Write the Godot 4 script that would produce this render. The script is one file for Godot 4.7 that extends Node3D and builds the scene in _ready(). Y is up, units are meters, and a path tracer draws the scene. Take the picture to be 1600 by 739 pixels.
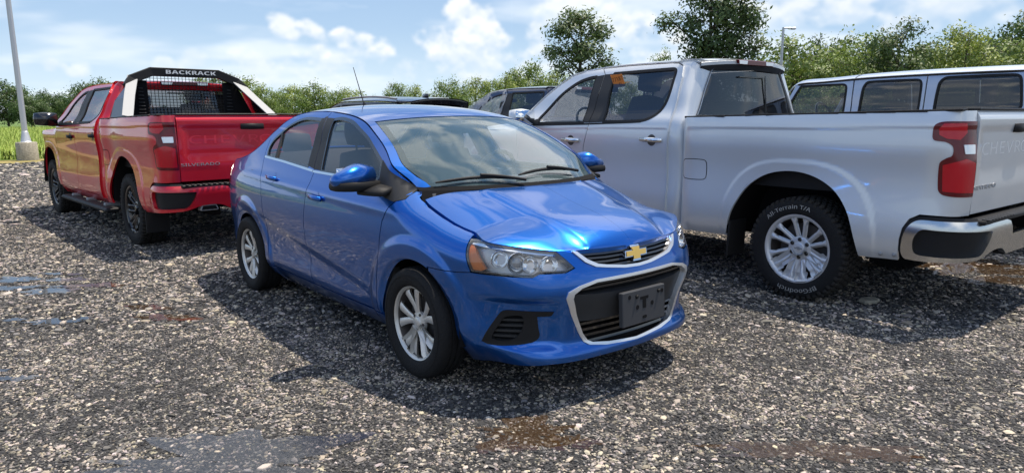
extends Node3D

const PHI := 1.618
var M := {}                      # materials by name
var used := {}                   # names given so far
var rng := RandomNumberGenerator.new()


func _ready() -> void:
	rng.seed = 4711
	set_camera()
	set_light()
	make_materials()
	make_ground()
	make_field()
	make_trees()
	make_lamp_posts()
	make_sedan()
	make_pickups()
	make_dark_suv()
	make_boxy_suv()
	make_gravel()


func set_camera() -> void:
	var cam := Camera3D.new()
	cam.name = "camera"
	cam.fov = 38.27
	cam.near = 0.05
	cam.far = 1500.0
	cam.position = Vector3(0, 1.409, 0)
	cam.basis = Basis(Vector3.RIGHT, -0.1741) * Basis(Vector3.BACK, -0.0039)
	add_child(cam)


func set_light() -> void:
	var sun := DirectionalLight3D.new()
	sun.name = "sun"
	sun.light_energy = 1.6
	sun.light_color = Color(1.0, 0.955, 0.89)
	sun.light_angular_distance = 0.5
	sun.shadow_enabled = true
	add_child(sun)
	sun.look_at_from_position(Vector3.ZERO, Vector3(-0.31, -1.0, 0.20), Vector3.FORWARD)
	var e := Environment.new()
	e.background_mode = Environment.BG_SKY
	e.sky = Sky.new()
	var p := PanoramaSkyMaterial.new()
	p.panorama = ImageTexture.create_from_image(sky_image())
	e.sky.sky_material = p
	e.background_energy_multiplier = 1.0
	e.tonemap_mode = Environment.TONE_MAPPER_LINEAR
	e.tonemap_exposure = 1.3
	e.sdfgi_enabled = true
	e.ssao_enabled = true
	e.ssil_enabled = true
	var w := WorldEnvironment.new()
	w.name = "environment"
	w.environment = e
	add_child(w)


# ---- the sky: summer blue, whiter to the horizon, with heaped clouds all the way round and thin veils above
var cumulus := FastNoiseLite.new()
var puffs := FastNoiseLite.new()
var veil := FastNoiseLite.new()
var heaps := []                  # puffs in buckets of azimuth: [azimuth, height angle, half width, half height, base, strength]
const BUCKETS := 180


func add_heap(az: float, base: float, wide: float, high: float, n: int, strength: float, r: RandomNumberGenerator) -> void:
	for k in n:
		var x := r.randf_range(-1.0, 1.0)
		var rx := wide * r.randf_range(0.22, 0.42)
		var y := base + high * (1.0 - x * x * 0.6) * r.randf_range(0.15, 0.85)
		put_puff(az + x * wide * 0.8, y, rx, rx * r.randf_range(0.6, 0.95), base, strength)


func put_puff(a: float, y: float, rx: float, ry: float, base: float, strength: float) -> void:
	var p := [a, y, rx, ry, base, strength]
	for b in range(int(floor((a - rx * 1.5 + PI) / TAU * BUCKETS)), int(floor((a + rx * 1.5 + PI) / TAU * BUCKETS)) + 1):
		heaps[posmod(b, BUCKETS)].append(p)


func gather_clouds() -> void:
	for k in BUCKETS:
		heaps.append([])
	var r := RandomNumberGenerator.new()
	r.seed = 77
	# heaps seen over the lot, then their like around the rest of the horizon
	for q in [[-0.300, 0.060, 0.050, 0.085, 12, 0.9], [-0.215, 0.055, 0.050, 0.080, 12, 1.0], [-0.250, 0.045, 0.110, 0.040, 10, 0.6], [-0.060, 0.070, 0.075, 0.105, 16, 1.0], [-0.075, 0.050, 0.120, 0.045, 12, 0.7], [0.03, 0.055, 0.04, 0.06, 8, 0.8],
			[-0.565, 0.050, 0.030, 0.024, 6, 0.7], [-0.435, 0.060, 0.04, 0.018, 5, 0.5], [0.10, 0.100, 0.09, 0.09, 14, 0.8], [0.185, 0.055, 0.08, 0.085, 14, 0.9], [0.37, 0.115, 0.09, 0.05, 12, 0.8], [0.47, 0.115, 0.08, 0.04, 10, 0.7], [0.58, 0.10, 0.10, 0.035, 10, 0.6], [0.30, 0.05, 0.10, 0.05, 10, 0.6]]:
		add_heap(q[0], q[1], q[2], q[3], q[4], q[5], r)
	var a := 0.78
	while a < TAU - 0.72:
		var w := r.randf_range(0.03, 0.11)
		add_heap(a, r.randf_range(0.045, 0.11), w, r.randf_range(0.03, 0.10), 6 + r.randi() % 10, r.randf_range(0.6, 1.0), r)
		a += w + r.randf_range(0.0, 0.12)


func sky_color(az: float, el: float) -> Color:
	if el < -0.03:
		return Color(0.24, 0.23, 0.21)
	var up := clampf(el / (PI / 2), 0.0, 1.0)
	var c := Vector3(0.11, 0.24, 0.54).lerp(Vector3(0.49, 0.65, 0.775), pow(1.0 - up, 5.0))
	c = c.lerp(Vector3(0.60, 0.715, 0.80), smoothstep(0.13, 0.0, el) * 0.85)
	var d := Vector3(cos(el) * sin(az), sin(el), -cos(el) * cos(az))
	var q := d / (maxf(d.y, 0.0) + 0.16)               # thin high veil
	var va := smoothstep(-0.12, 0.5, veil.get_noise_3d(q.x, q.z * 1.6, 3.0)) * 0.6
	c = c.lerp(Vector3(0.80, 0.85, 0.90), va)
	var x := sin(az)
	var z := -cos(az)
	if el < 0.36:
		var best := -1.0
		var strength := 0.0
		var rise := 0.0
		var f := puffs.get_noise_3d(x * 30.0, el * 40.0, z * 30.0)
		var g := cumulus.get_noise_3d(x * 26.0, el * 34.0, z * 26.0)
		for p in heaps[posmod(int(floor((az + PI) / TAU * BUCKETS)), BUCKETS)]:
			var dx: float = wrapf(az - p[0], -PI, PI) / p[2]
			var dy: float = (el - p[1]) / p[3]
			var h := 1.0 - dx * dx - dy * dy - maxf(0.0, (p[4] - el) / 0.010)
			if h > best:
				best = h
				strength = p[5]
				rise = clampf((el - p[4]) / 0.07, 0.0, 1.0) * 0.6 + clampf(0.5 + 0.5 * dy, 0.0, 1.0) * 0.4
		var dens := best * 0.65 + f * 0.95 + g * 0.85 - 0.10
		var a := smoothstep(-0.14, 0.66, dens) * strength
		if a > 0.0:
			var f2 := puffs.get_noise_3d(x * 30.0, (el + 0.008) * 40.0, z * 30.0)
			var lit := clampf(0.15 + rise * 0.75 + (f - f2) * 1.3 + f * 0.3, 0.0, 1.0)
			var cc := Vector3(0.62, 0.70, 0.79).lerp(Vector3(0.83, 0.845, 0.85), lit)
			cc = cc.lerp(Vector3(0.70, 0.78, 0.86), smoothstep(0.08, 0.01, el) * 0.6)
			c = c.lerp(cc, a * 0.92)
	if d.y > 0.12:                                     # looser fair-weather clouds overhead, on a layer
		var o := d / d.y
		var k := cumulus.get_noise_3d(o.x * 1.7 + 40.0, o.z * 1.7, 11.0) + 0.4 * puffs.get_noise_3d(o.x * 6.0, o.z * 6.0, 5.0)
		var ka := smoothstep(0.09, 0.32, k) * smoothstep(0.12, 0.34, d.y)
		c = c.lerp(Vector3(1.12, 1.13, 1.14), ka * 0.9)
	return Color(c.x, c.y, c.z)


func sky_band(w: int, h: int, el0: float, el1: float) -> Image:   # rows from el1 (top) down to el0
	var im := Image.create(w, h, false, Image.FORMAT_RGBF)
	for j in h:
		var el := el1 + (el0 - el1) * (j + 0.5) / h
		for i in w:
			im.set_pixel(i, j, sky_color(wrapf((i + 0.5) / w * TAU, -PI, PI), el))
	return im


func sky_image() -> Image:
	for x in [[cumulus, 1.0, 5, 31], [puffs, 1.0, 4, 8], [veil, 1.0, 5, 12]]:
		x[0].noise_type = FastNoiseLite.TYPE_SIMPLEX_SMOOTH
		x[0].frequency = x[1]
		x[0].fractal_octaves = x[2]
		x[0].seed = x[3]
	cumulus.frequency = 0.35
	puffs.frequency = 0.6
	veil.frequency = 0.7
	gather_clouds()
	var W := 4096
	var H := 2048
	var im := sky_band(W / 8, H / 8, -PI / 2, PI / 2)
	im.resize(W, H, Image.INTERPOLATE_CUBIC)
	var top := 0.24                   # the band that needs the fine clouds, from just below the horizon up
	var rows := int(top / PI * H)
	var below := 16
	var fine := sky_band(W / 2, (rows + below) / 2, -below * PI / H, rows * PI / H)
	fine.resize(W, rows + below, Image.INTERPOLATE_CUBIC)
	im.blit_rect(fine, Rect2i(0, 0, W, rows + below), Vector2i(0, H / 2 - rows))
	return im


# ================================================================ tools
class Mb:
	var v := PackedVector3Array()
	var n := PackedVector3Array()
	var ix := PackedInt32Array()
	var uv := PackedVector2Array()
	var col := PackedColorArray()
	var no_rim := INF              # region() turns in no rim along edges at or past this u

	func vert(p: Vector3, nn: Vector3) -> int:
		v.append(p)
		n.append(nn)
		return v.size() - 1

	func tri(a: int, b: int, c: int) -> void:       # front faces run clockwise; turned round where the normals say so
		var x := (v[b] - v[a]).cross(v[c] - v[a])
		if x.dot(n[a] + n[b] + n[c]) < 0:
			ix.append_array([a, b, c])
		else:
			ix.append_array([a, c, b])

	func face(pts: Array, nn: Vector3) -> void:     # a flat convex face
		var s := v.size()
		for p in pts:
			vert(p, nn)
		for k in range(1, pts.size() - 1):
			tri(s, s + k, s + k + 1)

	func facen(pts: Array, away: Vector3) -> void:  # its normal worked out, turned away from a point
		var nn: Vector3 = (pts[1] - pts[0]).cross(pts[2] - pts[0]).normalized()
		var c := Vector3.ZERO
		for p in pts:
			c += p
		if nn.dot(c / pts.size() - away) < 0:
			nn = -nn
		face(pts, nn)

	func box(c: Vector3, s: Vector3, b := Basis(), bev := 0.004) -> void:
		var h := s / 2
		bev = minf(bev, minf(h.x, minf(h.y, h.z)) * 0.9)
		var at := func(x: float, y: float, z: float) -> Vector3: return c + b * Vector3(x, y, z)
		var i := h - Vector3(bev, bev, bev)
		for ax in 3:
			var u := (ax + 1) % 3
			var w := (ax + 2) % 3
			for sg in [-1.0, 1.0]:
				var pts := []
				for k in [[-1, -1], [1, -1], [1, 1], [-1, 1]]:
					var p := Vector3.ZERO
					p[ax] = h[ax] * sg
					p[u] = i[u] * k[0]
					p[w] = i[w] * k[1]
					pts.append(c + b * p)
				var nn := Vector3.ZERO
				nn[ax] = sg
				face(pts, b * nn)
		if bev <= 0.0:
			return
		for ax in 3:                               # twelve chamfers
			var u := (ax + 1) % 3
			var w := (ax + 2) % 3
			for su in [-1.0, 1.0]:
				for sw in [-1.0, 1.0]:
					var pts := []
					for k in [[-1, 0], [1, 0], [1, 1], [-1, 1]]:
						var p := Vector3.ZERO
						p[ax] = i[ax] * k[0]
						p[u] = (h[u] if k[1] == 0 else i[u]) * su
						p[w] = (i[w] if k[1] == 0 else h[w]) * sw
						pts.append(c + b * p)
					var nn := Vector3.ZERO
					nn[u] = su
					nn[w] = sw
					face(pts, (b * nn).normalized())
		for sx in [-1.0, 1.0]:
			for sy in [-1.0, 1.0]:
				for sz in [-1.0, 1.0]:
					face([c + b * Vector3(h.x * sx, i.y * sy, i.z * sz), c + b * Vector3(i.x * sx, h.y * sy, i.z * sz), c + b * Vector3(i.x * sx, i.y * sy, h.z * sz)], (b * Vector3(sx, sy, sz)).normalized())

	func rbox(c: Vector3, s: Vector3, r: float, b := Basis(), k := 5, warp = null) -> void:   # a block with rounded edges, warped if asked
		var h := s / 2
		r = minf(r, minf(h.x, minf(h.y, h.z)))
		var core := h - Vector3(r, r, r)
		var line := []
		for q in k + 1:
			line.append(tan((float(q) / k - 0.5) * PI / 2) )
		for ax in 3:
			var u := (ax + 1) % 3
			var w := (ax + 2) % 3
			for sg in [-1.0, 1.0]:
				var s0 := v.size()
				var us := []
				for q in line:
					us.append(q)
				for i in k + 1:
					for j in k + 1:
						var cube := Vector3.ZERO
						cube[ax] = sg
						cube[u] = line[i]
						cube[w] = line[j]
						var dir := cube.normalized()
						var p := Vector3.ZERO
						p[ax] = core[ax] * sg
						p[u] = core[u] * line[i]
						p[w] = core[w] * line[j]
						p += dir * r
						if warp != null:
							p = warp.call(p) as Vector3
						vert(c + b * p, b * dir)
				for i in k:
					for j in k:
						var a := s0 + i * (k + 1) + j
						tri(a, a + 1, a + k + 2)
						tri(a, a + k + 2, a + k + 1)

	func tube(pts: Array, r, seg := 8, caps := true) -> void:
		var s0 := v.size()
		var m := pts.size()
		var side := Vector3.ZERO
		for i in m:
			var t: Vector3 = (pts[mini(i + 1, m - 1)] - pts[maxi(i - 1, 0)]).normalized()
			if side == Vector3.ZERO:
				side = t.cross(Vector3.UP if absf(t.y) < 0.9 else Vector3.RIGHT).normalized()
			side = (side - t * side.dot(t)).normalized()
			var o := t.cross(side)
			var rr: float = r[i] if r is Array else r
			for k in seg:
				var a := TAU * k / seg
				var d := side * cos(a) + o * sin(a)
				vert(pts[i] + d * rr, d)
		for i in m - 1:
			for k in seg:
				var a := s0 + i * seg + k
				var b := s0 + i * seg + (k + 1) % seg
				tri(a, b, b + seg)
				tri(a, b + seg, a + seg)
		if caps:
			for e in [0, m - 1]:
				var t: Vector3 = (pts[1] - pts[0]) if e == 0 else (pts[m - 2] - pts[m - 1])
				var ring := []
				for k in seg:
					ring.append(v[s0 + e * seg + k])
				face(ring, -t.normalized())

	func lathe(prof: Array, seg := 48, xf := Transform3D(), crease := 0.6) -> void:  # (radius, along z) turned about z
		var m := prof.size()
		for i in m - 1:
			var p0: Vector2 = prof[i]
			var p1: Vector2 = prof[i + 1]
			var d := (p1 - p0).normalized()
			var nn := Vector2(d.y, -d.x)
			var n0 := nn
			var n1 := nn
			if i > 0:
				var e: Vector2 = (p0 - prof[i - 1]).normalized()
				var en := Vector2(e.y, -e.x)
				if en.dot(nn) > crease:
					n0 = (nn + en).normalized()
			if i < m - 2:
				var e: Vector2 = (prof[i + 2] - p1).normalized()
				var en := Vector2(e.y, -e.x)
				if en.dot(nn) > crease:
					n1 = (nn + en).normalized()
			var s0 := v.size()
			for k in seg + 1:
				var a := TAU * k / seg
				var c := cos(a)
				var s := sin(a)
				vert(xf * Vector3(p0.x * c, p0.x * s, p0.y), xf.basis * Vector3(n0.x * c, n0.x * s, n0.y))
				vert(xf * Vector3(p1.x * c, p1.x * s, p1.y), xf.basis * Vector3(n1.x * c, n1.x * s, n1.y))
			for k in seg:
				var a := s0 + k * 2
				tri(a, a + 1, a + 3)
				tri(a, a + 3, a + 2)

	func prism(poly: PackedVector2Array, xf: Transform3D, depth: float, bev := 0.0) -> void:   # drawn in xy, front at z = depth
		var cw := Geometry2D.is_polygon_clockwise(poly)
		var top := poly
		if bev > 0.0:
			var o := Geometry2D.offset_polygon(poly, -bev, Geometry2D.JOIN_MITER)
			if o.size() == 1 and o[0].size() == poly.size():
				top = o[0]
				var best := 0                        # Geometry2D may start the ring elsewhere
				for k in top.size():
					if top[k].distance_squared_to(poly[0]) < top[best].distance_squared_to(poly[0]):
						best = k
				var t2 := PackedVector2Array()
				for k in top.size():
					t2.append(top[(k + best) % top.size()])
				if Geometry2D.is_polygon_clockwise(t2) != cw:
					t2.reverse()
				top = t2
			else:
				bev = 0.0
		var f := xf.basis.z.normalized()
		var s0 := v.size()
		for p in top:
			vert(xf * Vector3(p.x, p.y, depth), f)
		var t := Geometry2D.triangulate_polygon(top)
		for k in range(0, t.size(), 3):
			tri(s0 + t[k], s0 + t[k + 1], s0 + t[k + 2])
		var m := poly.size()
		for k in m:
			var a := poly[k]
			var b := poly[(k + 1) % m]
			var e := (b - a).normalized()
			var o2 := Vector2(e.y, -e.x) * (-1.0 if cw else 1.0)
			var out := xf.basis * Vector3(o2.x, o2.y, 0)
			face([xf * Vector3(a.x, a.y, 0), xf * Vector3(b.x, b.y, 0), xf * Vector3(b.x, b.y, depth - bev), xf * Vector3(a.x, a.y, depth - bev)], out.normalized())
			if bev > 0.0:
				var ta := top[k]
				var tb := top[(k + 1) % m]
				face([xf * Vector3(a.x, a.y, depth - bev), xf * Vector3(b.x, b.y, depth - bev), xf * Vector3(tb.x, tb.y, depth), xf * Vector3(ta.x, ta.y, depth)], (out.normalized() + f).normalized())

	func text(what: String, h: float, xf: Transform3D, depth := 0.004, wide := 1.0, bend = null, bold := true) -> void:
		var t := TextMesh.new()
		var sf := SystemFont.new()
		sf.font_names = PackedStringArray(["Droid Sans"])
		sf.font_weight = 700 if bold else 400
		t.font = sf
		t.text = what
		t.font_size = 48
		t.pixel_size = h / 34.0
		t.depth = depth
		t.curve_step = 2.0
		var a := t.get_mesh_arrays()
		var s0 := v.size()
		var vs: PackedVector3Array = a[Mesh.ARRAY_VERTEX]
		var ns: PackedVector3Array = a[Mesh.ARRAY_NORMAL]
		for k in vs.size():
			var p := vs[k] * Vector3(wide, 1, 1)
			var nn := ns[k]
			if bend != null:
				v.append(bend.call(p))
				n.append((bend.call(p + nn * 0.001) - bend.call(p)).normalized())
			else:
				v.append(xf * p)
				n.append((xf.basis * nn).normalized())
		var ii: PackedInt32Array = a[Mesh.ARRAY_INDEX]
		for k in range(0, ii.size(), 3):
			tri(s0 + ii[k], s0 + ii[k + 1], s0 + ii[k + 2])

	func mesh(mirror := false) -> ArrayMesh:
		var a := []
		a.resize(Mesh.ARRAY_MAX)
		if mirror:
			var v2 := PackedVector3Array()
			var n2 := PackedVector3Array()
			var i2 := ix.duplicate()
			for k in v.size():
				v2.append(v[k] * Vector3(1, 1, -1))
				n2.append(n[k] * Vector3(1, 1, -1))
			i2.reverse()
			a[Mesh.ARRAY_VERTEX] = v2
			a[Mesh.ARRAY_NORMAL] = n2
			a[Mesh.ARRAY_INDEX] = i2
		else:
			a[Mesh.ARRAY_VERTEX] = v
			a[Mesh.ARRAY_NORMAL] = n
			a[Mesh.ARRAY_INDEX] = ix
		if uv.size() == v.size():
			a[Mesh.ARRAY_TEX_UV] = uv
		if col.size() == v.size():
			a[Mesh.ARRAY_COLOR] = col
		var m := ArrayMesh.new()
		m.add_surface_from_arrays(Mesh.PRIMITIVE_TRIANGLES, a)
		return m

	# The piece of the surface fn(u, v) that lies inside a polygon of the u-v plane, outside the holes, with its rim turned in by thick.
	func region(outer: PackedVector2Array, holes: Array, fn: Callable, du: float, dv: float, thick := 0.0, lift := 0.0) -> void:
		var lo := outer[0]
		var hi := outer[0]
		for p in outer:
			lo = lo.min(p)
			hi = hi.max(p)
		var nx := maxi(1, int(ceil((hi.x - lo.x) / du)))
		var ny := maxi(1, int(ceil((hi.y - lo.y) / dv)))
		var step := Vector2((hi.x - lo.x) / nx, (hi.y - lo.y) / ny)
		var mid := (lo + hi) / 2
		for p in outer:                       # a point inside, to see which way is out
			if Geometry2D.is_point_in_polygon(mid, outer):
				break
			mid = (p + outer[0]) / 2
		var e := 0.003
		var c0: Vector3 = fn.call(mid)
		var nn0: Vector3 = (fn.call(mid + Vector2(e, 0)) - c0).cross(fn.call(mid + Vector2(0, e)) - c0)
		var sg := 1.0 if nn0.dot(c0 - Vector3(c0.x * 0.75, 0.6, 0)) > 0 else -1.0
		var at := func(p: Vector2) -> Array:
			var q: Vector3 = fn.call(p)
			var nn: Vector3 = ((fn.call(p + Vector2(e, 0)) - fn.call(p - Vector2(e, 0))) as Vector3).cross(fn.call(p + Vector2(0, e)) - fn.call(p - Vector2(0, e))).normalized() * sg
			return [q + nn * lift, nn]
		var edge := {}
		for poly in [outer] + holes:
			for k in poly.size():
				var a: Vector2 = (poly[k] - lo) / step
				var b: Vector2 = (poly[(k + 1) % poly.size()] - lo) / step
				var m := int(ceil(a.distance_to(b) * 12.0)) + 1
				for q in m + 1:
					var c := a.lerp(b, float(q) / m)
					edge[Vector2i(int(floor(c.x)), int(floor(c.y)))] = true
		var grid := {}
		for j in ny:
			for i in nx:
				var p := lo + Vector2(i, j) * step
				if edge.has(Vector2i(i, j)):
					var cell := PackedVector2Array([p, p + Vector2(step.x, 0), p + step, p + Vector2(0, step.y)])
					var pieces: Array = Geometry2D.intersect_polygons(cell, outer)
					for h in holes:
						var rest := []
						for x in pieces:
							rest.append_array(Geometry2D.clip_polygons(x, h))
						pieces = rest
					for x in pieces:
						var t := Geometry2D.triangulate_polygon(x)
						var s0 := v.size()
						for y in x:
							var r: Array = at.call(y)
							vert(r[0], r[1])
						for k in range(0, t.size(), 3):
							tri(s0 + t[k], s0 + t[k + 1], s0 + t[k + 2])
					continue
				var c := p + step / 2
				if not Geometry2D.is_point_in_polygon(c, outer):
					continue
				var inside_hole := false
				for h in holes:
					if Geometry2D.is_point_in_polygon(c, h):
						inside_hole = true
						break
				if inside_hole:
					continue
				var id := []
				for k in [Vector2i(i, j), Vector2i(i + 1, j), Vector2i(i + 1, j + 1), Vector2i(i, j + 1)]:
					if not grid.has(k):
						var r: Array = at.call(lo + Vector2(k) * step)
						grid[k] = vert(r[0], r[1])
					id.append(grid[k])
				tri(id[0], id[1], id[2])
				tri(id[0], id[2], id[3])
		if thick == 0.0:
			return
		for w in 1 + holes.size():
			var poly: PackedVector2Array = outer if w == 0 else holes[w - 1]
			var cw := Geometry2D.is_polygon_clockwise(poly)
			for k in poly.size():
				var a := poly[k]
				var b := poly[(k + 1) % poly.size()]
				if a.distance_to(b) < 1e-5 or (absf(a.x) >= no_rim and absf(b.x) >= no_rim):
					continue
				var d := (b - a).normalized()
				var o := Vector2(d.y, -d.x) * (-1.0 if cw else 1.0) * (1.0 if w == 0 else -1.0)
				var m := int(ceil(maxf(absf(b.x - a.x) / du, absf(b.y - a.y) / dv)))
				var s0 := v.size()
				for q in m + 1:
					var p := a.lerp(b, float(q) / m)
					var r: Array = at.call(p)
					var out: Vector3 = (fn.call(p + o * e) - fn.call(p)).normalized()
					vert(r[0], out)
					vert(r[0] - r[1] * thick, out)
				for q in m:
					tri(s0 + q * 2, s0 + q * 2 + 1, s0 + q * 2 + 3)
					tri(s0 + q * 2, s0 + q * 2 + 3, s0 + q * 2 + 2)


class Sp:      # a natural or clamped cubic through points (t, value)
	var t := PackedFloat64Array()
	var y := PackedFloat64Array()
	var m := PackedFloat64Array()

	func _init(pts: Array, d0 = null, d1 = null) -> void:
		var k := pts.size()
		for p in pts:
			t.append(p[0])
			y.append(p[1])
		var a := PackedFloat64Array()
		var b := PackedFloat64Array()
		var c := PackedFloat64Array()
		var r := PackedFloat64Array()
		for x in [a, b, c, r]:
			x.resize(k)
		a = PackedFloat64Array(a)
		for i in k:
			if i == 0:
				var h := t[1] - t[0]
				b[i] = 1.0 if d0 == null else 2 * h
				c[i] = 0.0 if d0 == null else h
				r[i] = 0.0 if d0 == null else 6 * ((y[1] - y[0]) / h - d0)
			elif i == k - 1:
				var h := t[i] - t[i - 1]
				b[i] = 1.0 if d1 == null else 2 * h
				a[i] = 0.0 if d1 == null else h
				r[i] = 0.0 if d1 == null else 6 * (d1 - (y[i] - y[i - 1]) / h)
			else:
				var h0 := t[i] - t[i - 1]
				var h1 := t[i + 1] - t[i]
				a[i] = h0
				b[i] = 2 * (h0 + h1)
				c[i] = h1
				r[i] = 6 * ((y[i + 1] - y[i]) / h1 - (y[i] - y[i - 1]) / h0)
		for i in range(1, k):
			var w := a[i] / b[i - 1]
			b[i] -= w * c[i - 1]
			r[i] -= w * r[i - 1]
		m.resize(k)
		m[k - 1] = r[k - 1] / b[k - 1]
		for i in range(k - 2, -1, -1):
			m[i] = (r[i] - c[i] * m[i + 1]) / b[i]

	func at(x: float) -> float:
		var k := t.size()
		x = clampf(x, t[0], t[k - 1])
		var i := clampi(t.bsearch(x) - 1, 0, k - 2)
		var h := t[i + 1] - t[i]
		var a := (t[i + 1] - x) / h
		var b := 1.0 - a
		return a * y[i] + b * y[i + 1] + ((a * a * a - a) * m[i] + (b * b * b - b) * m[i + 1]) * h * h / 6.0


class Wall:    # the upright skin of a car: a plan curve from the middle of the nose round to the middle of the tail, drawn in at each height
	var X: Sp
	var Z: Sp
	var L: float
	var side: Sp
	var front: Sp
	var back: Sp
	var more: Callable       # further insets: flares, creases, roundings
	var squash := 1.0        # heights over 1.36 m are drawn down by this
	var taper := false       # the tail narrows upwards with the sides, as a cab's back does

	func _init(plan: Array, s: Array, f: Array, b: Array, d0 := 1.0) -> void:
		var px := []
		var pz := []
		var d := 0.0
		for i in plan.size():
			if i > 0:
				d += Vector2(plan[i][0], plan[i][1]).distance_to(Vector2(plan[i - 1][0], plan[i - 1][1]))
			px.append([d, plan[i][0]])
			pz.append([d, plan[i][1]])
		L = d
		X = Sp.new(px, 0.0, 0.0)
		Z = Sp.new(pz, 1.0, -1.0)
		side = Sp.new(s)
		front = Sp.new(f)
		back = Sp.new(b)

	func at(p: Vector2) -> Vector3:      # p = (s, y); s below 0 runs along the other side
		var o := raw(p)
		if squash < 1.0 and o.y > 1.36:
			o.y = 1.36 + (o.y - 1.36) * squash
		return o

	func raw(p: Vector2) -> Vector3:
		var s := minf(absf(p.x), L - 0.0005)
		var e := 0.004
		var x := X.at(s)
		var z := Z.at(s)
		var dx := X.at(minf(s + e, L)) - X.at(maxf(s - e, 0.0))
		var dz := Z.at(minf(s + e, L)) - Z.at(maxf(s - e, 0.0))
		var l := sqrt(dx * dx + dz * dz)
		var nx := dz / l
		var nz := -dx / l
		var d := side.at(p.y)
		if taper and nx < -0.02:
			var zm := 1.0 - d / Z.at(L * 0.6)
			return Vector3(x + back.at(p.y) * smoothstep(0.0, 0.8, -nx), p.y, z * zm * (1.0 if p.x >= 0 else -1.0))
		if nx > 0.2:
			d = lerpf(d, front.at(p.y), smoothstep(0.2, 0.9, nx))
		elif nx < -0.2:
			d = lerpf(d, back.at(p.y), smoothstep(0.2, 0.9, -nx))
		if more.is_valid():
			d += more.call(s, p.y, x, nx)
		return Vector3(x - nx * d, p.y, (z - nz * d) * (1.0 if p.x >= 0 else -1.0))

	func s_of(x: float) -> float:        # where along the side a given x lies
		var a := 0.0
		var b := L
		for k in 32:
			var c := (a + b) / 2
			if X.at(c) > x:
				a = c
			else:
				b = c
		return (a + b) / 2


func V2(a: Array) -> PackedVector2Array:
	var o := PackedVector2Array()
	for p in a:
		o.append(Vector2(p[0], p[1]))
	return o


# A closed outline through points; a point given twice stays a corner.
func outline(a: Array, sub := 5, closed := true) -> PackedVector2Array:
	var pts := []
	var sharp := []
	for i in a.size():
		var p := Vector2(a[i][0], a[i][1])
		if pts.size() and pts[-1].distance_to(p) < 1e-6:
			sharp[-1] = true
		else:
			pts.append(p)
			sharp.append(false)
	var o := PackedVector2Array()
	var k := pts.size()
	for i in (k if closed else k - 1):
		var p1: Vector2 = pts[i]
		var p2: Vector2 = pts[(i + 1) % k]
		var p0: Vector2 = p1 - (p2 - p1) if sharp[i] or (not closed and i == 0) else pts[(i - 1 + k) % k]
		var p3: Vector2 = p2 + (p2 - p1) if sharp[(i + 1) % k] or (not closed and i == k - 2) else pts[(i + 2) % k]
		if sharp[i] and sharp[(i + 1) % k]:
			o.append(p1)
			continue
		var t1 := (p2 - p0) * 0.5
		var t2 := (p3 - p1) * 0.5
		var l := p1.distance_to(p2)
		t1 = t1.limit_length(l * 1.1)
		t2 = t2.limit_length(l * 1.1)
		for q in sub:
			var t := float(q) / sub
			var t_2 := t * t
			var t_3 := t_2 * t
			o.append(p1 * (2 * t_3 - 3 * t_2 + 1) + t1 * (t_3 - 2 * t_2 + t) + p2 * (-2 * t_3 + 3 * t_2) + t2 * (t_3 - t_2))
	if not closed:
		o.append(pts[-1])
	return o


func grown(poly: PackedVector2Array, d: float) -> PackedVector2Array:
	var r := Geometry2D.offset_polygon(poly, d, Geometry2D.JOIN_ROUND if d > 0 else Geometry2D.JOIN_MITER)
	var best := poly
	var most := 0.0
	for p in r:
		var a := 0.0
		for k in p.size():
			a += p[k].cross(p[(k + 1) % p.size()])
		if absf(a) > most:
			most = absf(a)
			best = p
	return best


func minus(poly: PackedVector2Array, cut: PackedVector2Array) -> PackedVector2Array:
	return biggest(Geometry2D.clip_polygons(poly, cut), poly)


func both(poly: PackedVector2Array, other: PackedVector2Array) -> PackedVector2Array:
	return biggest(Geometry2D.intersect_polygons(poly, other), poly)


func biggest(r: Array, otherwise: PackedVector2Array) -> PackedVector2Array:
	var best := otherwise
	var most := 0.0
	for p in r:
		var a := 0.0
		for k in p.size():
			a += p[k].cross(p[(k + 1) % p.size()])
		if absf(a) > most:
			most = absf(a)
			best = p
	return best


func dense(poly: PackedVector2Array, step: float) -> PackedVector2Array:
	var o := PackedVector2Array()
	for k in poly.size():
		var a := poly[k]
		var b := poly[(k + 1) % poly.size()]
		var m := maxi(1, int(ceil(a.distance_to(b) / step)))
		for q in m:
			o.append(a.lerp(b, float(q) / m))
	return o


func disc(c: Vector2, r: float, seg := 40, a0 := 0.0, a1 := TAU) -> PackedVector2Array:
	var o := PackedVector2Array()
	var whole := absf(a1 - a0 - TAU) < 1e-4
	for k in (seg if whole else seg + 1):
		var a := a0 + (a1 - a0) * k / seg
		o.append(c + Vector2(cos(a), sin(a)) * r)
	return o


func numbered(called: String) -> String:
	if not used.has(called):
		used[called] = 0
		return called
	used[called] += 1
	return "%s_%03d" % [called, used[called]]


func thing(called: String, label: String, category: String, at := Vector3.ZERO, turn := 0.0, group := "") -> Node3D:
	var o := Node3D.new()
	o.name = numbered(called)
	add_child(o)
	o.position = at
	o.rotation.y = turn
	o.set_meta("label", label)
	o.set_meta("category", category)
	if group:
		o.set_meta("group", group)
	return o


func part(parent: Node, called: String, mb: Mb, mat: Material, mirror := false) -> MeshInstance3D:
	var o := MeshInstance3D.new()
	o.mesh = mb.mesh(mirror)
	o.material_override = mat
	o.name = numbered(called) if parent == self else called
	parent.add_child(o, true)
	return o


func pair(parent: Node, called: String, mb: Mb, mat: Material) -> Array:      # the same part on both sides of a car
	return [part(parent, called, mb, mat), part(parent, called, mb, mat, true)]


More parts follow.
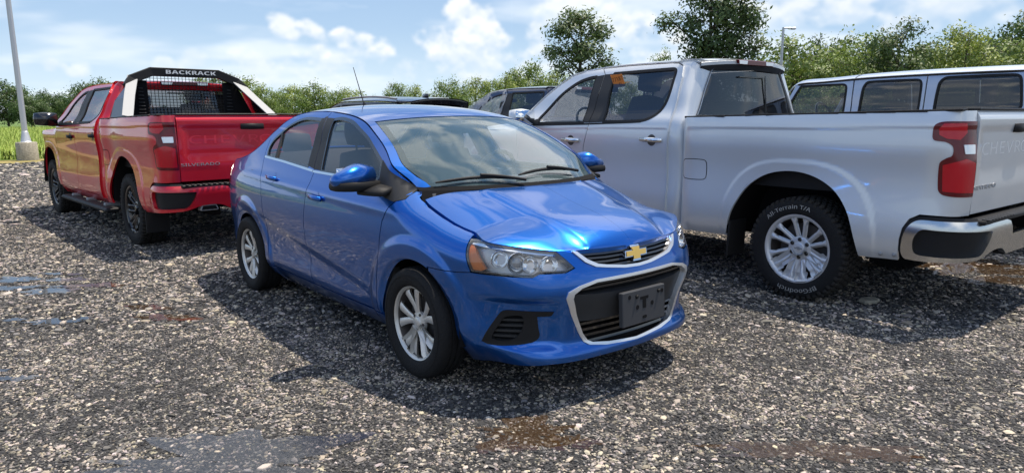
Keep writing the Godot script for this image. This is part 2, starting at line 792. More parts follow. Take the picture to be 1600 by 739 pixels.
func structure(called: String, mb: Mb, mat: Material) -> MeshInstance3D:
	var o := part(self, called, mb, mat)
	o.set_meta("kind", "structure")
	return o


func mat(called: String, color: Color, rough := 0.6, metal := 0.0, coat := 0.0) -> StandardMaterial3D:   # color in linear, real-world values
	var m := StandardMaterial3D.new()
	m.resource_name = called
	m.albedo_color = color.linear_to_srgb()
	m.roughness = rough
	m.metallic = metal
	if coat > 0.0:
		m.clearcoat_enabled = true
		m.clearcoat = coat
		m.clearcoat_roughness = 0.03
	M[called] = m
	return m


func glass(called: String, color: Color, alpha: float) -> StandardMaterial3D:
	var m := mat(called, color, 0.02)
	m.transparency = BaseMaterial3D.TRANSPARENCY_ALPHA
	m.albedo_color.a = alpha
	return m


func noise(freq: float, octaves := 4, seed_ := 1, size := 512, bump := false, strength := 4.0) -> NoiseTexture2D:
	var t := NoiseTexture2D.new()
	var f := FastNoiseLite.new()
	f.seed = seed_
	f.frequency = freq
	f.fractal_octaves = octaves
	t.noise = f
	t.width = size
	t.height = size
	t.seamless = true
	t.as_normal_map = bump
	t.bump_strength = strength
	return t


func make_materials() -> void:
	mat("blue_paint", Color(0.002, 0.105, 0.44), 0.28, 0.82, 1.0)
	mat("silver_paint", Color(0.64, 0.665, 0.685), 0.42, 0.40, 1.0)
	mat("red_paint", Color(0.60, 0.007, 0.020), 0.38, 0.30, 1.0)
	mat("lit_letter_red", Color(0.72, 0.03, 0.05), 0.4, 0.2, 0.5)  # body red made paler: light on the letter edges put into the colour
	mat("lit_letter_silver", Color(0.80, 0.81, 0.82), 0.3, 0.3)  # body silver made paler: highlights of the letter edges painted in
	mat("navy_paint", Color(0.012, 0.022, 0.06), 0.35, 0.3, 1.0)
	mat("black_paint", Color(0.012, 0.013, 0.016), 0.35, 0.1, 1.0)
	mat("slate_paint", Color(0.36, 0.42, 0.53), 0.40, 0.55, 1.0)
	mat("chrome", Color(0.80, 0.81, 0.82), 0.10, 1.0)
	mat("satin_chrome", Color(0.78, 0.79, 0.80), 0.30, 0.75)
	mat("worn_chrome", Color(0.62, 0.62, 0.60), 0.26, 1.0)
	mat("black_plastic", Color(0.018, 0.018, 0.019), 0.55)
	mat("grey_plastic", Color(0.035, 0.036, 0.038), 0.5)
	mat("bracket_plastic", Color(0.055, 0.057, 0.062), 0.5)
	mat("gloss_black", Color(0.010, 0.010, 0.011), 0.15, 0.0, 0.6)
	mat("dark", Color(0.008, 0.008, 0.009), 0.9)
	mat("rubber", Color(0.016, 0.016, 0.017), 0.72)
	mat("tread", Color(0.030, 0.028, 0.026), 0.9)
	mat("alloy", Color(0.60, 0.59, 0.56), 0.36, 0.5, 0.3)
	mat("alloy_dark", Color(0.20, 0.19, 0.18), 0.5, 0.7)
	mat("alloy_bright", Color(0.60, 0.62, 0.65), 0.40, 0.45, 0.4)
	mat("black_alloy", Color(0.02, 0.02, 0.022), 0.28, 0.4, 0.6)
	mat("iron", Color(0.10, 0.09, 0.085), 0.6, 0.6)
	mat("seat_cloth", Color(0.022, 0.023, 0.027), 0.85)
	mat("trim_cloth", Color(0.16, 0.155, 0.15), 0.9)
	mat("dash", Color(0.065, 0.068, 0.072), 0.7)
	mat("gold", Color(0.72, 0.46, 0.10), 0.38, 0.7, 0.5)
	mat("white_paint", Color(0.78, 0.78, 0.76), 0.5)
	mat("white_ink", Color(0.34, 0.335, 0.32), 0.8)
	mat("lamp_inner", Color(0.44, 0.45, 0.47), 0.32, 0.6)
	mat("bright_letter", Color(0.42, 0.42, 0.42), 0.35, 0.35)
	mat("red_lens", Color(0.52, 0.004, 0.014), 0.16, 0.0, 0.2)
	mat("dark_red_lens", Color(0.12, 0.002, 0.006), 0.18, 0.0, 0.15)
	mat("clear_lens", Color(0.75, 0.76, 0.78), 0.14, 0.5, 0.6)
	mat("amber_lens", Color(0.50, 0.13, 0.012), 0.3)
	mat("grey_lens", Color(0.20, 0.21, 0.22), 0.06, 0.3, 1.0)
	mat("reflector", Color(0.80, 0.82, 0.84), 0.16, 1.0)
	mat("steel", Color(0.27, 0.28, 0.29), 0.65, 0.3)
	mat("rust", Color(0.24, 0.10, 0.05), 0.8, 0.3)
	mat("orange_paper", Color(0.80, 0.26, 0.05), 0.8)
	mat("ink", Color(0.05, 0.02, 0.02), 0.8)
	mat("blue_badge", Color(0.05, 0.10, 0.35), 0.4)
	mat("galvanised", Color(0.56, 0.57, 0.58), 0.45, 0.5)
	var cc := mat("concrete", Color(0.42, 0.40, 0.36), 0.9)
	cc.albedo_texture = noise(0.02, 5, 3)
	cc.uv1_triplanar = true
	cc.uv1_scale = Vector3(1.3, 1.3, 1.3)
	cc.albedo_color = Color(0.92, 0.9, 0.85)
	var ramp := Gradient.new()
	ramp.set_color(0, Color(0.50, 0.49, 0.46))
	ramp.set_color(1, Color(0.78, 0.76, 0.72))
	(cc.albedo_texture as NoiseTexture2D).color_ramp = ramp
	glass("clear_glass", Color(0.05, 0.09, 0.085), 0.10)
	glass("windscreen_glass", Color(0.22, 0.36, 0.40), 0.17)      # laminated; pale sky reflection is put into its colour as a veil
	glass("side_glass", Color(0.06, 0.09, 0.09), 0.20)
	glass("tinted_glass", Color(0.010, 0.011, 0.013), 0.72)
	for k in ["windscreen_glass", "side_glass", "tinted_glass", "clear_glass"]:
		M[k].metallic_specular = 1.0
	glass("lens_glass", Color(0.6, 0.62, 0.64), 0.05)
	for k in ["rubber", "tread", "black_plastic", "grey_plastic", "bracket_plastic", "dark"]:
		M[k].metallic_specular = 0.28
	for k in ["rubber", "tread"]:
		M[k].normal_enabled = true
		M[k].normal_texture = noise(0.08, 3, 7, 256, true, 3.0)
		M[k].uv1_triplanar = true
		M[k].uv1_scale = Vector3(4, 4, 4)
	for k in ["black_plastic", "grey_plastic"]:
		M[k].normal_enabled = true
		M[k].normal_scale = 0.35
		M[k].normal_texture = M["rubber"].normal_texture
		M[k].uv1_triplanar = true
		M[k].uv1_scale = Vector3(12, 12, 12)


# ================================================================ the place: gravel lot, field, trees, lamp posts
const EDGE := Vector2(-15.75, -21.04)          # the edge of the lot runs through here ...
const ALONG := Vector2(0.60, -0.80)            # ... this way


func beyond(p: Vector2) -> float:               # metres past the edge of the lot (towards the field)
	return (p - EDGE).dot(Vector2(-0.80, -0.60))


func stone_tone(r: RandomNumberGenerator, pale: float) -> Color:
	var t := r.randf()
	if t < pale:
		var k := 0.18 + 0.36 * pow(r.randf(), 1.3)
		return Color(k, k * r.randf_range(0.82, 0.91), k * r.randf_range(0.62, 0.82))
	if t < pale + 0.30:
		var k := r.randf_range(0.06, 0.19)
		return Color(k, k * 0.94, k * r.randf_range(0.78, 0.95))
	var d := r.randf_range(0.020, 0.066)
	return Color(d, d * 0.98, d * 0.98)


func gravel_picture() -> Image:                 # strewn stones, seen from above, wrapping round
	var n := 1024
	var im := Image.create(n, n, false, Image.FORMAT_RGB8)
	im.fill(Color(0.030, 0.029, 0.029).linear_to_srgb())
	var r := RandomNumberGenerator.new()
	r.seed = 99
	for k in 26000:
		var c := Vector2(r.randf() * n, r.randf() * n)
		var a := r.randf_range(1.5, 4.2) if r.randf() < 0.93 else r.randf_range(4.0, 7.5)
		var b := a * r.randf_range(0.5, 0.9)
		var t := r.randf() * PI
		var co := cos(t)
		var si := sin(t)
		var col := stone_tone(r, 0.27).linear_to_srgb()
		var m := int(ceil(a))
		for y in range(-m, m + 1):
			for x in range(-m, m + 1):
				var u := (x * co + y * si) / a
				var v := (-x * si + y * co) / b
				if u * u + v * v < 1.0:
					im.set_pixel(posmod(int(c.x) + x, n), posmod(int(c.y) + y, n), col)
	return im


func make_ground() -> void:
	var m := mat("gravel_bed", Color.WHITE, 0.95)
	m.albedo_texture = ImageTexture.create_from_image(gravel_picture())
	m.albedo_color = Color.WHITE
	m.uv1_triplanar = true
	m.uv1_world_triplanar = true
	m.uv1_scale = Vector3(0.21, 0.21, 0.21)
	m.normal_enabled = true
	m.normal_texture = noise(0.09, 3, 21, 512, true, 8.0)
	var b := Mb.new()
	var far := 900.0
	b.face([Vector3(-far, 0, 200), Vector3(far, 0, 200), Vector3(far, 0, -far), Vector3(-far, 0, -far)], Vector3.UP)
	structure("gravel_lot", b, m)
	# the field: dry verge, then green
	var strip := func(a: float, c: float, y: float, name_: String, mt: Material) -> void:
		var q := Mb.new()
		var out := Vector2(-0.80, -0.60)
		var pts := []
		for k in [[-40.0, a], [400.0, a], [400.0, c], [-40.0, c]]:
			var p: Vector2 = EDGE + ALONG * k[0] + out * k[1]
			pts.append(Vector3(p.x, y, p.y))
		q.face(pts, Vector3.UP)
		structure(name_, q, mt)
	var g := mat("verge", Color(0.30, 0.25, 0.12), 0.95)
	var ramp := Gradient.new()
	ramp.set_color(0, Color(0.38, 0.36, 0.16))
	ramp.set_color(1, Color(0.70, 0.62, 0.40))
	g.albedo_texture = noise(0.05, 5, 8)
	(g.albedo_texture as NoiseTexture2D).color_ramp = ramp
	g.albedo_color = Color.WHITE
	g.uv1_triplanar = true
	g.uv1_world_triplanar = true
	g.uv1_scale = Vector3(0.6, 0.6, 0.6)
	strip.call(0.0, 3.2, 0.006, "verge", g)
	var f := mat("field_soil", Color(0.10, 0.17, 0.03), 0.95)
	strip.call(2.6, 700.0, 0.012, "field", f)
	var r := RandomNumberGenerator.new()
	r.seed = 31
	# puddles: films of water that the stones stick out of
	var wet := glass("puddle_water", Color(0.040, 0.038, 0.036), 0.50)
	var brown := glass("brown_water", Color(0.075, 0.040, 0.014), 0.42)
	var damp := glass("damp_film", Color(0.020, 0.020, 0.022), 0.30)
	damp.roughness = 0.20
	for q in [[-4.20, 5.95, 0.42, 0.20, wet, 0.016], [-3.85, 5.60, 0.34, 0.20, wet, 0.016], [-4.30, 5.50, 0.40, 0.12, wet, 0.016], [-3.35, 4.58, 0.28, 0.11, wet, 0.015], [-3.15, 4.66, 0.12, 0.07, wet, 0.015], [-2.80, 3.57, 0.16, 0.10, wet, 0.013],
			[-2.46, 4.68, 0.20, 0.085, brown, 0.0165], [-2.75, 4.95, 0.17, 0.07, brown, 0.016], [-3.55, 5.65, 0.20, 0.07, brown, 0.016],
			[0.05, 2.86, 0.24, 0.15, brown, 0.011], [1.25, 2.70, 0.34, 0.10, brown, 0.011], [4.34, 6.18, 0.75, 0.26, brown, 0.017], [4.17, 5.68, 0.55, 0.12, brown, 0.016], [3.89, 6.33, 0.5, 0.14, brown, 0.016], [-1.20, 2.60, 0.58, 0.26, damp, 0.0125]]:
		for piece in (5 if q[4] == wet else 2 if q[4] == brown else 1):
			var c := Vector2(q[0], -q[1])
			var rx: float = q[2]
			var rz: float = q[3]
			if q[4] == wet:
				c += Vector2(r.randf_range(-0.9, 0.9) * rx, r.randf_range(-0.8, 0.8) * rz)
				rx *= r.randf_range(0.22, 0.55)
				rz *= r.randf_range(0.25, 0.6)
			elif piece == 1:
				c += Vector2(rx * 0.9, rz * 0.5)
				rx *= 0.4
				rz *= 0.5
			var poly := PackedVector2Array()
			var ph := [r.randf() * TAU, r.randf() * TAU, r.randf() * TAU, r.randf() * TAU]
			for k in 96:
				var a := TAU * k / 96.0
				var w := 0.9 + 0.26 * sin(a * 2.0 + ph[0]) + 0.20 * sin(a * 5.0 + ph[1]) + 0.15 * sin(a * 9.0 + ph[2]) + 0.12 * sin(a * 17.0 + ph[3])
				poly.append(c + Vector2(cos(a) * rx, sin(a) * rz) * w)
			var p := Mb.new()
			for v in poly:
				p.vert(Vector3(v.x, q[5] - 0.005 + 0.0004 * piece, v.y), Vector3.UP)
			var t := Geometry2D.triangulate_polygon(poly)
			for k in range(0, t.size(), 3):
				p.tri(t[k], t[k + 1], t[k + 2])
			structure("puddle", p, q[4])


func stone_mesh(r: RandomNumberGenerator, flat: float) -> ArrayMesh:      # a chipped lump of twenty faces
	var t := 1.618
	var vs := []
	for q in [[-1, t, 0], [1, t, 0], [-1, -t, 0], [1, -t, 0], [0, -1, t], [0, 1, t], [0, -1, -t], [0, 1, -t], [t, 0, -1], [t, 0, 1], [-t, 0, -1], [-t, 0, 1]]:
		var v := Vector3(q[0], q[1], q[2]).normalized() * r.randf_range(0.72, 1.15)
		vs.append(Vector3(v.x, v.y * flat, v.z * 0.78))
	var b := Mb.new()
	for f in [[0, 11, 5], [0, 5, 1], [0, 1, 7], [0, 7, 10], [0, 10, 11], [1, 5, 9], [5, 11, 4], [11, 10, 2], [10, 7, 6], [7, 1, 8], [3, 9, 4], [3, 4, 2], [3, 2, 6], [3, 6, 8], [3, 8, 9], [4, 9, 5], [2, 4, 11], [6, 2, 10], [8, 6, 7], [9, 8, 1]]:
		b.facen([vs[f[0]], vs[f[1]], vs[f[2]]], Vector3.ZERO)
	return b.mesh()


func make_gravel() -> void:
	var m := mat("stone", Color.WHITE, 0.88)
	m.albedo_color = Color.WHITE
	m.vertex_color_use_as_albedo = true
	var r := RandomNumberGenerator.new()
	r.seed = 5
	var patch := FastNoiseLite.new()
	patch.seed = 3
	patch.frequency = 0.9
	patch.fractal_octaves = 3
	var fine := FastNoiseLite.new()
	fine.seed = 12
	fine.frequency = 5.5
	fine.fractal_octaves = 2
	var kinds := [[], [], []]
	for zone in [[1.9, 4.4, 0.0125], [4.4, 9.0, 0.021], [9.0, 17.0, 0.040], [17.0, 27.0, 0.10]]:
		var sp: float = zone[2]
		var d: float = zone[0]
		while d < zone[1]:
			var half := d * 0.80 + 0.5
			var x := -half
			while x < half:
				var p := Vector2(x + r.randf_range(-0.5, 0.5) * sp, -(d + r.randf_range(-0.5, 0.5) * sp))
				x += sp
				if beyond(p) > 0.3 or r.randf() < 0.12:
					continue
				var pn := patch.get_noise_2d(p.x, p.y)
				var s := sp * (0.40 + 0.55 * pow(r.randf(), 3.0))
				if r.randf() < 0.010 + 0.016 * maxf(pn, 0.0):
					s = clampf(sp, 0.013, 0.026) * r.randf_range(0.9, 1.7)
				var big := s > sp * 0.9
				var bs := Basis(Vector3.UP, r.randf() * TAU) * Basis(Vector3.RIGHT, r.randf_range(-0.35, 0.35)) * Basis.from_scale(Vector3(s * r.randf_range(0.9, 1.6), s * (0.6 if big else 1.0), s * r.randf_range(0.8, 1.2)))
				var c := stone_tone(r, clampf(0.24 + pn * 0.34 + fine.get_noise_2d(p.x, p.y) * 0.38 + (0.25 if big else 0.0), 0.04, 0.75))
				kinds[r.randi() % 3].append([Transform3D(bs, Vector3(p.x, s * r.randf_range(0.05, 0.35), p.y)), c])
			d += sp
	for k in 3:
		var mm := MultiMesh.new()
		mm.transform_format = MultiMesh.TRANSFORM_3D
		mm.use_colors = true
		mm.mesh = stone_mesh(r, [0.55, 0.7, 0.42][k])
		mm.instance_count = kinds[k].size()
		for i in kinds[k].size():
			mm.set_instance_transform(i, kinds[k][i][0])
			mm.set_instance_color(i, kinds[k][i][1])
		var o := MultiMeshInstance3D.new()
		o.multimesh = mm
		o.material_override = m
		o.name = numbered("gravel")
		add_child(o)
		o.set_meta("kind", "stuff")
		o.set_meta("label", "loose black and buff gravel covering the parking lot")
		o.set_meta("category", "gravel")


func make_field() -> void:
	var m := mat("crop_leaf", Color.WHITE, 0.6)
	m.albedo_color = Color.WHITE
	m.vertex_color_use_as_albedo = true
	m.backlight_enabled = true
	m.backlight = Color(0.5, 0.5, 0.5)
	var r := RandomNumberGenerator.new()
	r.seed = 17
	for kind in 2:
		var b := Mb.new()
		for k in 16:                                     # a tuft of arching blades
			var a := r.randf() * TAU
			var h := r.randf_range(0.5, 1.0)
			var lean := r.randf_range(0.10, 0.42)
			var d := Vector3(cos(a), 0, sin(a))
			var o := Vector3(r.randf_range(-0.22, 0.22), 0, r.randf_range(-0.22, 0.22))
			var side := Vector3(-d.z, 0, d.x) * r.randf_range(0.012, 0.026)
			var tone := Color(0.19, 0.33, 0.04).lerp(Color(0.38, 0.46, 0.11), r.randf())
			var pts := [o, o + d * lean * 0.35 + Vector3(0, h * 0.6, 0), o + d * lean + Vector3(0, h, 0)]
			var s0 := b.v.size()
			for j in 3:
				var w: Vector3 = side * [1.0, 0.9, 0.08][j]
				for sg in [-1.0, 1.0]:
					b.vert(pts[j] + w * sg, (d * 0.4 + Vector3.UP * 0.6).normalized())
					b.col.append(tone)
			for j in 2:
				b.tri(s0 + j * 2, s0 + j * 2 + 1, s0 + j * 2 + 3)
				b.tri(s0 + j * 2, s0 + j * 2 + 3, s0 + j * 2 + 2)
		var at := []
		while at.size() < 17000:
			var along := r.randf_range(-6.0, 40.0)
			var out := 3.0 + 70.0 * pow(r.randf(), 2.2)
			var p := EDGE + ALONG * (along + out * r.randf_range(-0.7, 0.7)) + Vector2(-0.80, -0.60) * out
			at.append(Transform3D(Basis(Vector3.UP, r.randf() * TAU) * Basis.from_scale(Vector3.ONE * r.randf_range(0.36, 0.68)), Vector3(p.x, 0.0, p.y)))
		var mm := MultiMesh.new()
		mm.transform_format = MultiMesh.TRANSFORM_3D
		mm.mesh = b.mesh()
		mm.instance_count = at.size()
		for i in at.size():
			mm.set_instance_transform(i, at[i])
		var o := MultiMeshInstance3D.new()
		o.multimesh = mm
		o.material_override = m
		o.name = numbered("tall_grass")
		add_child(o)
		o.set_meta("kind", "stuff")
		o.set_meta("label", "tall bright green grass growing over the field beyond the lot")
		o.set_meta("category", "grass")


func leafy_tree(r: RandomNumberGenerator, h: float, lobes: Array, leaves: int, size: float, tones: Array) -> Dictionary:
	# lobes: (x, y, z, radius, height radius) in shares of the height
	var wood := Mb.new()
	var lean := Vector3(r.randf_range(-0.04, 0.04), 0, r.randf_range(-0.04, 0.04)) * h
	wood.tube([Vector3(0, -0.1, 0), lean * 0.3 + Vector3(0, h * 0.25, 0), lean * 0.7 + Vector3(0, h * 0.55, 0), lean + Vector3(0, h * 0.9, 0)], [h * 0.024, h * 0.018, h * 0.011, h * 0.003], 7)
	var crown := Mb.new()
	var weights := []
	var total := 0.0
	for l in lobes:
		total += l[3] * l[3] * l[4]
		weights.append(total)
	for l in lobes:
		var c := Vector3(l[0], l[1], l[2]) * h
		var foot := lean * 0.5 + Vector3(0, maxf(h * 0.12, c.y - l[4] * h * 0.9 - absf(l[0]) * h * 0.4), 0)
		wood.tube([foot, foot.lerp(c, 0.5) + Vector3(0, h * 0.02, 0), c + Vector3(0, l[4] * h * 0.5, 0)], [h * 0.010, h * 0.006, h * 0.002], 5)
		for k in 6:
			var d := Vector3(r.randf_range(-1, 1), r.randf_range(-0.4, 0.9), r.randf_range(-1, 1)).normalized()
			wood.tube([c, c + d * Vector3(l[3], l[4], l[3]) * h * 0.9], [h * 0.004, h * 0.0012], 4)
	var made := 0
	while made < leaves:
		# leaves come in sprays
		var w := r.randf() * total
		var k := 0
		while weights[k] < w:
			k += 1
		var l: Array = lobes[k]
		var d := Vector3(r.randfn(), r.randfn() * 1.0, r.randfn()).normalized()
		var rad := pow(r.randf(), 0.45)
		var c := (Vector3(l[0], l[1], l[2]) + d * Vector3(l[3], l[4], l[3]) * rad * r.randf_range(0.85, 1.12)) * h
		var tone: Color = (tones[0] as Color).lerp(tones[1], r.randf())
		var n := 5 + r.randi() % 9
		var out := (d + Vector3(0, 0.5, 0)).normalized()
		for q in n:
			var p := c + Vector3(r.randfn(), r.randfn() * 0.8, r.randfn()) * size * 0.95
			var nn := (out + Vector3(r.randfn(), r.randfn(), r.randfn()) * 0.55).normalized()
			var u := nn.cross(Vector3(r.randfn(), r.randfn(), r.randfn())).normalized()
			var vv := nn.cross(u)
			var s := size * r.randf_range(0.30, 0.62)
			var s0 := crown.v.size()
			var sh := (out * 0.6 + nn * 0.6).normalized()
			var tn := tone * r.randf_range(0.8, 1.2)
			for e in [[-1.0, 0.0], [0.0, -0.45], [1.0, 0.0], [0.0, 0.45]]:
				crown.vert(p + u * s * e[0] + vv * s * e[1], sh)
				crown.col.append(Color(tn.r, tn.g, tn.b))
			crown.tri(s0, s0 + 1, s0 + 2)
			crown.tri(s0, s0 + 2, s0 + 3)
			made += 1
	return {"wood": wood.mesh(), "crown": crown.mesh(), "h": h}


var ordinals := ["first", "second", "third", "fourth", "fifth", "sixth", "seventh", "eighth", "ninth", "tenth", "eleventh", "twelfth", "thirteenth", "fourteenth", "fifteenth", "sixteenth", "seventeenth", "eighteenth"]


func plant(kind: Dictionary, px: float, top: float, dist: float, wide: float, label: String, group: String, r: RandomNumberGenerator) -> void:
	var o := thing("tree", label, "tree", Vector3((px - 800.0) * dist * 0.985 / 1065.0, 0, -dist), r.randf() * TAU if group else 0.0, group)
	var h := 1.409 + (182.0 - top) / 1065.0 * dist * 0.985
	var s: float = h / kind.h
	for q in [["trunk", kind.wood, M.bark], ["crown", kind.crown, M.leaf]]:
		var p := MeshInstance3D.new()
		p.mesh = q[1]
		p.material_override = q[2]
		p.name = q[0]
		p.scale = Vector3(s * wide, s, s * wide)
		o.add_child(p, true)


func make_trees() -> void:
	var r := RandomNumberGenerator.new()
	r.seed = 23
	mat("bark", Color(0.10, 0.085, 0.065), 0.9)
	var lm := mat("leaf", Color.WHITE, 0.55)
	lm.albedo_color = Color.WHITE
	lm.vertex_color_use_as_albedo = true
	lm.backlight_enabled = true
	lm.backlight = Color(0.8, 0.8, 0.8)
	var dark := [Color(0.040, 0.080, 0.020), Color(0.095, 0.155, 0.036)]
	var mid := [Color(0.085, 0.15, 0.026), Color(0.215, 0.28, 0.058)]
	var fresh := [Color(0.15, 0.225, 0.034), Color(0.33, 0.38, 0.085)]
	var round_lobes := func(n: int, spread: float, low: float) -> Array:
		var o := []
		for k in n:
			var y := lerpf(low, 0.88, float(k) / (n - 1))
			var w := spread * sin(PI * clampf((y - low * 0.5) / (1.05 - low * 0.5), 0.05, 0.95))
			var a := k * 2.4
			o.append([cos(a) * w * 0.62, y, sin(a) * w * 0.62, w * 0.48 + 0.04, 0.10 + 0.05 * r.randf()])
		return o
	var oaks := []
	for k in 2:
		oaks.append(leafy_tree(r, 8.0, round_lobes.call(16, 0.56, 0.12), 9500, 0.40, dark))
	var bushy := []
	for k in 3:
		bushy.append(leafy_tree(r, 6.0, round_lobes.call(14, 0.42, 0.10), 5600, 0.26, mid if k < 2 else fresh))
	var airy := []
	for k in 2:
		airy.append(leafy_tree(r, 7.0, round_lobes.call(13, 0.28, 0.09), 4800, 0.25, fresh if k == 0 else mid))
	var dim := leafy_tree(r, 7.0, round_lobes.call(13, 0.34, 0.10), 5200, 0.26, [Color(0.045, 0.085, 0.022), Color(0.11, 0.165, 0.040)])
	# the two tall ones, after the photograph: loose crown with a low side branch; broad dense crown with a side bough to the left
	var tall_a := leafy_tree(r, 9.0, [[0.0, 0.88, 0.0, 0.13, 0.08], [-0.11, 0.79, 0.05, 0.12, 0.08], [0.12, 0.80, -0.04, 0.11, 0.09], [-0.15, 0.64, -0.04, 0.10, 0.08], [0.02, 0.65, 0.03, 0.14, 0.09], [0.17, 0.58, 0.05, 0.08, 0.10], [-0.10, 0.52, 0.05, 0.10, 0.07], [0.07, 0.47, -0.04, 0.12, 0.08], [-0.04, 0.36, 0.0, 0.14, 0.08], [0.20, 0.42, 0.0, 0.07, 0.09], [0.13, 0.30, 0.05, 0.12, 0.08], [-0.13, 0.30, 0.0, 0.09, 0.07], [0.0, 0.18, 0.0, 0.15, 0.08]], 9000, 0.25, [Color(0.055, 0.100, 0.028), Color(0.14, 0.20, 0.06)])
	var tall_b := leafy_tree(r, 11.0, [[0.0, 0.90, 0.0, 0.14, 0.09], [0.13, 0.80, 0.05, 0.13, 0.09], [-0.08, 0.78, -0.05, 0.12, 0.09], [0.04, 0.68, 0.05, 0.17, 0.10], [0.20, 0.66, -0.04, 0.11, 0.10], [-0.26, 0.62, 0.0, 0.075, 0.07], [-0.13, 0.62, 0.05, 0.10, 0.08], [0.10, 0.54, -0.05, 0.17, 0.10], [-0.07, 0.50, 0.05, 0.13, 0.09], [0.22, 0.48, 0.03, 0.09, 0.09], [0.05, 0.40, 0.0, 0.19, 0.09], [-0.12, 0.34, 0.04, 0.13, 0.08], [0.18, 0.32, 0.0, 0.12, 0.09], [0.0, 0.22, 0.0, 0.20, 0.09]], 15000, 0.28, [Color(0.045, 0.088, 0.024), Color(0.12, 0.18, 0.05)])
	plant(tall_a, 903, 12, 46, 1.12, "tall loose-crowned tree rising behind the silver pickup's cab, sky showing through it", "", r)
	plant(tall_b, 1110, -62, 44, 0.98, "tallest tree, broad dense crown cut off by the top of the photo", "", r)
	var k := 0
	for q in [[-95, 125], [-45, 135], [12, 124], [48, 146], [80, 138], [112, 150], [152, 121]]:
		plant(oaks[k % 2], q[0], q[1], 112.0 + 7.0 * (k % 3), [1.0, 0.85, 1.1][k % 3], "dark full-crowned tree at the far side of the field, %s from the left" % ordinals[k], "dark trees across the field", r)
		k += 1
	k = 0
	for q in [[322, 118], [352, 110], [384, 118], [412, 131], [438, 141], [462, 130], [492, 127], [524, 138], [548, 135], [578, 150], [598, 151]]:
		plant(bushy[k % 3], q[0], q[1], 70.0 + 6.0 * (k % 3), [0.95, 0.8, 1.1][k % 3], "bushy light green tree beyond the red truck and the sedan's boot, %s from the left" % ordinals[k], "bushy trees behind the red truck", r)
		k += 1
	k = 0
	for q in [[600, 150], [622, 126], [648, 128], [670, 143], [700, 122], [722, 128], [746, 116], [770, 122], [790, 113], [808, 108], [826, 97], [846, 122], [872, 104], [944, 96], [985, 124], [1030, 80], [1068, 104]]:
		plant((airy if k % 3 != 1 else bushy)[k % 2], q[0], q[1], 66.0 + 5.0 * (k % 4), [0.85, 0.7, 0.95, 0.75][k % 4], "slim green tree in the row behind the blue sedan's roof, %s from the left" % ordinals[k], "row of trees behind the sedan", r)
		k += 1
	k = 0
	for q in [[1200, 96], [1238, 58], [1256, 86], [1278, 58], [1303, 84], [1322, 70], [1345, 54], [1368, 76], [1396, 34], [1420, 92], [1446, 74], [1474, 52], [1500, 38], [1528, 70], [1552, 62], [1576, 74], [1626, 50], [1680, 48]]:
		plant([airy[1], bushy[0], airy[0], dim, bushy[1]][k % 5], q[0], q[1], 56.0 + 5.0 * (k % 4), [0.95, 1.2, 1.05, 0.9][k % 4], "leafy green tree in the row behind the boxy wagon, %s from the left" % ordinals[k], "row of trees behind the boxy wagon", r)
		k += 1
	plant(oaks[0], 1602, 28, 74, 0.8, "dark tree standing taller behind the right end of the row", "", r)
	# the wood behind them, one far mass
	var at := []
	for i in 170:
		var d := r.randf_range(125.0, 170.0)
		at.append(Transform3D(Basis(Vector3.UP, r.randf() * TAU) * Basis.from_scale(Vector3(0.8, 1.0, 0.8) * r.randf_range(0.38, 0.55)), Vector3(lerpf(-1.7, 1.9, (i + r.randf()) / 170.0) * d, 0, -d)))
	var mm := MultiMesh.new()
	mm.transform_format = MultiMesh.TRANSFORM_3D
	mm.mesh = oaks[1].crown
	mm.instance_count = at.size()
	for i in at.size():
		mm.set_instance_transform(i, at[i])
	var o := MultiMeshInstance3D.new()
	o.multimesh = mm
	o.material_override = lm
	o.name = "distant_wood"
	add_child(o)
	o.set_meta("kind", "stuff")
	o.set_meta("label", "distant line of woodland along the horizon")
	o.set_meta("category", "woodland")


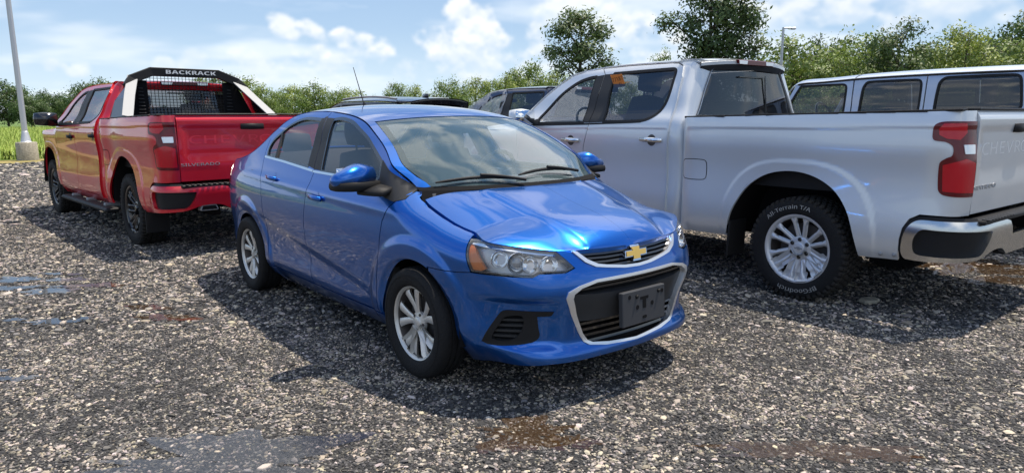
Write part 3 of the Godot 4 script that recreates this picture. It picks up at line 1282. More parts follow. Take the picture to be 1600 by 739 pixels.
func make_lamp_posts() -> void:
	var slab := Mb.new()
	slab.prism(V2([[-0.075, -0.035], [0.02, -0.05], [0.08, -0.02], [0.07, 0.04], [-0.03, 0.05], [-0.08, 0.02]]), Transform3D(Basis(Vector3.RIGHT, -PI / 2 + 0.10) * Basis(Vector3.BACK, 0.3), Vector3(2.72, 0.012, -5.02)), 0.022, 0.005)
	var sl := part(self, "slab_fragment", slab, M.concrete)
	sl.set_meta("label", "flat pale slab fragment on the gravel behind the silver pickup's rear wheel")
	sl.set_meta("category", "stone")
	var o := thing("lamp_post", "tall grey lamp post on a round concrete footing at the field's edge", "lamp post", Vector3(-16.55, 0, -23.4), 0.6)
	var b := Mb.new()
	b.lathe([Vector2(0.0, 0.62), Vector2(0.29, 0.62), Vector2(0.31, 0.60), Vector2(0.32, 0.0)], 28, Transform3D(Basis(Vector3.RIGHT, -PI / 2), Vector3.ZERO))
	part(o, "concrete_footing", b, M.concrete)
	b = Mb.new()
	var flare := Transform3D(Basis(Vector3.RIGHT, -PI / 2), Vector3(0, 0.62, 0))
	b.lathe([Vector2(0.10, 0.40), Vector2(0.13, 0.36), Vector2(0.21, 0.03), Vector2(0.23, 0.0)], 4, flare * Transform3D(Basis(Vector3.BACK, PI / 4), Vector3.ZERO), 0.99)
	part(o, "base_cover", b, M.galvanised)
	b = Mb.new()
	b.lathe([Vector2(0.0, 8.6), Vector2(0.085, 8.6), Vector2(0.125, 0.0)], 4, flare * Transform3D(Basis(Vector3.BACK, PI / 4), Vector3.ZERO), 0.99)
	part(o, "pole", b, M.galvanised)
	b = Mb.new()
	b.box(Vector3(0.55, 9.18, 0), Vector3(0.75, 0.10, 0.36), Basis(), 0.02)
	b.box(Vector3(0.12, 9.14, 0), Vector3(0.25, 0.08, 0.08), Basis(), 0.01)
	part(o, "lamp_head", b, M.galvanised)
	var D := 50.0
	o = thing("lamp_post", "distant grey lamp post with a short arm, behind the silver pickup", "lamp post", Vector3((1217.0 - 800.0) * D * 0.985 / 1065.0, 0, -D), 0.0)
	b = Mb.new()
	b.lathe([Vector2(0.0, 7.55), Vector2(0.09, 7.55), Vector2(0.14, 0.0)], 4, Transform3D(Basis(Vector3.RIGHT, -PI / 2), Vector3.ZERO) * Transform3D(Basis(Vector3.BACK, PI / 4), Vector3.ZERO), 0.99)
	part(o, "pole", b, M.galvanised)
	b = Mb.new()
	b.box(Vector3(0.34, 7.50, 0), Vector3(0.66, 0.09, 0.12), Basis(), 0.02)
	b.box(Vector3(0.70, 7.47, 0), Vector3(0.32, 0.14, 0.30), Basis(), 0.03)
	part(o, "lamp_head", b, M.galvanised)


# ================================================================ the blue sedan
var sedan_top: Sp        # height of the upper edge of the sides by distance s round the car: hood shut line
var sedan_wall: Wall
var roof_e := []         # splines of the roof's edge on the side (x, y, z) and of its middle (x, y)


func sedan_more(s: float, y: float, x: float, nx: float) -> float:
	var d := 0.0
	if absf(nx) < 0.6:
		for c in [0.012, -2.51]:                       # raised bands round the wheel arches
			var dy := y - 0.305
			var r := sqrt((x - c) * (x - c) + dy * dy)
			if dy > -0.2:
				d -= 0.013 * (1.0 - smoothstep(0.435, 0.495, r)) * smoothstep(0.30, 0.36, r)
				d += 0.010 * (1.0 - smoothstep(0.345, 0.372, r))
		# the slanting crease low on the doors, the skin under it kicked out towards the sill
		var yc := 0.30 + (-0.16 - x) * 0.148
		if y > 0.22 and x < -0.1 and x > -2.9:
			var in_x := smoothstep(-0.25, -0.55, x) * smoothstep(-2.9, -2.3, x)
			d += in_x * 0.013 * smoothstep(yc + 0.10, yc + 0.008, y) * smoothstep(0.235, maxf(yc - 0.015, 0.26), y)
		# shoulder line through the door handles
		var ys := 0.93 + (-1.2 - x) * 0.03
		d -= 0.006 * exp(-pow((y - ys) / 0.03, 2.0)) * smoothstep(0.2, -0.5, x) * smoothstep(-3.0, -2.6, x)
	if x > -0.40 and nx < 0.92:                         # the front wings round over to the hood
		var t := sedan_top.at(s)
		var h := 0.14
		var q := clampf((y - (t - h)) / h, 0.0, 1.0)
		d += 0.135 * smoothstep(-0.34, -0.10, x) * (1.0 - smoothstep(0.38, 0.56, x)) * (1.0 - sqrt(1.0 - 0.97 * q * q))
	if nx > 0.25 and y < 0.62:                          # hollow under the headlights round the fog lamp bezels
		var zz := sedan_wall.Z.at(s)
		var k := smoothstep(0.46, 0.56, zz) * smoothstep(0.83, 0.70, zz)
		d += k * 0.022 * smoothstep(0.56, 0.515, y) * smoothstep(0.28, 0.32, y)
	return d


func sedan_side(p: Vector2) -> Vector3:
	return sedan_wall.at(p)


func sedan_in(p: Vector2, d: float) -> Vector3:          # the same skin, drawn in by d
	var e := 0.006
	var a := sedan_wall.at(p)
	var n := (sedan_wall.at(p + Vector2(e, 0)) - sedan_wall.at(p - Vector2(e, 0))).cross(sedan_wall.at(p + Vector2(0, e)) - sedan_wall.at(p - Vector2(0, e))).normalized()
	if n.dot(a - Vector3(a.x * 0.75, 0.6, 0)) < 0:
		n = -n
	return a - n * d


func hood_height(cx: float) -> float:
	return hood_mid.at(cx)

var hood_mid: Sp
var hood_cx: Sp


func hood_at(p: Vector2) -> Vector3:                     # (s along the shut line, 0 at the edge to 1 in the middle)
	var e := sedan_wall.at(Vector2(p.x, sedan_top.at(absf(p.x))))
	var s := absf(p.x)
	var cx := hood_cx.at(s)
	var cy := hood_mid.at(cx)
	var w := clampf(p.y, 0.0, 1.0)
	var z := e.z * (1.0 - w)
	var x := lerpf(e.x, cx, 1.0 - pow(1.0 - w, 2.0))
	var y := lerpf(e.y, cy, 1.0 - pow(1.0 - w, lerpf(2.3, 6.5, smoothstep(0.80, 1.48, s))))
	# two creases: the middle stands proud of the flanks
	var az := absf(z)
	var zc := 0.385 - 0.13 * x
	var ze := absf(e.z)
	if ze > zc + 0.02 and az > zc - 0.1:
		var big := 0.017 * smoothstep(-0.04, 0.18, x) * smoothstep(0.0, 0.16, ze - zc)
		var t := clampf((az - zc) / (ze - zc), 0.0, 1.0)
		y -= big * (1.0 - exp(-0.5 * (az - zc + sqrt((az - zc) * (az - zc) + 0.0001)) / 0.026)) * (1.0 - smoothstep(0.1, 1.0, t))
	return Vector3(x, y, z)


func roof_at(p: Vector2) -> Vector3:                     # (index along the edge, -1 .. 1 across)
	var ex: float = roof_e[0].at(p.x)
	var ey: float = roof_e[1].at(p.x)
	var ez: float = roof_e[2].at(p.x)
	var cx: float = roof_e[3].at(p.x)
	var cy: float = roof_e[4].at(p.x)
	var a := 1.0 - pow(absf(p.y), 2.5)
	return Vector3(lerpf(ex, cx, a), lerpf(ey, cy, a), ez * p.y)


func make_sedan() -> void:
	sedan_top = Sp.new([[0, 0.755], [0.15, 0.757], [0.30, 0.762], [0.512, 0.771], [0.65, 0.784], [0.793, 0.802], [0.90, 0.818], [1.01, 0.836], [1.176, 0.868], [1.333, 0.914], [1.46, 0.957], [1.535, 0.995], [1.575, 1.015], [1.66, 1.065], [1.81, 1.10]])
	sedan_wall = Wall.new(
		[[0.872, 0], [0.858, 0.25], [0.815, 0.478], [0.70, 0.655], [0.52, 0.765], [0.30, 0.822], [0, 0.852], [-0.5, 0.866], [-1.2, 0.8675], [-1.9, 0.862], [-2.525, 0.848], [-2.95, 0.81], [-3.28, 0.71], [-3.47, 0.5], [-3.56, 0.25], [-3.58, 0]],
		[[0.10, 0.22], [0.18, 0.13], [0.24, 0.075], [0.32, 0.03], [0.42, 0.022], [0.55, 0.012], [0.70, 0.0], [0.82, 0.006], [0.92, 0.022], [1.0, 0.05], [1.06, 0.075], [1.12, 0.102], [1.25, 0.165], [1.40, 0.25], [1.46, 0.31]],
		[[0.10, 0.20], [0.14, 0.13], [0.17, 0.05], [0.20, 0.020], [0.235, 0.011], [0.262, 0.015], [0.295, 0.030], [0.36, 0.036], [0.45, 0.026], [0.54, 0.004], [0.60, 0.006], [0.65, 0.016], [0.70, 0.036], [0.76, 0.07], [0.84, 0.16], [0.95, 0.35]],
		[[0.10, 0.2], [0.2, 0.06], [0.35, 0.0], [0.55, 0.02], [0.75, 0.05], [0.95, 0.08], [1.05, 0.12], [1.46, 0.5]])
	sedan_wall.more = sedan_more
	hood_mid = Sp.new([[0.03, 1.024], [0.10, 1.014], [0.2, 0.988], [0.4, 0.930], [0.55, 0.895], [0.66, 0.860], [0.73, 0.828], [0.775, 0.795], [0.80, 0.768], [0.81, 0.755]])
	hood_cx = Sp.new([[0, 0.809], [0.15, 0.807], [0.30, 0.796], [0.512, 0.765], [0.65, 0.70], [0.793, 0.62], [0.95, 0.50], [1.176, 0.33], [1.485, 0.105]])
	var E := [[-0.10, 1.0], [-0.20, 1.07], [-0.30, 1.135], [-0.40, 1.20], [-0.52, 1.265], [-0.66, 1.325], [-0.80, 1.375], [-0.97, 1.41], [-1.2, 1.435], [-1.5, 1.452], [-1.75, 1.452], [-1.95, 1.435], [-2.1, 1.39], [-2.2, 1.335], [-2.32, 1.27], [-2.46, 1.19], [-2.62, 1.125], [-2.8, 1.085], [-3.0, 1.06], [-3.25, 1.035], [-3.45, 1.0]]
	var C := [[0.13, 0.992], [-0.02, 1.075], [-0.14, 1.145], [-0.26, 1.213], [-0.38, 1.283], [-0.51, 1.355], [-0.64, 1.41], [-0.80, 1.452], [-1.1, 1.487], [-1.45, 1.502], [-1.75, 1.497], [-2.0, 1.477], [-2.2, 1.445], [-2.35, 1.395], [-2.5, 1.32], [-2.65, 1.235], [-2.82, 1.15], [-2.95, 1.118], [-3.1, 1.10], [-3.3, 1.085], [-3.5, 1.05]]
	var lists := [[], [], [], [], []]
	for k in E.size():
		var w := sedan_wall.at(Vector2(sedan_wall.s_of(E[k][0]), E[k][1]))
		lists[0].append([k, w.x])
		lists[1].append([k, E[k][1]])
		lists[2].append([k, w.z])
		lists[3].append([k, C[k][0]])
		lists[4].append([k, C[k][1]])
	for l in lists:
		roof_e.append(Sp.new(l))
	var car := thing("sedan", "blue four-door sedan parked nose towards the viewer, in the middle of the lot", "car", Vector3(0.1026, 0, -4.0912), -0.8744)
	var blue: Material = M.blue_paint
	var S := func(x: float) -> float: return sedan_wall.s_of(x)
	var L := sedan_wall.L
	var arch_f := outline([[1.76, 0.12], [1.76, 0.12], [1.772, 0.267], [1.732, 0.411], [1.668, 0.518], [1.552, 0.620], [1.42, 0.667], [1.288, 0.652], [1.211, 0.597], [1.148, 0.510], [1.10, 0.42], [1.087, 0.30], [1.11, 0.12], [1.11, 0.12]])
	var sr: float = S.call(-2.51)
	var arch_r := PackedVector2Array([Vector2(sr - 0.36, 0.1)])
	arch_r.append_array(disc(Vector2(sr, 0.292), 0.352, 26, PI, 0.0))
	arch_r.append(Vector2(sr + 0.36, 0.1))
	var gap := 0.0032
	var panel := func(poly: PackedVector2Array, holes: Array, name_: String, m: Material, du := 0.02, dv := 0.014, thick := 0.022, lift := 0.0) -> Array:
		var b := Mb.new()
		b.region(dense(poly, 0.03), holes, sedan_side, du, dv, thick, lift)
		return pair(car, name_, b, m)
	# ---- the roof edge as a line in (s, y), for the upper bounds of doors and quarter panel
	var rim := []
	for k in 81:
		var t := k * 0.25
		rim.append([S.call(roof_e[0].at(t)), roof_e[1].at(t), t])
	var rim_between := func(t0: float, t1: float) -> Array:
		var o := []
		for k in 25:
			var t := lerpf(t0, t1, k / 24.0)
			var px: float = E[0][0]
			px = Sp_x(E, t)
			o.append([S.call(px), roof_e[1].at(t)])
		return o
	# ---- front wing
	var cut_a := [[1.812, 0.285], [1.810, 0.316], [1.777, 0.511], [1.746, 0.597], [1.724, 0.736], [1.701, 0.84], [1.649, 0.917], [1.585, 0.978], [1.573, 1.005]]
	var cut_b := [[2.736, 0.285], [2.753, 0.372], [2.744, 0.465], [2.753, 0.505], [2.761, 0.595], [2.755, 0.739], [2.736, 0.88], [2.708, 1.0], [2.701, 1.053], [2.751, 1.239], [2.855, 1.41], [2.865, 1.449]]
	var wing := []
	wing.append_array(cut_a)
	wing.append([1.535, 1.009])
	for s in [1.51, 1.485, 1.41, 1.333, 1.26, 1.176, 1.09, 1.012]:
		wing.append([s, sedan_top.at(s) - 0.001])
	wing.append_array([[1.012, 0.823], [1.007, 0.782], [0.996, 0.738], [0.980, 0.70], [0.964, 0.662], [1.069, 0.651], [1.26, 0.651], [1.26, 0.29]])
	panel.call(grown(minus(V2(wing), arch_f), -gap), [], "front_wing", blue, 0.012, 0.010)
	# ---- doors with their glass
	var front_glass := outline([[2.600, 1.062], [2.600, 1.062], [2.680, 1.25], [2.725, 1.392], [2.725, 1.392], [2.615, 1.398], [2.440, 1.378], [2.300, 1.338], [2.145, 1.285], [2.015, 1.222], [1.865, 1.150], [1.865, 1.150], [1.830, 1.058], [1.830, 1.058], [2.210, 1.056]])
	var fd := cut_a.duplicate()
	for p in rim_between.call(0.5, 8.9):
		if p[0] > 1.59 and p[0] < 2.85:
			fd.append([p[0], p[1] - 0.004])
	var cb := cut_b.duplicate()
	cb.reverse()
	fd.append_array(cb)
	var fdp := grown(V2(fd), -gap)
	var fdoor: Array = panel.call(fdp, [grown(front_glass, 0.004)], "front_door", blue)
	var rear_glass := outline([[2.825, 1.078], [2.825, 1.078], [2.920, 1.392], [2.920, 1.392], [3.215, 1.398], [3.405, 1.355], [3.545, 1.285], [3.635, 1.235], [3.665, 1.175], [3.635, 1.118], [3.635, 1.118], [3.440, 1.106]])
	var rd := cut_b.duplicate()
	for p in rim_between.call(8.95, 13.6):
		if p[0] > 2.88:
			rd.append([p[0], p[1] - 0.004])
	rd.append_array([[3.720, 1.235], [3.715, 1.17], [3.685, 1.09], [3.640, 1.0], [3.580, 0.90], [3.550, 0.78], [3.522, 0.66], [3.510, 0.285]])
	var rdp := grown(minus(V2(rd), grown(arch_r, 0.035)), -gap)
	var rdoor: Array = panel.call(rdp, [grown(rear_glass, 0.004)], "rear_door", blue)
	# ---- quarter panel with the tail
	var qp := []
	for p in [[3.510, 0.285], [3.522, 0.66], [3.550, 0.78], [3.580, 0.90], [3.640, 1.0], [3.685, 1.09], [3.715, 1.17], [3.720, 1.235], [3.670, 1.30]]:
		qp.append(p)
	for p in rim_between.call(13.5, 20.0):
		if p[0] > 3.68:
			qp.append([p[0], p[1] - 0.002])
	qp.append_array([[L, 1.0], [L, 0.20], [3.510, 0.20]])
	var tail := outline([[4.480, 0.86], [4.560, 0.97], [4.660, 1.035], [4.910, 1.02], [5.110, 0.98], [5.060, 0.86], [4.760, 0.82]])
	panel.call(grown(minus(V2(qp), arch_r), -gap), [tail], "quarter_panel", blue, 0.015, 0.012)
	var b := Mb.new()
	b.region(tail, [], sedan_side, 0.03, 0.03, 0.02, 0.003)
	pair(car, "tail_light", b, M.dark_red_lens)
	# ---- sill under the doors
	panel.call(V2([[1.770, 0.279], [3.510, 0.279], [3.510, 0.15], [1.770, 0.15]]), [], "sill", blue)
	# ---- what lies behind the shut lines
	b = Mb.new()
	var back := func(p: Vector2) -> Vector3: return sedan_in(p, 0.024)
	var inner := minus(minus(V2([[1.05, 0.15], [4.960, 0.15], [4.960, 0.98], [3.660, 1.05], [1.560, 1.02], [1.510, 0.95], [1.03, 0.80]]), grown(arch_f, 0.01)), grown(arch_r, 0.01))
	b.region(inner, [], back, 0.06, 0.05)
	pair(car, "inner_panel", b, M.dark)
	# ---- side glass, black pillars, bright strip
	for q in [[front_glass, fdoor], [rear_glass, rdoor]]:
		b = Mb.new()
		b.region(grown(q[0], 0.012), [], func(p: Vector2) -> Vector3: return sedan_in(p, 0.008), 0.05, 0.05)
		part(q[1][0], "window", b, M.side_glass)
		part(q[1][1], "window", b, M.side_glass, true)
		b = Mb.new()
		b.region(grown(q[0], 0.012), [grown(q[0], -0.008)], sedan_side, 0.04, 0.03, 0.012, 0.0015)
		part(q[1][0], "window_seal", b, M.gloss_black)
		part(q[1][1], "window_seal", b, M.gloss_black, true)
	for q in [[[[2.610, 1.066], [2.712, 1.066], [2.765, 1.25], [2.850, 1.405], [2.730, 1.401], [2.690, 1.25]], fdoor], [[[2.722, 1.07], [2.826, 1.085], [2.926, 1.402], [2.862, 1.405], [2.775, 1.25]], rdoor], [[[3.500, 1.296], [3.522, 1.286], [3.465, 1.112], [3.430, 1.108]], rdoor], [[[1.862, 1.165], [1.560, 1.020], [1.560, 0.968], [1.620, 0.952], [1.820, 0.985], [1.824, 1.06]], fdoor]]:
		b = Mb.new()
		b.region(V2(q[0]), [], sedan_side, 0.03, 0.03, 0.012, 0.003)
		part(q[1][0], "black_trim", b, M.grey_plastic)
		part(q[1][1], "black_trim", b, M.grey_plastic, true)
	for q in [[[[2.710, 1.060], [2.708, 1.046], [2.260, 1.040], [1.840, 1.040], [1.840, 1.053], [2.260, 1.054]], fdoor], [[[3.670, 1.118], [3.665, 1.104], [3.260, 1.084], [2.715, 1.048], [2.716, 1.063], [3.260, 1.098]], rdoor]]:
		b = Mb.new()
		b.region(V2(q[0]), [], sedan_side, 0.04, 0.02, 0.012, 0.007)
		part(q[1][0], "bright_strip", b, M.chrome)
		part(q[1][1], "bright_strip", b, M.chrome, true)
	# ---- door handles
	for q in [[Vector2(-1.13, 0.897), fdoor], [Vector2(-1.94, 0.972), rdoor]]:
		var c := sedan_wall.at(Vector2(S.call(q[0].x), q[0].y))
		b = Mb.new()
		b.rbox(c + Vector3(0, 0, 0.026), Vector3(0.20, 0.034, 0.022), 0.011, Basis(Vector3.BACK, -0.06), 4, func(p: Vector3) -> Vector3: return p + Vector3(0, 0, -0.012 * pow(p.x / 0.1, 2.0)))
		part(q[1][0], "door_handle", b, blue)
		part(q[1][1], "door_handle", b, blue, true)
		b = Mb.new()
		b.region(disc(Vector2(S.call(q[0].x + 0.01), q[0].y), 0.04, 24), [], sedan_side, 0.02, 0.02, 0.0, 0.0015)
		part(q[1][0], "handle_cup", b, blue)
		part(q[1][1], "handle_cup", b, blue, true)
	# ---- front bumper, headlights, grilles
	var half := [[0, 0.650], [0.10, 0.653], [0.225, 0.668], [0.292, 0.680], [0.352, 0.706], [0.41, 0.757], [0.45, 0.765], [0.508, 0.768], [0.46, 0.730], [0.416, 0.687], [0.478, 0.668], [0.61, 0.670], [0.646, 0.654], [0.762, 0.657], [0.964, 0.661], [1.069, 0.650], [1.25, 0.650], [1.25, 0.16], [1.13, 0.15], [1.01, 0.17], [0.843, 0.20], [0.552, 0.222], [0.252, 0.224], [0, 0.224]]
	var whole := minus(mirrored(half), arch_f)
	whole = minus(whole, flipped(arch_f))
	var lg := mirrored([[0, 0.622], [0.14, 0.622], [0.30, 0.622], [0.408, 0.603], [0.47, 0.578], [0.482, 0.548], [0.449, 0.470], [0.392, 0.359], [0.36, 0.308], [0.325, 0.287], [0.221, 0.270], [0, 0.258]])
	var lg_in := mirrored([[0, 0.607], [0.14, 0.607], [0.30, 0.608], [0.393, 0.590], [0.437, 0.565], [0.443, 0.543], [0.413, 0.46], [0.364, 0.352], [0.334, 0.312], [0.304, 0.297], [0.20, 0.282], [0, 0.270]])
	var fog := outline([[0.931, 0.312], [0.931, 0.312], [0.885, 0.385], [0.819, 0.472], [0.787, 0.486], [0.73, 0.487], [0.532, 0.480], [0.532, 0.480], [0.548, 0.458], [0.620, 0.456], [0.620, 0.456], [0.613, 0.40], [0.607, 0.350], [0.655, 0.320], [0.821, 0.300], [0.895, 0.301]])
	var fog_in := outline([[0.869, 0.333], [0.822, 0.418], [0.792, 0.450], [0.703, 0.458], [0.701, 0.392], [0.756, 0.335]])
	b = Mb.new()
	b.region(dense(whole, 0.03), [lg, fog, flipped(fog)], sedan_side, 0.025, 0.02, 0.02)
	part(car, "front_bumper", b, blue)
	var grille_back := func(p: Vector2) -> Vector3: return sedan_wall.at(p) * Vector3(1, 1, 0.98) - Vector3(0.055, 0, 0)
	b = Mb.new()
	b.region(mirrored([[0, 0.750], [0.43, 0.757], [0.45, 0.32], [0.38, 0.24], [0, 0.22]]), [], grille_back, 0.04, 0.03)
	part(car, "grille_backing", b, M.dark)
	b = Mb.new()
	b.region(lg, [lg_in], sedan_side, 0.02, 0.02, 0.03, 0.006)
	var ring := part(car, "grille_surround", b, M.satin_chrome)
	for q in [[0.572, 0.583], [0.590, 0.600], [0.385, 0.398], [0.353, 0.366], [0.322, 0.335], [0.292, 0.305]]:
		b = Mb.new()
		b.region(both(mirrored([[0, q[0]], [0.48, q[0]], [0.48, q[1]], [0, q[1]]]), lg_in), [], func(p: Vector2) -> Vector3: return sedan_wall.at(p) - Vector3(0.022, 0, 0), 0.03, 0.02, 0.03)
		part(ring, "grille_slat", b, M.gloss_black)
	b = Mb.new()
	b.region(both(outline([[-0.48, 0.560], [-0.48, 0.560], [-0.22, 0.546], [0, 0.540], [0.22, 0.546], [0.48, 0.560], [0.48, 0.560], [0.48, 0.412], [0.48, 0.412], [0, 0.404], [-0.48, 0.412], [-0.48, 0.412]]), lg_in), [], func(p: Vector2) -> Vector3: return sedan_in(p, 0.004 + 0.02 * smoothstep(0.28, 0.46, absf(p.x))), 0.03, 0.03, 0.05)
	part(car, "bumper_panel", b, M.grey_plastic)
	# upper grille: bars, bright lower edge, badge
	var ug := mirrored([[0, 0.750], [0.2, 0.754], [0.41, 0.762], [0.385, 0.759], [0.334, 0.720], [0.275, 0.692], [0.22, 0.683], [0.10, 0.668], [0, 0.664]])
	b = Mb.new()
	b.region(mirrored([[0, 0.663], [0.10, 0.667], [0.22, 0.682], [0.275, 0.692], [0.334, 0.719], [0.385, 0.758], [0.414, 0.760], [0.352, 0.707], [0.292, 0.680], [0.225, 0.669], [0.10, 0.653], [0, 0.649]]), [], sedan_side, 0.02, 0.01, 0.04, 0.006)
	part(car, "bright_grille_edge", b, M.satin_chrome)
	for y in [0.678, 0.699, 0.719, 0.738]:
		var bar := both(mirrored([[0, y - 0.005], [0.2, y - 0.004], [0.45, y + 0.008], [0.45, y + 0.017], [0.2, y + 0.006], [0, y + 0.005]]), ug)
		b = Mb.new()
		b.region(bar, [], func(p: Vector2) -> Vector3: return sedan_in(p, 0.012), 0.03, 0.01, 0.03)
		part(car, "grille_bar", b, M.gloss_black)
	var badge_at := func(p: Vector2) -> Vector3: return sedan_in(p, -0.012)
	b = Mb.new()
	b.region(bow_tie(0.092, 0.036, Vector2(0, 0.712)), [], badge_at, 0.02, 0.02, 0.025)
	var badge := part(car, "badge", b, M.chrome)
	b = Mb.new()
	b.region(bow_tie(0.083, 0.028, Vector2(0, 0.712)), [], badge_at, 0.02, 0.02, 0.0, 0.003)
	part(badge, "gold_face", b, M.gold)
	# plate bracket with its screw holes, slots
	var brk := Transform3D(Basis(Vector3(0, 0, -1), Vector3(0, 1, 0), Vector3(1, 0, 0)).rotated(Vector3.BACK, 0.06), Vector3(0.880, 0.447, 0))
	b = Mb.new()
	b.prism(grown(V2([[-0.165, -0.085], [0.165, -0.085], [0.165, 0.085], [-0.165, 0.085]]), 0.004), brk, 0.024, 0.004)
	var bracket := part(car, "plate_bracket", b, M.bracket_plastic)
	for q in [[-0.115, 0.06, 0.011], [-0.06, 0.056, 0.011], [0.115, 0.06, 0.011], [0.145, 0.056, 0.011], [-0.055, 0.0, 0.012], [0.062, 0.005, 0.012]]:
		b = Mb.new()
		b.prism(disc(Vector2(q[0], q[1]), q[2], 14), brk, 0.0255)
		part(bracket, "hole", b, M.dark)
	b = Mb.new()
	b.prism(V2([[-0.032, 0.05], [0.032, 0.05], [0.032, 0.036], [0.013, 0.034], [0.013, -0.012], [-0.013, -0.012], [-0.013, 0.034], [-0.032, 0.036]]), brk, 0.0255)
	part(bracket, "slot", b, M.dark)
	b = Mb.new()
	b.prism(grown(V2([[-0.012, -0.062], [0.012, -0.062], [0.012, -0.054], [-0.012, -0.054]]), 0.004), brk, 0.0255)
	part(bracket, "slot", b, M.dark)
	for q in [[-0.06, 0.056], [0.115, 0.06]]:
		b = Mb.new()
		b.lathe([Vector2(0.0, 0.034), Vector2(0.006, 0.034), Vector2(0.009, 0.03), Vector2(0.009, 0.02)], 12, brk * Transform3D(Basis(), Vector3(q[0], q[1], 0)))
		part(bracket, "screw", b, M.black_plastic)
	# fog lamp bezels
	b = Mb.new()
	b.region(fog, [fog_in], sedan_side, 0.02, 0.02, 0.03, 0.003)
	var bez := pair(car, "fog_bezel", b, M.black_plastic)
	b = Mb.new()
	b.region(grown(fog_in, 0.01), [], func(p: Vector2) -> Vector3: return sedan_in(p, 0.03), 0.03, 0.03)
	pair(car, "bezel_back", b, M.dark)
	for k in 4:
		var y := 0.350 + k * 0.028
		b = Mb.new()
		b.region(both(V2([[0.63, y - 0.006], [0.93, y - 0.012], [0.93, y - 0.001], [0.63, y + 0.006]]), fog_in), [], func(p: Vector2) -> Vector3: return sedan_in(p, 0.010), 0.03, 0.02, 0.02)
		part(bez[0], "slat", b, M.grey_plastic)
		part(bez[1], "slat", b, M.grey_plastic, true)
	make_headlights(car)
	# ---- hood
	b = Mb.new()
	# the loft shares its middle line: build each half on its own
	for sg in [1.0, -1.0]:
		b.region(V2([[0.004 * sg, 0.003], [1.478 * sg, 0.004], [1.478 * sg, 0.999], [0.004 * sg, 0.999]]), [], hood_at, 0.014, 0.010)
	var hd := part(car, "hood", b, blue)
	b = Mb.new()                                       # its turned-down rim
	for sg in [1.0, -1.0]:
		for k in 70:
			var q := []
			for j in 2:
				var s: float = lerpf(0.0, 1.478, (k + j) / 70.0) * sg
				q.append(hood_at(Vector2(s, 0.004)))
			var n0: Vector3 = (q[0] * Vector3(1, 0, 1)).normalized()
			b.face([q[0], q[1], q[1] + Vector3(-0.004, -0.03, 0), q[0] + Vector3(-0.004, -0.03, 0)], n0)
	part(hd, "hood_rim", b, blue)
	for z in [0.215, -0.265]:                           # washer jets
		b = Mb.new()
		b.rbox(Vector3(0.20, 0.966, z), Vector3(0.03, 0.012, 0.022), 0.005)
		part(hd, "washer_jet", b, M.black_plastic)
	# ---- cowl and wipers
	b = Mb.new()
	for k in 24:
		var q := []
		for j in 2:
			var w := lerpf(-1.0, 1.0, (k + j) / 24.0)
			var g := roof_at(Vector2(0.42, w))
			var h := hood_at(Vector2(1.48 * (1.0 if w >= 0 else -1.0), 1.0 - absf(w)))
			q.append([g, g + Vector3(0.03, -0.02, 0), h + Vector3(-0.01, -0.03, 0), h + Vector3(0.05, -0.035, 0)])
		for j in 3:
			b.facen([q[0][j], q[1][j], q[1][j + 1], q[0][j + 1]], Vector3(0, 0, 0))
	part(car, "cowl", b, M.dark)
	# ---- windscreen with its black border, roof, rear screen, boot lid
	b = Mb.new()
	var ws := outline([[0.36, -0.90], [0.36, -0.90], [0.36, 0.0], [0.36, 0.90], [0.36, 0.90], [1.0, 0.915], [3.0, 0.93], [6.0, 0.925], [6.02, 0.92], [6.02, 0.92], [6.10, 0.5], [6.12, 0.0], [6.10, -0.5], [6.02, -0.92], [6.02, -0.92], [3.0, -0.93], [1.0, -0.915]])
	var ws_in := outline([[0.75, -0.84], [0.75, -0.0], [0.75, 0.84], [1.0, 0.862], [3.0, 0.875], [5.4, 0.865], [5.72, 0.84], [5.80, 0.6], [5.82, 0], [5.80, -0.6], [5.72, -0.84], [5.4, -0.865], [3.0, -0.875], [1.0, -0.862]])
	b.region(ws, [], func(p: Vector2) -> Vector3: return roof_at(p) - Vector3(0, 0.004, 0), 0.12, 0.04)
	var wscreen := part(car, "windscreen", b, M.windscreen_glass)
	b = Mb.new()
	b.region(grown(ws, -0.02), [], func(p: Vector2) -> Vector3: return roof_at(p) - Vector3(0.006, 0.010, 0), 0.12, 0.04)
	part(wscreen, "inner_pane", b, M.clear_glass)
	b = Mb.new()
	b.region(ws, [ws_in], func(p: Vector2) -> Vector3: return roof_at(p) - Vector3(0.002, 0.007, 0), 0.12, 0.04)
	part(wscreen, "black_border", b, M.dark)
	for sg in [1.0, -1.0]:                              # pillars beside the glass
		b = Mb.new()
		var edge := []
		for k in 15:
			edge.append([lerpf(0.0, 6.02, k / 14.0), 0.999 * sg])
		for k in 15:
			var t := lerpf(6.02, 0.30, k / 14.0)
			edge.append([t, (0.935 if t > 1.0 else lerpf(0.90, 0.92, t)) * sg])
		b.region(V2(edge), [], roof_at, 0.12, 0.03, 0.01)
		part(car, "windscreen_pillar", b, blue)
	b = Mb.new()
	var rf := []
	for k in 21:
		var w := lerpf(-0.999, 0.999, k / 20.0)
		rf.append([6.03 + 0.11 * (1.0 - w * w), w])
	for k in 21:
		var w := lerpf(0.999, -0.999, k / 20.0)
		rf.append([13.2 - 0.2 * w * w, w])
	b.region(V2(rf), [], roof_at, 0.15, 0.05, 0.01)
	part(car, "roof", b, blue)
	b = Mb.new()
	b.region(V2([[13.2, -0.86], [13.2, 0.86], [16.0, 0.84], [16.0, -0.84]]), [], roof_at, 0.15, 0.06)
	part(car, "rear_screen", b, M.side_glass)
	b = Mb.new()
	for sg in [1.0, -1.0]:
		b.region(V2([[13.02, 0.999 * sg], [16.0, 0.999 * sg], [16.0, 0.845 * sg], [13.15, 0.865 * sg]]), [], roof_at, 0.15, 0.05, 0.01)
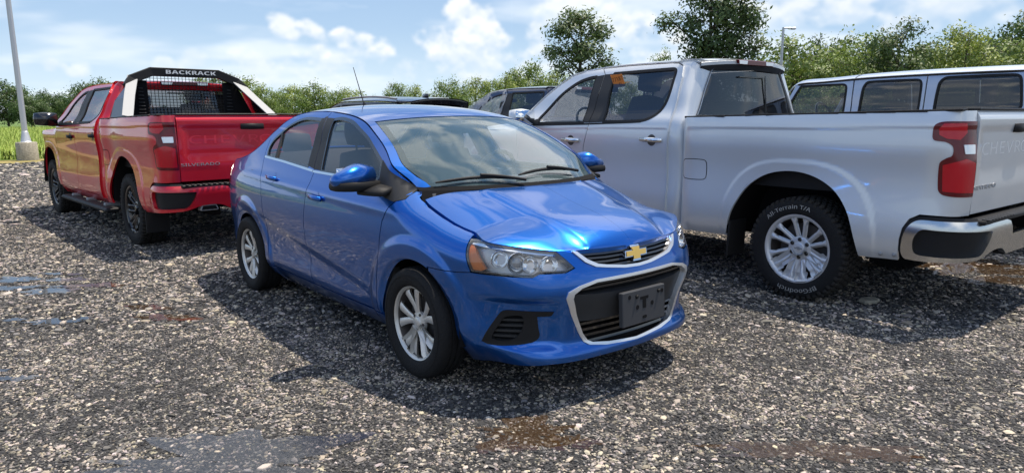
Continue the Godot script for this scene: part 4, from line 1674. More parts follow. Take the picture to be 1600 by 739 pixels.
	b.region(V2([[16.0, -0.999], [16.0, 0.999], [20.0, 0.999], [20.0, -0.999]]), [], roof_at, 0.15, 0.06, 0.01)
	part(car, "boot_lid", b, blue)
	# wipers: arm and blade
	for q in [[Vector3(-0.03, 1.008, 0.10), -0.46], [Vector3(-0.02, 1.012, -0.42), -0.50]]:
		b = Mb.new()
		var pts := []
		var arm := []
		for k in 9:
			var w: float = (q[0].z + 0.52 * (k / 8.0)) 
			var ez: float = roof_e[2].at(0.9)
			var t := 0.52 + 0.25 * sin(PI * k / 8.0) + (0.25 if q[1] < -0.48 else 0.0)
			var r := roof_at(Vector2(t, clampf(w / ez, -0.9, 0.9)))
			pts.append(r + Vector3(0.012, 0.014, 0))
			if k >= 0 and k <= 4:
				arm.append(r + Vector3(0.04 - 0.006 * k, 0.012 + 0.004 * k, 0))
		b.tube(pts, [0.005, 0.009, 0.010, 0.010, 0.011, 0.010, 0.010, 0.009, 0.005], 6)
		b.tube(arm, 0.010, 6)
		part(car, "wiper", b, M.black_plastic)
	# aerial on the roof
	b = Mb.new()
	b.lathe([Vector2(0.0, 0.03), Vector2(0.012, 0.03), Vector2(0.024, 0.0)], 14, Transform3D(Basis(Vector3.RIGHT, -PI / 2), Vector3(-1.86, 1.486, 0.09)))
	b.tube([Vector3(-1.86, 1.50, 0.09), Vector3(-2.02, 1.80, 0.09)], [0.005, 0.0028], 6)
	part(car, "aerial", b, M.black_plastic)
	# ---- mirrors
	b = Mb.new()
	var mb := Basis(Vector3.UP, 0.12)
	b.rbox(Vector3(-0.42, 1.085, 0.945), Vector3(0.15, 0.148, 0.275), 0.072, mb, 8, func(p: Vector3) -> Vector3: return Vector3(p.x * (1.0 - 0.2 * (p.z / 0.14)), p.y * (1.0 - 0.40 * smoothstep(-0.06, 0.145, p.z)) - 0.022 * smoothstep(-0.04, 0.145, p.z), p.z))
	var mir := pair(car, "mirror", b, blue)
	b = Mb.new()
	b.rbox(Vector3(-0.42, 1.032, 0.93), Vector3(0.158, 0.07, 0.275), 0.034, mb, 6, func(p: Vector3) -> Vector3: return p)
	b.rbox(Vector3(-0.33, 1.008, 0.845), Vector3(0.20, 0.040, 0.13), 0.018, Basis(Vector3.UP, 0.35), 4, func(p: Vector3) -> Vector3: return p + Vector3(0, -0.02 * p.z / 0.08, 0))
	part(mir[0], "mirror_foot", b, M.black_plastic)
	part(mir[1], "mirror_foot", b, M.black_plastic, true)
	b = Mb.new()
	b.rbox(Vector3(-0.487, 1.080, 0.930), Vector3(0.012, 0.095, 0.17), 0.006, mb, 3)
	part(mir[0], "mirror_glass", b, M.chrome)
	part(mir[1], "mirror_glass", b, M.chrome, true)
	# ---- wheels, wells, underside
	for q in [[0.0, 1.0], [0.0, -1.0], [-2.525, 1.0], [-2.525, -1.0]]:
		var wh := sedan_wheel(car)
		wh.position = Vector3(q[0], 0.307, 0.755 * q[1])
		wh.rotation.y = 0.0 if q[1] > 0 else PI
		wh.rotate_object_local(Vector3.BACK, 0.25 if q[0] == 0.0 else 1.1)
	for c in [0.01, -2.51]:
		for sg in [1.0, -1.0]:
			b = Mb.new()
			for k in 20:
				var q := []
				for j in 2:
					var a := lerpf(-0.12, PI + 0.12, (k + j) / 20.0)
					q.append(Vector3(c + cos(a) * 0.372, 0.305 + sin(a) * 0.372, 0.0))
				b.facen([q[0] + Vector3(0, 0, 0.80 * sg), q[1] + Vector3(0, 0, 0.80 * sg), q[1] + Vector3(0, 0, 0.48 * sg), q[0] + Vector3(0, 0, 0.48 * sg)], Vector3(c, 2.0, 0))
			b.prism(disc(Vector2(c, 0.305), 0.372, 24, -0.12, PI + 0.12), Transform3D(Basis(), Vector3(0, 0, 0.48 * sg)), 0.01)
			part(car, "wheel_well", b, M.dark)
	b = Mb.new()
	b.box(Vector3(-1.27, 0.25, 0), Vector3(1.9, 0.14, 1.50), Basis(), 0.02)
	b.box(Vector3(-1.42, 0.27, 0), Vector3(3.7, 0.14, 0.92), Basis(), 0.02)
	b.box(Vector3(-3.05, 0.30, 0), Vector3(0.6, 0.14, 1.2), Basis(), 0.02)
	part(car, "underside", b, M.dark)
	make_sedan_inside(car)


func Sp_x(E: Array, t: float) -> float:
	return roof_e[0].at(t)


func flipped(p: PackedVector2Array) -> PackedVector2Array:
	var o := PackedVector2Array()
	for q in p:
		o.append(Vector2(-q.x, q.y))
	return o


func mirrored(half: Array) -> PackedVector2Array:          # from the middle of one edge round to the middle of the other, and back
	var o := PackedVector2Array()
	for q in half:
		o.append(Vector2(q[0], q[1]))
	for k in range(half.size() - 1, -1, -1):
		if absf(half[k][0]) > 1e-4:
			o.append(Vector2(-half[k][0], half[k][1]))
	return o


func bow_tie(w: float, h: float, c: Vector2) -> PackedVector2Array:
	var o := PackedVector2Array()
	for q in [[-0.36, 1.0], [0.44, 1.0], [0.36, 0.42], [1.0, 0.42], [0.86, -0.42], [0.28, -0.42], [0.20, -1.0], [-0.44, -1.0], [-0.36, -0.42], [-1.0, -0.42], [-0.86, 0.42], [-0.28, 0.42]]:
		o.append(c + Vector2(-q[0] * w, q[1] * h))
	return o


func make_headlights(car: Node3D) -> void:
	var lens := outline([[1.011, 0.819], [1.011, 0.819], [0.949, 0.820], [0.793, 0.800], [0.63, 0.781], [0.512, 0.769], [0.512, 0.769], [0.46, 0.730], [0.421, 0.691], [0.421, 0.691], [0.478, 0.676], [0.61, 0.677], [0.646, 0.662], [0.762, 0.664], [0.964, 0.668], [0.964, 0.668], [0.996, 0.738]])
	var deep := func(p: Vector2) -> Vector3: return sedan_in(p, 0.045)
	var b := Mb.new()
	b.region(grown(lens, 0.004), [], deep, 0.03, 0.03)
	var unit := pair(car, "headlight", b, M.lamp_inner)
	var add := func(name_: String, m: Mb, material: Material) -> void:
		part(unit[0], name_, m, material)
		part(unit[1], name_, m, material, true)
	b = Mb.new()                                        # dark rim under the lens
	b.region(lens, [grown(lens, -0.008)], func(p: Vector2) -> Vector3: return sedan_in(p, 0.004), 0.03, 0.02, 0.04)
	add.call("lamp_rim", b, M.gloss_black)
	b = Mb.new()
	b.region(both(outline([[1.02, 0.81], [1.02, 0.81], [0.973, 0.795], [0.888, 0.684], [0.888, 0.684], [0.964, 0.655], [0.964, 0.655], [1.02, 0.73]]), grown(lens, -0.007)), [], func(p: Vector2) -> Vector3: return sedan_in(p, 0.014), 0.02, 0.02, 0.02)
	add.call("turn_signal", b, M.amber_lens)
	b = Mb.new()                                        # bright bar along the top
	b.region(both(V2([[1.00, 0.803], [0.795, 0.782], [0.63, 0.763], [0.53, 0.753], [0.505, 0.770], [0.63, 0.79], [0.79, 0.81], [1.00, 0.83]]), grown(lens, -0.006)), [], func(p: Vector2) -> Vector3: return sedan_in(p, 0.012), 0.03, 0.02, 0.02)
	add.call("light_bar", b, M.reflector)
	for q in [[Vector2(0.735, 0.732), 0.050, 0.033], [Vector2(0.665, 0.728), 0.040, 0.0], [Vector2(0.560, 0.724), 0.044, 0.0], [Vector2(0.835, 0.742), 0.042, 0.0]]:   # lamp bowls, the first with a projector lens
		var c: Vector3 = deep.call(q[0])
		var out: Vector3 = Vector3(0.93, 0.06, 0.36).normalized()
		var bs := Basis(out.cross(Vector3.UP).normalized().cross(out) * 1.0, Vector3.ZERO, out)
		bs.y = out.cross(bs.x)
		b = Mb.new()
		var r: float = q[1]
		b.lathe([Vector2(r * 1.04, 0.030), Vector2(r, 0.036), Vector2(r * 0.93, 0.030), Vector2(r * 0.8, 0.012), Vector2(r * 0.55, 0.002), Vector2(0.0, -0.002)], 28, Transform3D(bs, c))
		add.call("lamp_bowl", b, M.reflector)
		if q[2] > 0.0:
			b = Mb.new()
			var prof := []
			for k in 7:
				var a := PI / 2 * k / 6.0
				prof.append(Vector2(q[2] * cos(a), 0.016 + q[2] * 0.7 * sin(a)))
			b.lathe(prof, 24, Transform3D(bs, c))
			add.call("projector", b, M.grey_lens)
	b = Mb.new()
	b.region(grown(lens, -0.001), [], func(p: Vector2) -> Vector3: return sedan_in(p, 0.0005), 0.03, 0.02)
	add.call("lens", b, M.lens_glass)


func sedan_wheel(car: Node3D) -> Node3D:
	var w := Node3D.new()
	w.name = "wheel"
	car.add_child(w, true)
	var R := 0.307
	if not M.has("sedan_tyre"):
		var b := Mb.new()
		b.lathe([Vector2(0.200, 0.066), Vector2(0.207, 0.083), Vector2(0.222, 0.092), Vector2(0.25, 0.098), Vector2(0.272, 0.096), Vector2(0.290, 0.090), Vector2(0.300, 0.080), Vector2(R - 0.002, 0.068), Vector2(R, 0.055), Vector2(R, 0.040), Vector2(R - 0.007, 0.038), Vector2(R - 0.007, 0.030), Vector2(R, 0.028), Vector2(R, 0.006), Vector2(R - 0.007, 0.004), Vector2(R - 0.007, -0.004), Vector2(R, -0.006), Vector2(R, -0.028), Vector2(R - 0.007, -0.03), Vector2(R - 0.007, -0.038), Vector2(R, -0.04), Vector2(R - 0.002, -0.068), Vector2(0.29, -0.09), Vector2(0.25, -0.098), Vector2(0.2, -0.066)], 64)
		b.lathe([Vector2(0.262, 0.0985), Vector2(0.264, 0.0995), Vector2(0.268, 0.0985)], 64)
		M["sedan_tyre"] = b.mesh()
		b = Mb.new()
		b.lathe([Vector2(0.192, 0.060), Vector2(0.195, 0.074), Vector2(0.204, 0.079), Vector2(0.207, 0.076), Vector2(0.207, 0.066)], 64)
		var spoke := func(a0: float, lean: float) -> void:
			var dir := a0
			var fn := func(p: Vector2) -> Vector3:            # p.x out along the spoke, p.y across
				var a: float = dir + lean * smoothstep(0.04, 0.20, p.x)
				var u := Vector2(cos(a), sin(a))
				var hw := 0.016 + 0.010 * (p.x / 0.2)
				var q := u * p.x + Vector2(-u.y, u.x) * p.y
				var z := 0.046 + 0.018 * smoothstep(0.05, 0.195, p.x) - 0.007 * pow(p.y / hw, 2.0) - 0.012 * smoothstep(0.175, 0.2, p.x)
				return Vector3(q.x, q.y, z)
			b.region(V2([[0.035, -0.013], [0.10, -0.0175], [0.194, -0.026], [0.194, 0.026], [0.10, 0.0175], [0.035, 0.013]]), [], fn, 0.02, 0.008, 0.022)
		for k in 5:
			spoke.call(TAU * k / 5.0 + PI / 2 - 0.13, -0.16)
			spoke.call(TAU * k / 5.0 + PI / 2 + 0.13, 0.16)
		b.lathe([Vector2(0.062, 0.030), Vector2(0.058, 0.044), Vector2(0.034, 0.050), Vector2(0.032, 0.056), Vector2(0.028, 0.059), Vector2(0.0, 0.060)], 40)
		M["sedan_rim"] = b.mesh()
		b = Mb.new()
		b.lathe([Vector2(0.193, 0.062), Vector2(0.186, 0.04), Vector2(0.184, -0.07), Vector2(0.15, -0.075)], 48)
		b.lathe([Vector2(0.13, 0.0), Vector2(0.13, 0.012), Vector2(0.06, 0.012), Vector2(0.06, 0.03), Vector2(0.0, 0.03)], 36)
		M["sedan_barrel"] = b.mesh()
		b = Mb.new()
		for k in 5:
			var a := TAU * k / 5.0 + PI / 2 + PI / 5
			b.lathe([Vector2(0.0, 0.052), Vector2(0.007, 0.052), Vector2(0.009, 0.048), Vector2(0.009, 0.03)], 8, Transform3D(Basis(), Vector3(cos(a) * 0.047, sin(a) * 0.047, 0)))
		M["sedan_nuts"] = b.mesh()
	for q in [["tyre", "sedan_tyre", "rubber"], ["rim", "sedan_rim", "alloy"], ["barrel", "sedan_barrel", "iron"], ["wheel_nuts", "sedan_nuts", "iron"]]:
		var o := MeshInstance3D.new()
		o.mesh = M[q[1]]
		o.material_override = M[q[2]]
		o.name = q[0]
		w.add_child(o, true)
	return w


func seat(parent: Node3D, at: Vector3, s := 1.0, m: Material = null, towards := -1.0) -> void:    # back towards -x
	m = m if m else M.seat_cloth
	var b := Mb.new()
	b.rbox(at + Vector3(0.24, 0.0, 0) * s, Vector3(0.50, 0.16, 0.50) * s, 0.06 * s, Basis(Vector3.BACK, 0.08), 5)
	b.rbox(at + Vector3(-0.10, 0.33, 0) * s, Vector3(0.15, 0.60, 0.48) * s, 0.07 * s, Basis(Vector3.BACK, 0.22), 6, func(p: Vector3) -> Vector3: return Vector3(p.x, p.y, p.z * (1.0 - 0.22 * smoothstep(0.0, 0.32, p.y))))
	for z in [-0.06, 0.06]:
		b.tube([at + Vector3(-0.155, 0.58, z) * s, at + Vector3(-0.165, 0.70, z) * s], 0.008 * s, 6)
	b.rbox(at + Vector3(-0.175, 0.74, 0) * s, Vector3(0.10, 0.19, 0.27) * s, 0.048 * s, Basis(Vector3.BACK, 0.15), 5)
	part(parent, "seat", b, m)


func steering_wheel(parent: Node3D, at: Vector3, r := 0.185) -> void:
	var b := Mb.new()
	var xf := Transform3D(Basis(Vector3.BACK, -0.45) * Basis(Vector3.UP, -PI / 2), at)
	var ring := []
	for k in 33:
		var a := TAU * k / 32.0
		ring.append(xf * Vector3(cos(a) * r, sin(a) * r, 0))
	b.tube(ring, 0.016, 8, false)
	for a in [0.15, PI - 0.15, -PI / 2]:
		b.tube([xf * Vector3(0, 0, -0.03), xf * Vector3(cos(a) * r, sin(a) * r, 0)], 0.017, 6)
	b.rbox(xf * Vector3(0, 0, -0.02), Vector3(0.06, 0.12, 0.14), 0.028, xf.basis * Basis(Vector3.UP, PI / 2), 4)
	part(parent, "steering_wheel", b, M.gloss_black)


func make_sedan_inside(car: Node3D) -> void:
	var b := Mb.new()
	b.box(Vector3(-1.45, 0.34, 0), Vector3(2.5, 0.06, 1.5), Basis(), 0.01)                       # floor
	b.box(Vector3(-2.62, 0.80, 0), Vector3(0.10, 0.62, 1.30), Basis(Vector3.BACK, 0.3), 0.02)     # behind the rear bench
	b.box(Vector3(-2.72, 1.05, 0), Vector3(0.40, 0.03, 1.15), Basis(), 0.01)                      # parcel shelf
	part(car, "cabin_floor", b, M.seat_cloth)
	b = Mb.new()                                                                                 # dashboard, rising to the windscreen
	b.rbox(Vector3(-0.32, 0.885, 0), Vector3(0.62, 0.20, 1.36), 0.08, Basis(Vector3.BACK, 0.16), 5)
	b.rbox(Vector3(-0.47, 0.965, -0.36), Vector3(0.22, 0.10, 0.36), 0.045, Basis(Vector3.BACK, -0.1), 5)
	b.rbox(Vector3(-0.62, 0.62, 0), Vector3(0.5, 0.34, 0.26), 0.06, Basis(Vector3.BACK, 0.5), 4)
	part(car, "dashboard", b, M.dash)
	steering_wheel(car, Vector3(-0.80, 1.00, -0.36))
	seat(car, Vector3(-1.22, 0.56, 0.36))
	seat(car, Vector3(-1.22, 0.56, -0.36))
	b = Mb.new()
	b.rbox(Vector3(-2.12, 0.56, 0), Vector3(0.55, 0.18, 1.24), 0.07, Basis(Vector3.BACK, 0.08), 4)
	b.rbox(Vector3(-2.45, 0.86, 0), Vector3(0.16, 0.58, 1.22), 0.07, Basis(Vector3.BACK, 0.28), 4)
	for z in [-0.38, 0.38]:
		b.rbox(Vector3(-2.54, 1.20, z), Vector3(0.10, 0.17, 0.26), 0.045, Basis(Vector3.BACK, 0.2), 4)
	part(car, "rear_bench", b, M.seat_cloth)
	b = Mb.new()                                                                                 # headlining
	b.region(V2([[6.4, -0.93], [6.4, 0.93], [13.0, 0.93], [13.0, -0.93]]), [], func(p: Vector2) -> Vector3: return roof_at(p) - Vector3(0, 0.03, 0), 0.3, 0.1)
	part(car, "headlining", b, M.trim_cloth)
	b = Mb.new()
	b.rbox(Vector3(-0.66, 1.335, 0), Vector3(0.05, 0.07, 0.22), 0.025, Basis(Vector3.BACK, 0.2), 4)
	part(car, "inside_mirror", b, M.black_plastic)
	b = Mb.new()
	for sg in [1.0, -1.0]:
		b.box(Vector3(-1.35, 0.70, 0.78 * sg), Vector3(2.2, 0.62, 0.05), Basis(), 0.01)
		b.tube([Vector3(-1.33, 1.02, 0.74 * sg), Vector3(-1.44, 1.40, 0.58 * sg)], 0.035, 8)
	part(car, "door_linings", b, M.dash)


# ================================================================ pickups and the two wagons
func wall_in(w: Wall, p: Vector2, d: float, mid := Vector3(0, 0.9, 0)) -> Vector3:      # a car's skin drawn in by d
	var e := 0.006
	var a := w.at(p)
	var n := (w.at(p + Vector2(e, 0)) - w.at(p - Vector2(e, 0))).cross(w.at(p + Vector2(0, e)) - w.at(p - Vector2(0, e))).normalized()
	if n.dot(a - Vector3(a.x * 0.75, 0.6, 0)) < 0:
		n = -n
	return a - n * d


func to_s(w: Wall, poly: PackedVector2Array, sh := 0.0) -> PackedVector2Array:           # (x, y) of the side to (s, y)
	var o := PackedVector2Array()
	for p in dense(poly, 0.08):
		o.append(Vector2(w.s_of(p.x - sh), p.y))
	return o


func loft(e: Array, c: Array, w: Wall) -> Array:         # splines for a roof spanned between the tops of both sides
	var l := [[], [], [], [], []]
	for k in e.size():
		var q := w.at(Vector2(w.s_of(e[k][0]), e[k][1]))
		l[0].append([k, e[k][0]])
		l[1].append([k, e[k][1]])
		l[2].append([k, e[k][2] if e[k].size() > 2 else q.z])
		l[3].append([k, c[k][0]])
		l[4].append([k, c[k][1]])
	var o := []
	for x in l:
		o.append(Sp.new(x))
	return o


func loft_at(l: Array, p: Vector2, power := 2.6) -> Vector3:
	var a := 1.0 - pow(absf(p.y), power)
	return Vector3(lerpf(l[0].at(p.x), l[3].at(p.x), a), lerpf(l[1].at(p.x), l[4].at(p.x), a), l[2].at(p.x) * p.y)


const BED_SIDE := [[0.36, 0.10], [0.44, 0.045], [0.54, 0.016], [0.66, 0.012], [0.82, 0.026], [0.98, 0.030], [1.10, 0.016], [1.19, 0.0], [1.28, 0.002], [1.35, 0.012], [1.40, 0.026], [1.45, 0.045]]
const CAB_SIDE := [[0.36, 0.10], [0.44, 0.045], [0.54, 0.016], [0.66, 0.012], [0.82, 0.024], [0.98, 0.026], [1.10, 0.014], [1.18, 0.004], [1.26, 0.005], [1.33, 0.022], [1.38, 0.043], [1.43, 0.075], [1.60, 0.150], [1.80, 0.245], [1.88, 0.29], [1.94, 0.35]]


func arch_flare(x: float, y: float, cx: float) -> float:        # squared-off raised band round a truck's wheel arch
	var a := pow(absf(x - cx) / 0.645, 2.7) + pow(maxf(y - 0.42, 0.0) / 0.665, 2.7)
	var r := pow(a, 1.0 / 2.7)
	return -0.008 * (1.0 - smoothstep(0.95, 1.01, r)) if y > 0.3 else 0.0


func body_lines(x: float, y: float, nx: float) -> float:        # the crease along the shoulder and the one above the sill
	if nx > 0.3:
		return 0.0
	var yc := 1.315 + 0.012 * (-x)
	return 0.007 * smoothstep(yc + 0.012, yc - 0.012, y) * smoothstep(yc - 0.24, yc - 0.05, y)


func arch_hole(cx: float) -> PackedVector2Array:
	var o := [[0.585, 0.2], [0.585, 0.2], [0.575, 0.42], [0.555, 0.56], [0.50, 0.70], [0.395, 0.852], [0.23, 0.955], [0.03, 0.993], [-0.16, 0.965], [-0.32, 0.875], [-0.43, 0.73], [-0.49, 0.56], [-0.52, 0.42], [-0.53, 0.2], [-0.53, 0.2]]
	for q in o:
		q[0] += cx
	return outline(o)


func make_pickup(called: String, label: String, at: Vector3, turn: float, paint: Material, sh: float, opt: Dictionary) -> Node3D:
	var car := thing(called, label, "pickup truck", at, turn)
	var bx := 1.10 - sh                       # front of the bed
	var fx := 3.99 - sh                       # front axle
	var plan := [[4.95 - sh, 0], [4.90 - sh, 0.5], [4.76 - sh, 0.84], [4.5 - sh, 0.965], [4.1 - sh, 1.0], [3.2 - sh, 1.012], [2.2 - sh, 1.015], [1.32 - sh, 1.015], [1.225 - sh, 1.010], [1.155 - sh, 0.965], [1.122 - sh, 0.86], [1.085 - sh, 0.5], [1.068 - sh, 0]]
	var front := [[0.3, 0.12], [0.45, 0.02], [0.6, 0.0], [0.9, 0.0], [1.1, 0.03], [1.25, 0.10], [1.95, 0.8]]
	var cab := Wall.new(plan, CAB_SIDE, front, [[0.3, 0.0], [1.40, 0.0], [1.85, 0.05], [1.95, 0.055]])
	cab.taper = true
	var gs: float = opt.get("squash", 1.0)
	cab.squash = gs
	var low := func(y: float) -> float: return y if y < 1.36 else 1.36 + (y - 1.36) * gs
	cab.more = func(s: float, y: float, x: float, nx: float) -> float:
		var d := body_lines(x, y, nx) if y < 1.34 and x < 3.5 - sh else 0.0
		if nx < 0.6:
			d += arch_flare(x, y, fx + 0.02)
		if x > 3.3 - sh and nx < 0.9:          # front wing rounds over to the bonnet
			var q := clampf((y - 1.13) / 0.14, 0.0, 1.0)
			d += 0.07 * smoothstep(3.3 - sh, 3.6 - sh, x) * (1.0 - sqrt(1.0 - 0.97 * q * q))
		return d
	var bed := Wall.new([[bx, 0], [bx, 0.4], [bx - 0.002, 0.80], [bx - 0.012, 0.985], [bx - 0.04, 1.010], [bx - 0.3, 1.015], [0.2, 1.015], [-0.5, 1.012], [-0.8, 1.004], [-0.95, 0.985], [-1.035, 0.93], [-1.068, 0.84], [-1.078, 0.6], [-1.08, 0]], BED_SIDE, [[0.3, 0.0], [1.5, 0.0]], [[0.3, 0.03], [0.7, 0.0], [1.3, 0.0], [1.45, 0.02]])
	bed.more = func(s: float, y: float, x: float, nx: float) -> float: return (arch_flare(x, y, 0.045) if absf(nx) < 0.5 else 0.0) + body_lines(x, y, nx)
	var gap := 0.004
	var skin := func(w: Wall, poly: PackedVector2Array, holes: Array, name_: String, m: Material, thick := 0.02, du := 0.05, lift := 0.0) -> Array:
		var b := Mb.new()
		b.no_rim = w.L - 0.01
		b.region(dense(poly, 0.05), holes, w.at, du, 0.018, thick, lift)
		return pair(car, name_, b, m)
	# ---- cab sides
	var A := func(a: Array) -> PackedVector2Array: return to_s(cab, V2(a), sh)
	var hole_f := to_s(cab, arch_hole(fx + 0.02), 0.0)
	var g_front := to_s(cab, outline([[3.055, 1.338], [3.055, 1.338], [3.07, 1.385], [2.93, 1.545], [2.80, 1.665], [2.64, 1.757], [2.50, 1.795], [2.387, 1.806], [2.387, 1.806], [2.352, 1.346], [2.352, 1.346]]), sh)
	var g_rear := to_s(cab, outline([[2.078, 1.358], [2.078, 1.358], [2.155, 1.826], [2.155, 1.826], [1.48, 1.832], [1.40, 1.820], [1.385, 1.74], [1.375, 1.60], [1.395, 1.50], [1.45, 1.425], [1.56, 1.375], [1.72, 1.362]]), sh)
	var fd: PackedVector2Array = A.call([[3.42, 0.465], [3.44, 1.0], [3.44, 1.30], [3.33, 1.42], [3.08, 1.628], [2.90, 1.752], [2.74, 1.835], [2.56, 1.872], [2.337, 1.887], [2.28, 1.83], [2.265, 1.5], [2.268, 1.31], [2.30, 1.20], [2.335, 1.10], [2.353, 0.92], [2.35, 0.465]])
	var fdoor: Array = skin.call(cab, grown(minus(fd, hole_f), -gap), [grown(g_front, 0.006)], "front_door", paint)
	var rd: PackedVector2Array = A.call([[2.35, 0.465], [2.353, 0.92], [2.335, 1.10], [2.30, 1.20], [2.268, 1.31], [2.265, 1.5], [2.28, 1.83], [2.337, 1.887], [1.96, 1.895], [1.48, 1.890], [1.39, 1.882], [1.315, 1.85], [1.272, 1.75], [1.25, 1.55], [1.24, 1.277], [1.256, 1.04], [1.248, 0.74], [1.248, 0.465]])
	var rdoor: Array = skin.call(cab, grown(rd, -gap), [grown(g_rear, 0.006)], "rear_door", paint)
	var Lc := cab.L
	var post := PackedVector2Array([Vector2(cab.s_of(1.248 - sh), 0.46)])          # rear post of the cab, with the corner
	for q in [[1.248, 0.74], [1.256, 1.04], [1.24, 1.277], [1.25, 1.55], [1.272, 1.75], [1.315, 1.85], [1.39, 1.882], [1.36, 1.905]]:
		post.append(Vector2(cab.s_of(q[0] - sh), q[1]))
	for q in [[0.0, 1.880], [0.0, 0.46]]:
		post.append(Vector2(Lc - 0.0006, q[1]))
	var gw := mirror_tail(outline([[Lc - 0.84, 1.415], [Lc - 0.84, 1.415], [Lc - 0.80, 1.60], [Lc - 0.745, 1.80], [Lc - 0.72, 1.832], [Lc - 0.68, 1.842], [Lc + 0.05, 1.845], [Lc + 0.05, 1.845], [Lc + 0.05, 1.40], [Lc + 0.05, 1.40]]))
	var posts: Array = skin.call(cab, grown(post, -0.002), [gw], "cab_corner", paint, 0.02, 0.03)
	var b := Mb.new()
	for sg in [1.0, -1.0]:
		var q := PackedVector2Array()
		for p in grown(gw, 0.01):
			q.append(Vector2(minf(p.x, Lc - 0.001), p.y))
		if sg < 0:
			q = flipped(q)
		b.region(q, [], func(p: Vector2) -> Vector3: return wall_in(cab, p, 0.006), 0.08, 0.05)
	var rwin := part(car, "rear_window", b, M.tinted_glass)
	b = Mb.new()                                    # the sliding pane's frame
	for q in [[0.02, 1.62, 0.50, 0.014], ]:
		pass
	for z in [0.22]:
		b.box(Vector3(1.062 - sh + 0.018, low.call(1.60), z), Vector3(0.012, 0.36 * gs, 0.012), Basis(Vector3.BACK, -0.08), 0.002)
	b.box(Vector3(1.072 - sh + 0.02, low.call(1.765), 0.005), Vector3(0.012, 0.012, 0.43), Basis(), 0.002)
	part(rwin, "sliding_frame", b, M.gloss_black)
	# glass, black pillars, mouldings
	for q in [[g_front, fdoor, "side_glass"], [g_rear, rdoor, "tinted_glass"]]:
		b = Mb.new()
		b.region(grown(q[0], 0.014), [], func(p: Vector2) -> Vector3: return wall_in(cab, p, 0.008), 0.08, 0.05)
		part(q[1][0], "window", b, M[q[2]])
		part(q[1][1], "window", b, M[q[2]], true)
		b = Mb.new()
		b.region(grown(q[0], 0.016), [grown(q[0], -0.012)], cab.at, 0.05, 0.03, 0.014, 0.002)
		part(q[1][0], "window_seal", b, M.black_plastic)
		part(q[1][1], "window_seal", b, M.black_plastic, true)
	for q in [[[[2.345, 1.345], [2.270, 1.345], [2.268, 1.5], [2.285, 1.82], [2.384, 1.812]], fdoor], [[[2.262, 1.345], [2.085, 1.352], [2.160, 1.826], [2.278, 1.824], [2.260, 1.5]], rdoor], [[[3.06, 1.335], [3.06, 1.39], [3.29, 1.335], [3.36, 1.315], [3.06, 1.318]], fdoor]]:
		b = Mb.new()
		b.region(A.call(q[0]), [], cab.at, 0.04, 0.03, 0.012, 0.003)
		part(q[1][0], "black_trim", b, M.grey_plastic)
		part(q[1][1], "black_trim", b, M.grey_plastic, true)
	b = Mb.new()
	b.region(A.call([[3.36, 1.318], [2.27, 1.340], [2.27, 1.326], [3.36, 1.303]]), [], cab.at, 0.06, 0.02, 0.012, 0.006)
	part(fdoor[0], "belt_moulding", b, M.black_plastic)
	part(fdoor[1], "belt_moulding", b, M.black_plastic, true)
	b = Mb.new()
	b.region(A.call([[2.262, 1.340], [1.72, 1.356], [1.60, 1.362], [1.60, 1.350], [1.72, 1.344], [2.262, 1.327]]), [], cab.at, 0.06, 0.02, 0.012, 0.006)
	part(rdoor[0], "belt_moulding", b, M.black_plastic)
	part(rdoor[1], "belt_moulding", b, M.black_plastic, true)
	var hm: Material = opt.handle
	for q in [[Vector2(2.515, 1.171), fdoor], [Vector2(1.44, 1.197), rdoor]]:
		var c := cab.at(Vector2(cab.s_of(q[0].x - sh), q[0].y))
		b = Mb.new()
		b.rbox(c + Vector3(0, 0, 0.030), Vector3(0.265, 0.044, 0.024), 0.012, Basis(Vector3.BACK, 0.02), 4, func(p: Vector3) -> Vector3: return p + Vector3(0, 0, -0.016 * pow(p.x / 0.13, 2.0)))
		part(q[1][0], "door_handle", b, hm)
		part(q[1][1], "door_handle", b, hm, true)
		b = Mb.new()
		b.region(disc(Vector2(cab.s_of(q[0].x - sh), q[0].y - 0.004), 0.052, 24), [], cab.at, 0.03, 0.03, 0.0, 0.0015)
		part(q[1][0], "handle_cup", b, M.iron)
		part(q[1][1], "handle_cup", b, M.iron, true)
	skin.call(cab, A.call([[3.43, 0.458], [1.19, 0.458], [1.19, 0.37], [3.43, 0.37]]), [], "sill", paint)
	# ---- front wing, nose
	var fw: PackedVector2Array = A.call([[3.42, 0.465], [3.44, 1.0], [3.44, 1.272], [4.60, 1.225], [4.60, 0.50]])
	skin.call(cab, grown(minus(fw, hole_f), -gap), [], "front_wing", paint)
	b = Mb.new()
	var sn := cab.s_of(4.60 - sh)
	b.region(mirrored([[0, 1.18], [0.5, 1.18], [sn, 1.22], [sn, 0.90], [0.6, 0.86], [0, 0.86]]), [mirrored([[0, 1.14], [0.62, 1.14], [0.66, 0.90], [0, 0.89]])], cab.at, 0.06, 0.05, 0.03)
	b.region(mirrored([[0, 0.62], [sn, 0.62], [sn, 0.50], [0, 0.50]]), [], cab.at, 0.06, 0.04, 0.03)
	part(car, "nose_panel", b, paint)
	b = Mb.new()
	b.region(mirrored([[0, 1.16], [0.7, 1.16], [0.7, 0.60], [0, 0.60]]), [], func(p: Vector2) -> Vector3: return wall_in(cab, p, 0.04), 0.06, 0.05)
	part(car, "grille", b, M.black_plastic)
	for y in [0.94, 1.00, 1.06, 1.11]:
		b = Mb.new()
		b.region(mirrored([[0, y + 0.008], [0.64, y + 0.008], [0.64, y - 0.008], [0, y - 0.008]]), [], func(p: Vector2) -> Vector3: return wall_in(cab, p, 0.012), 0.06, 0.02, 0.03)
		part(car, "grille_bar", b, M.gloss_black)
	b = Mb.new()
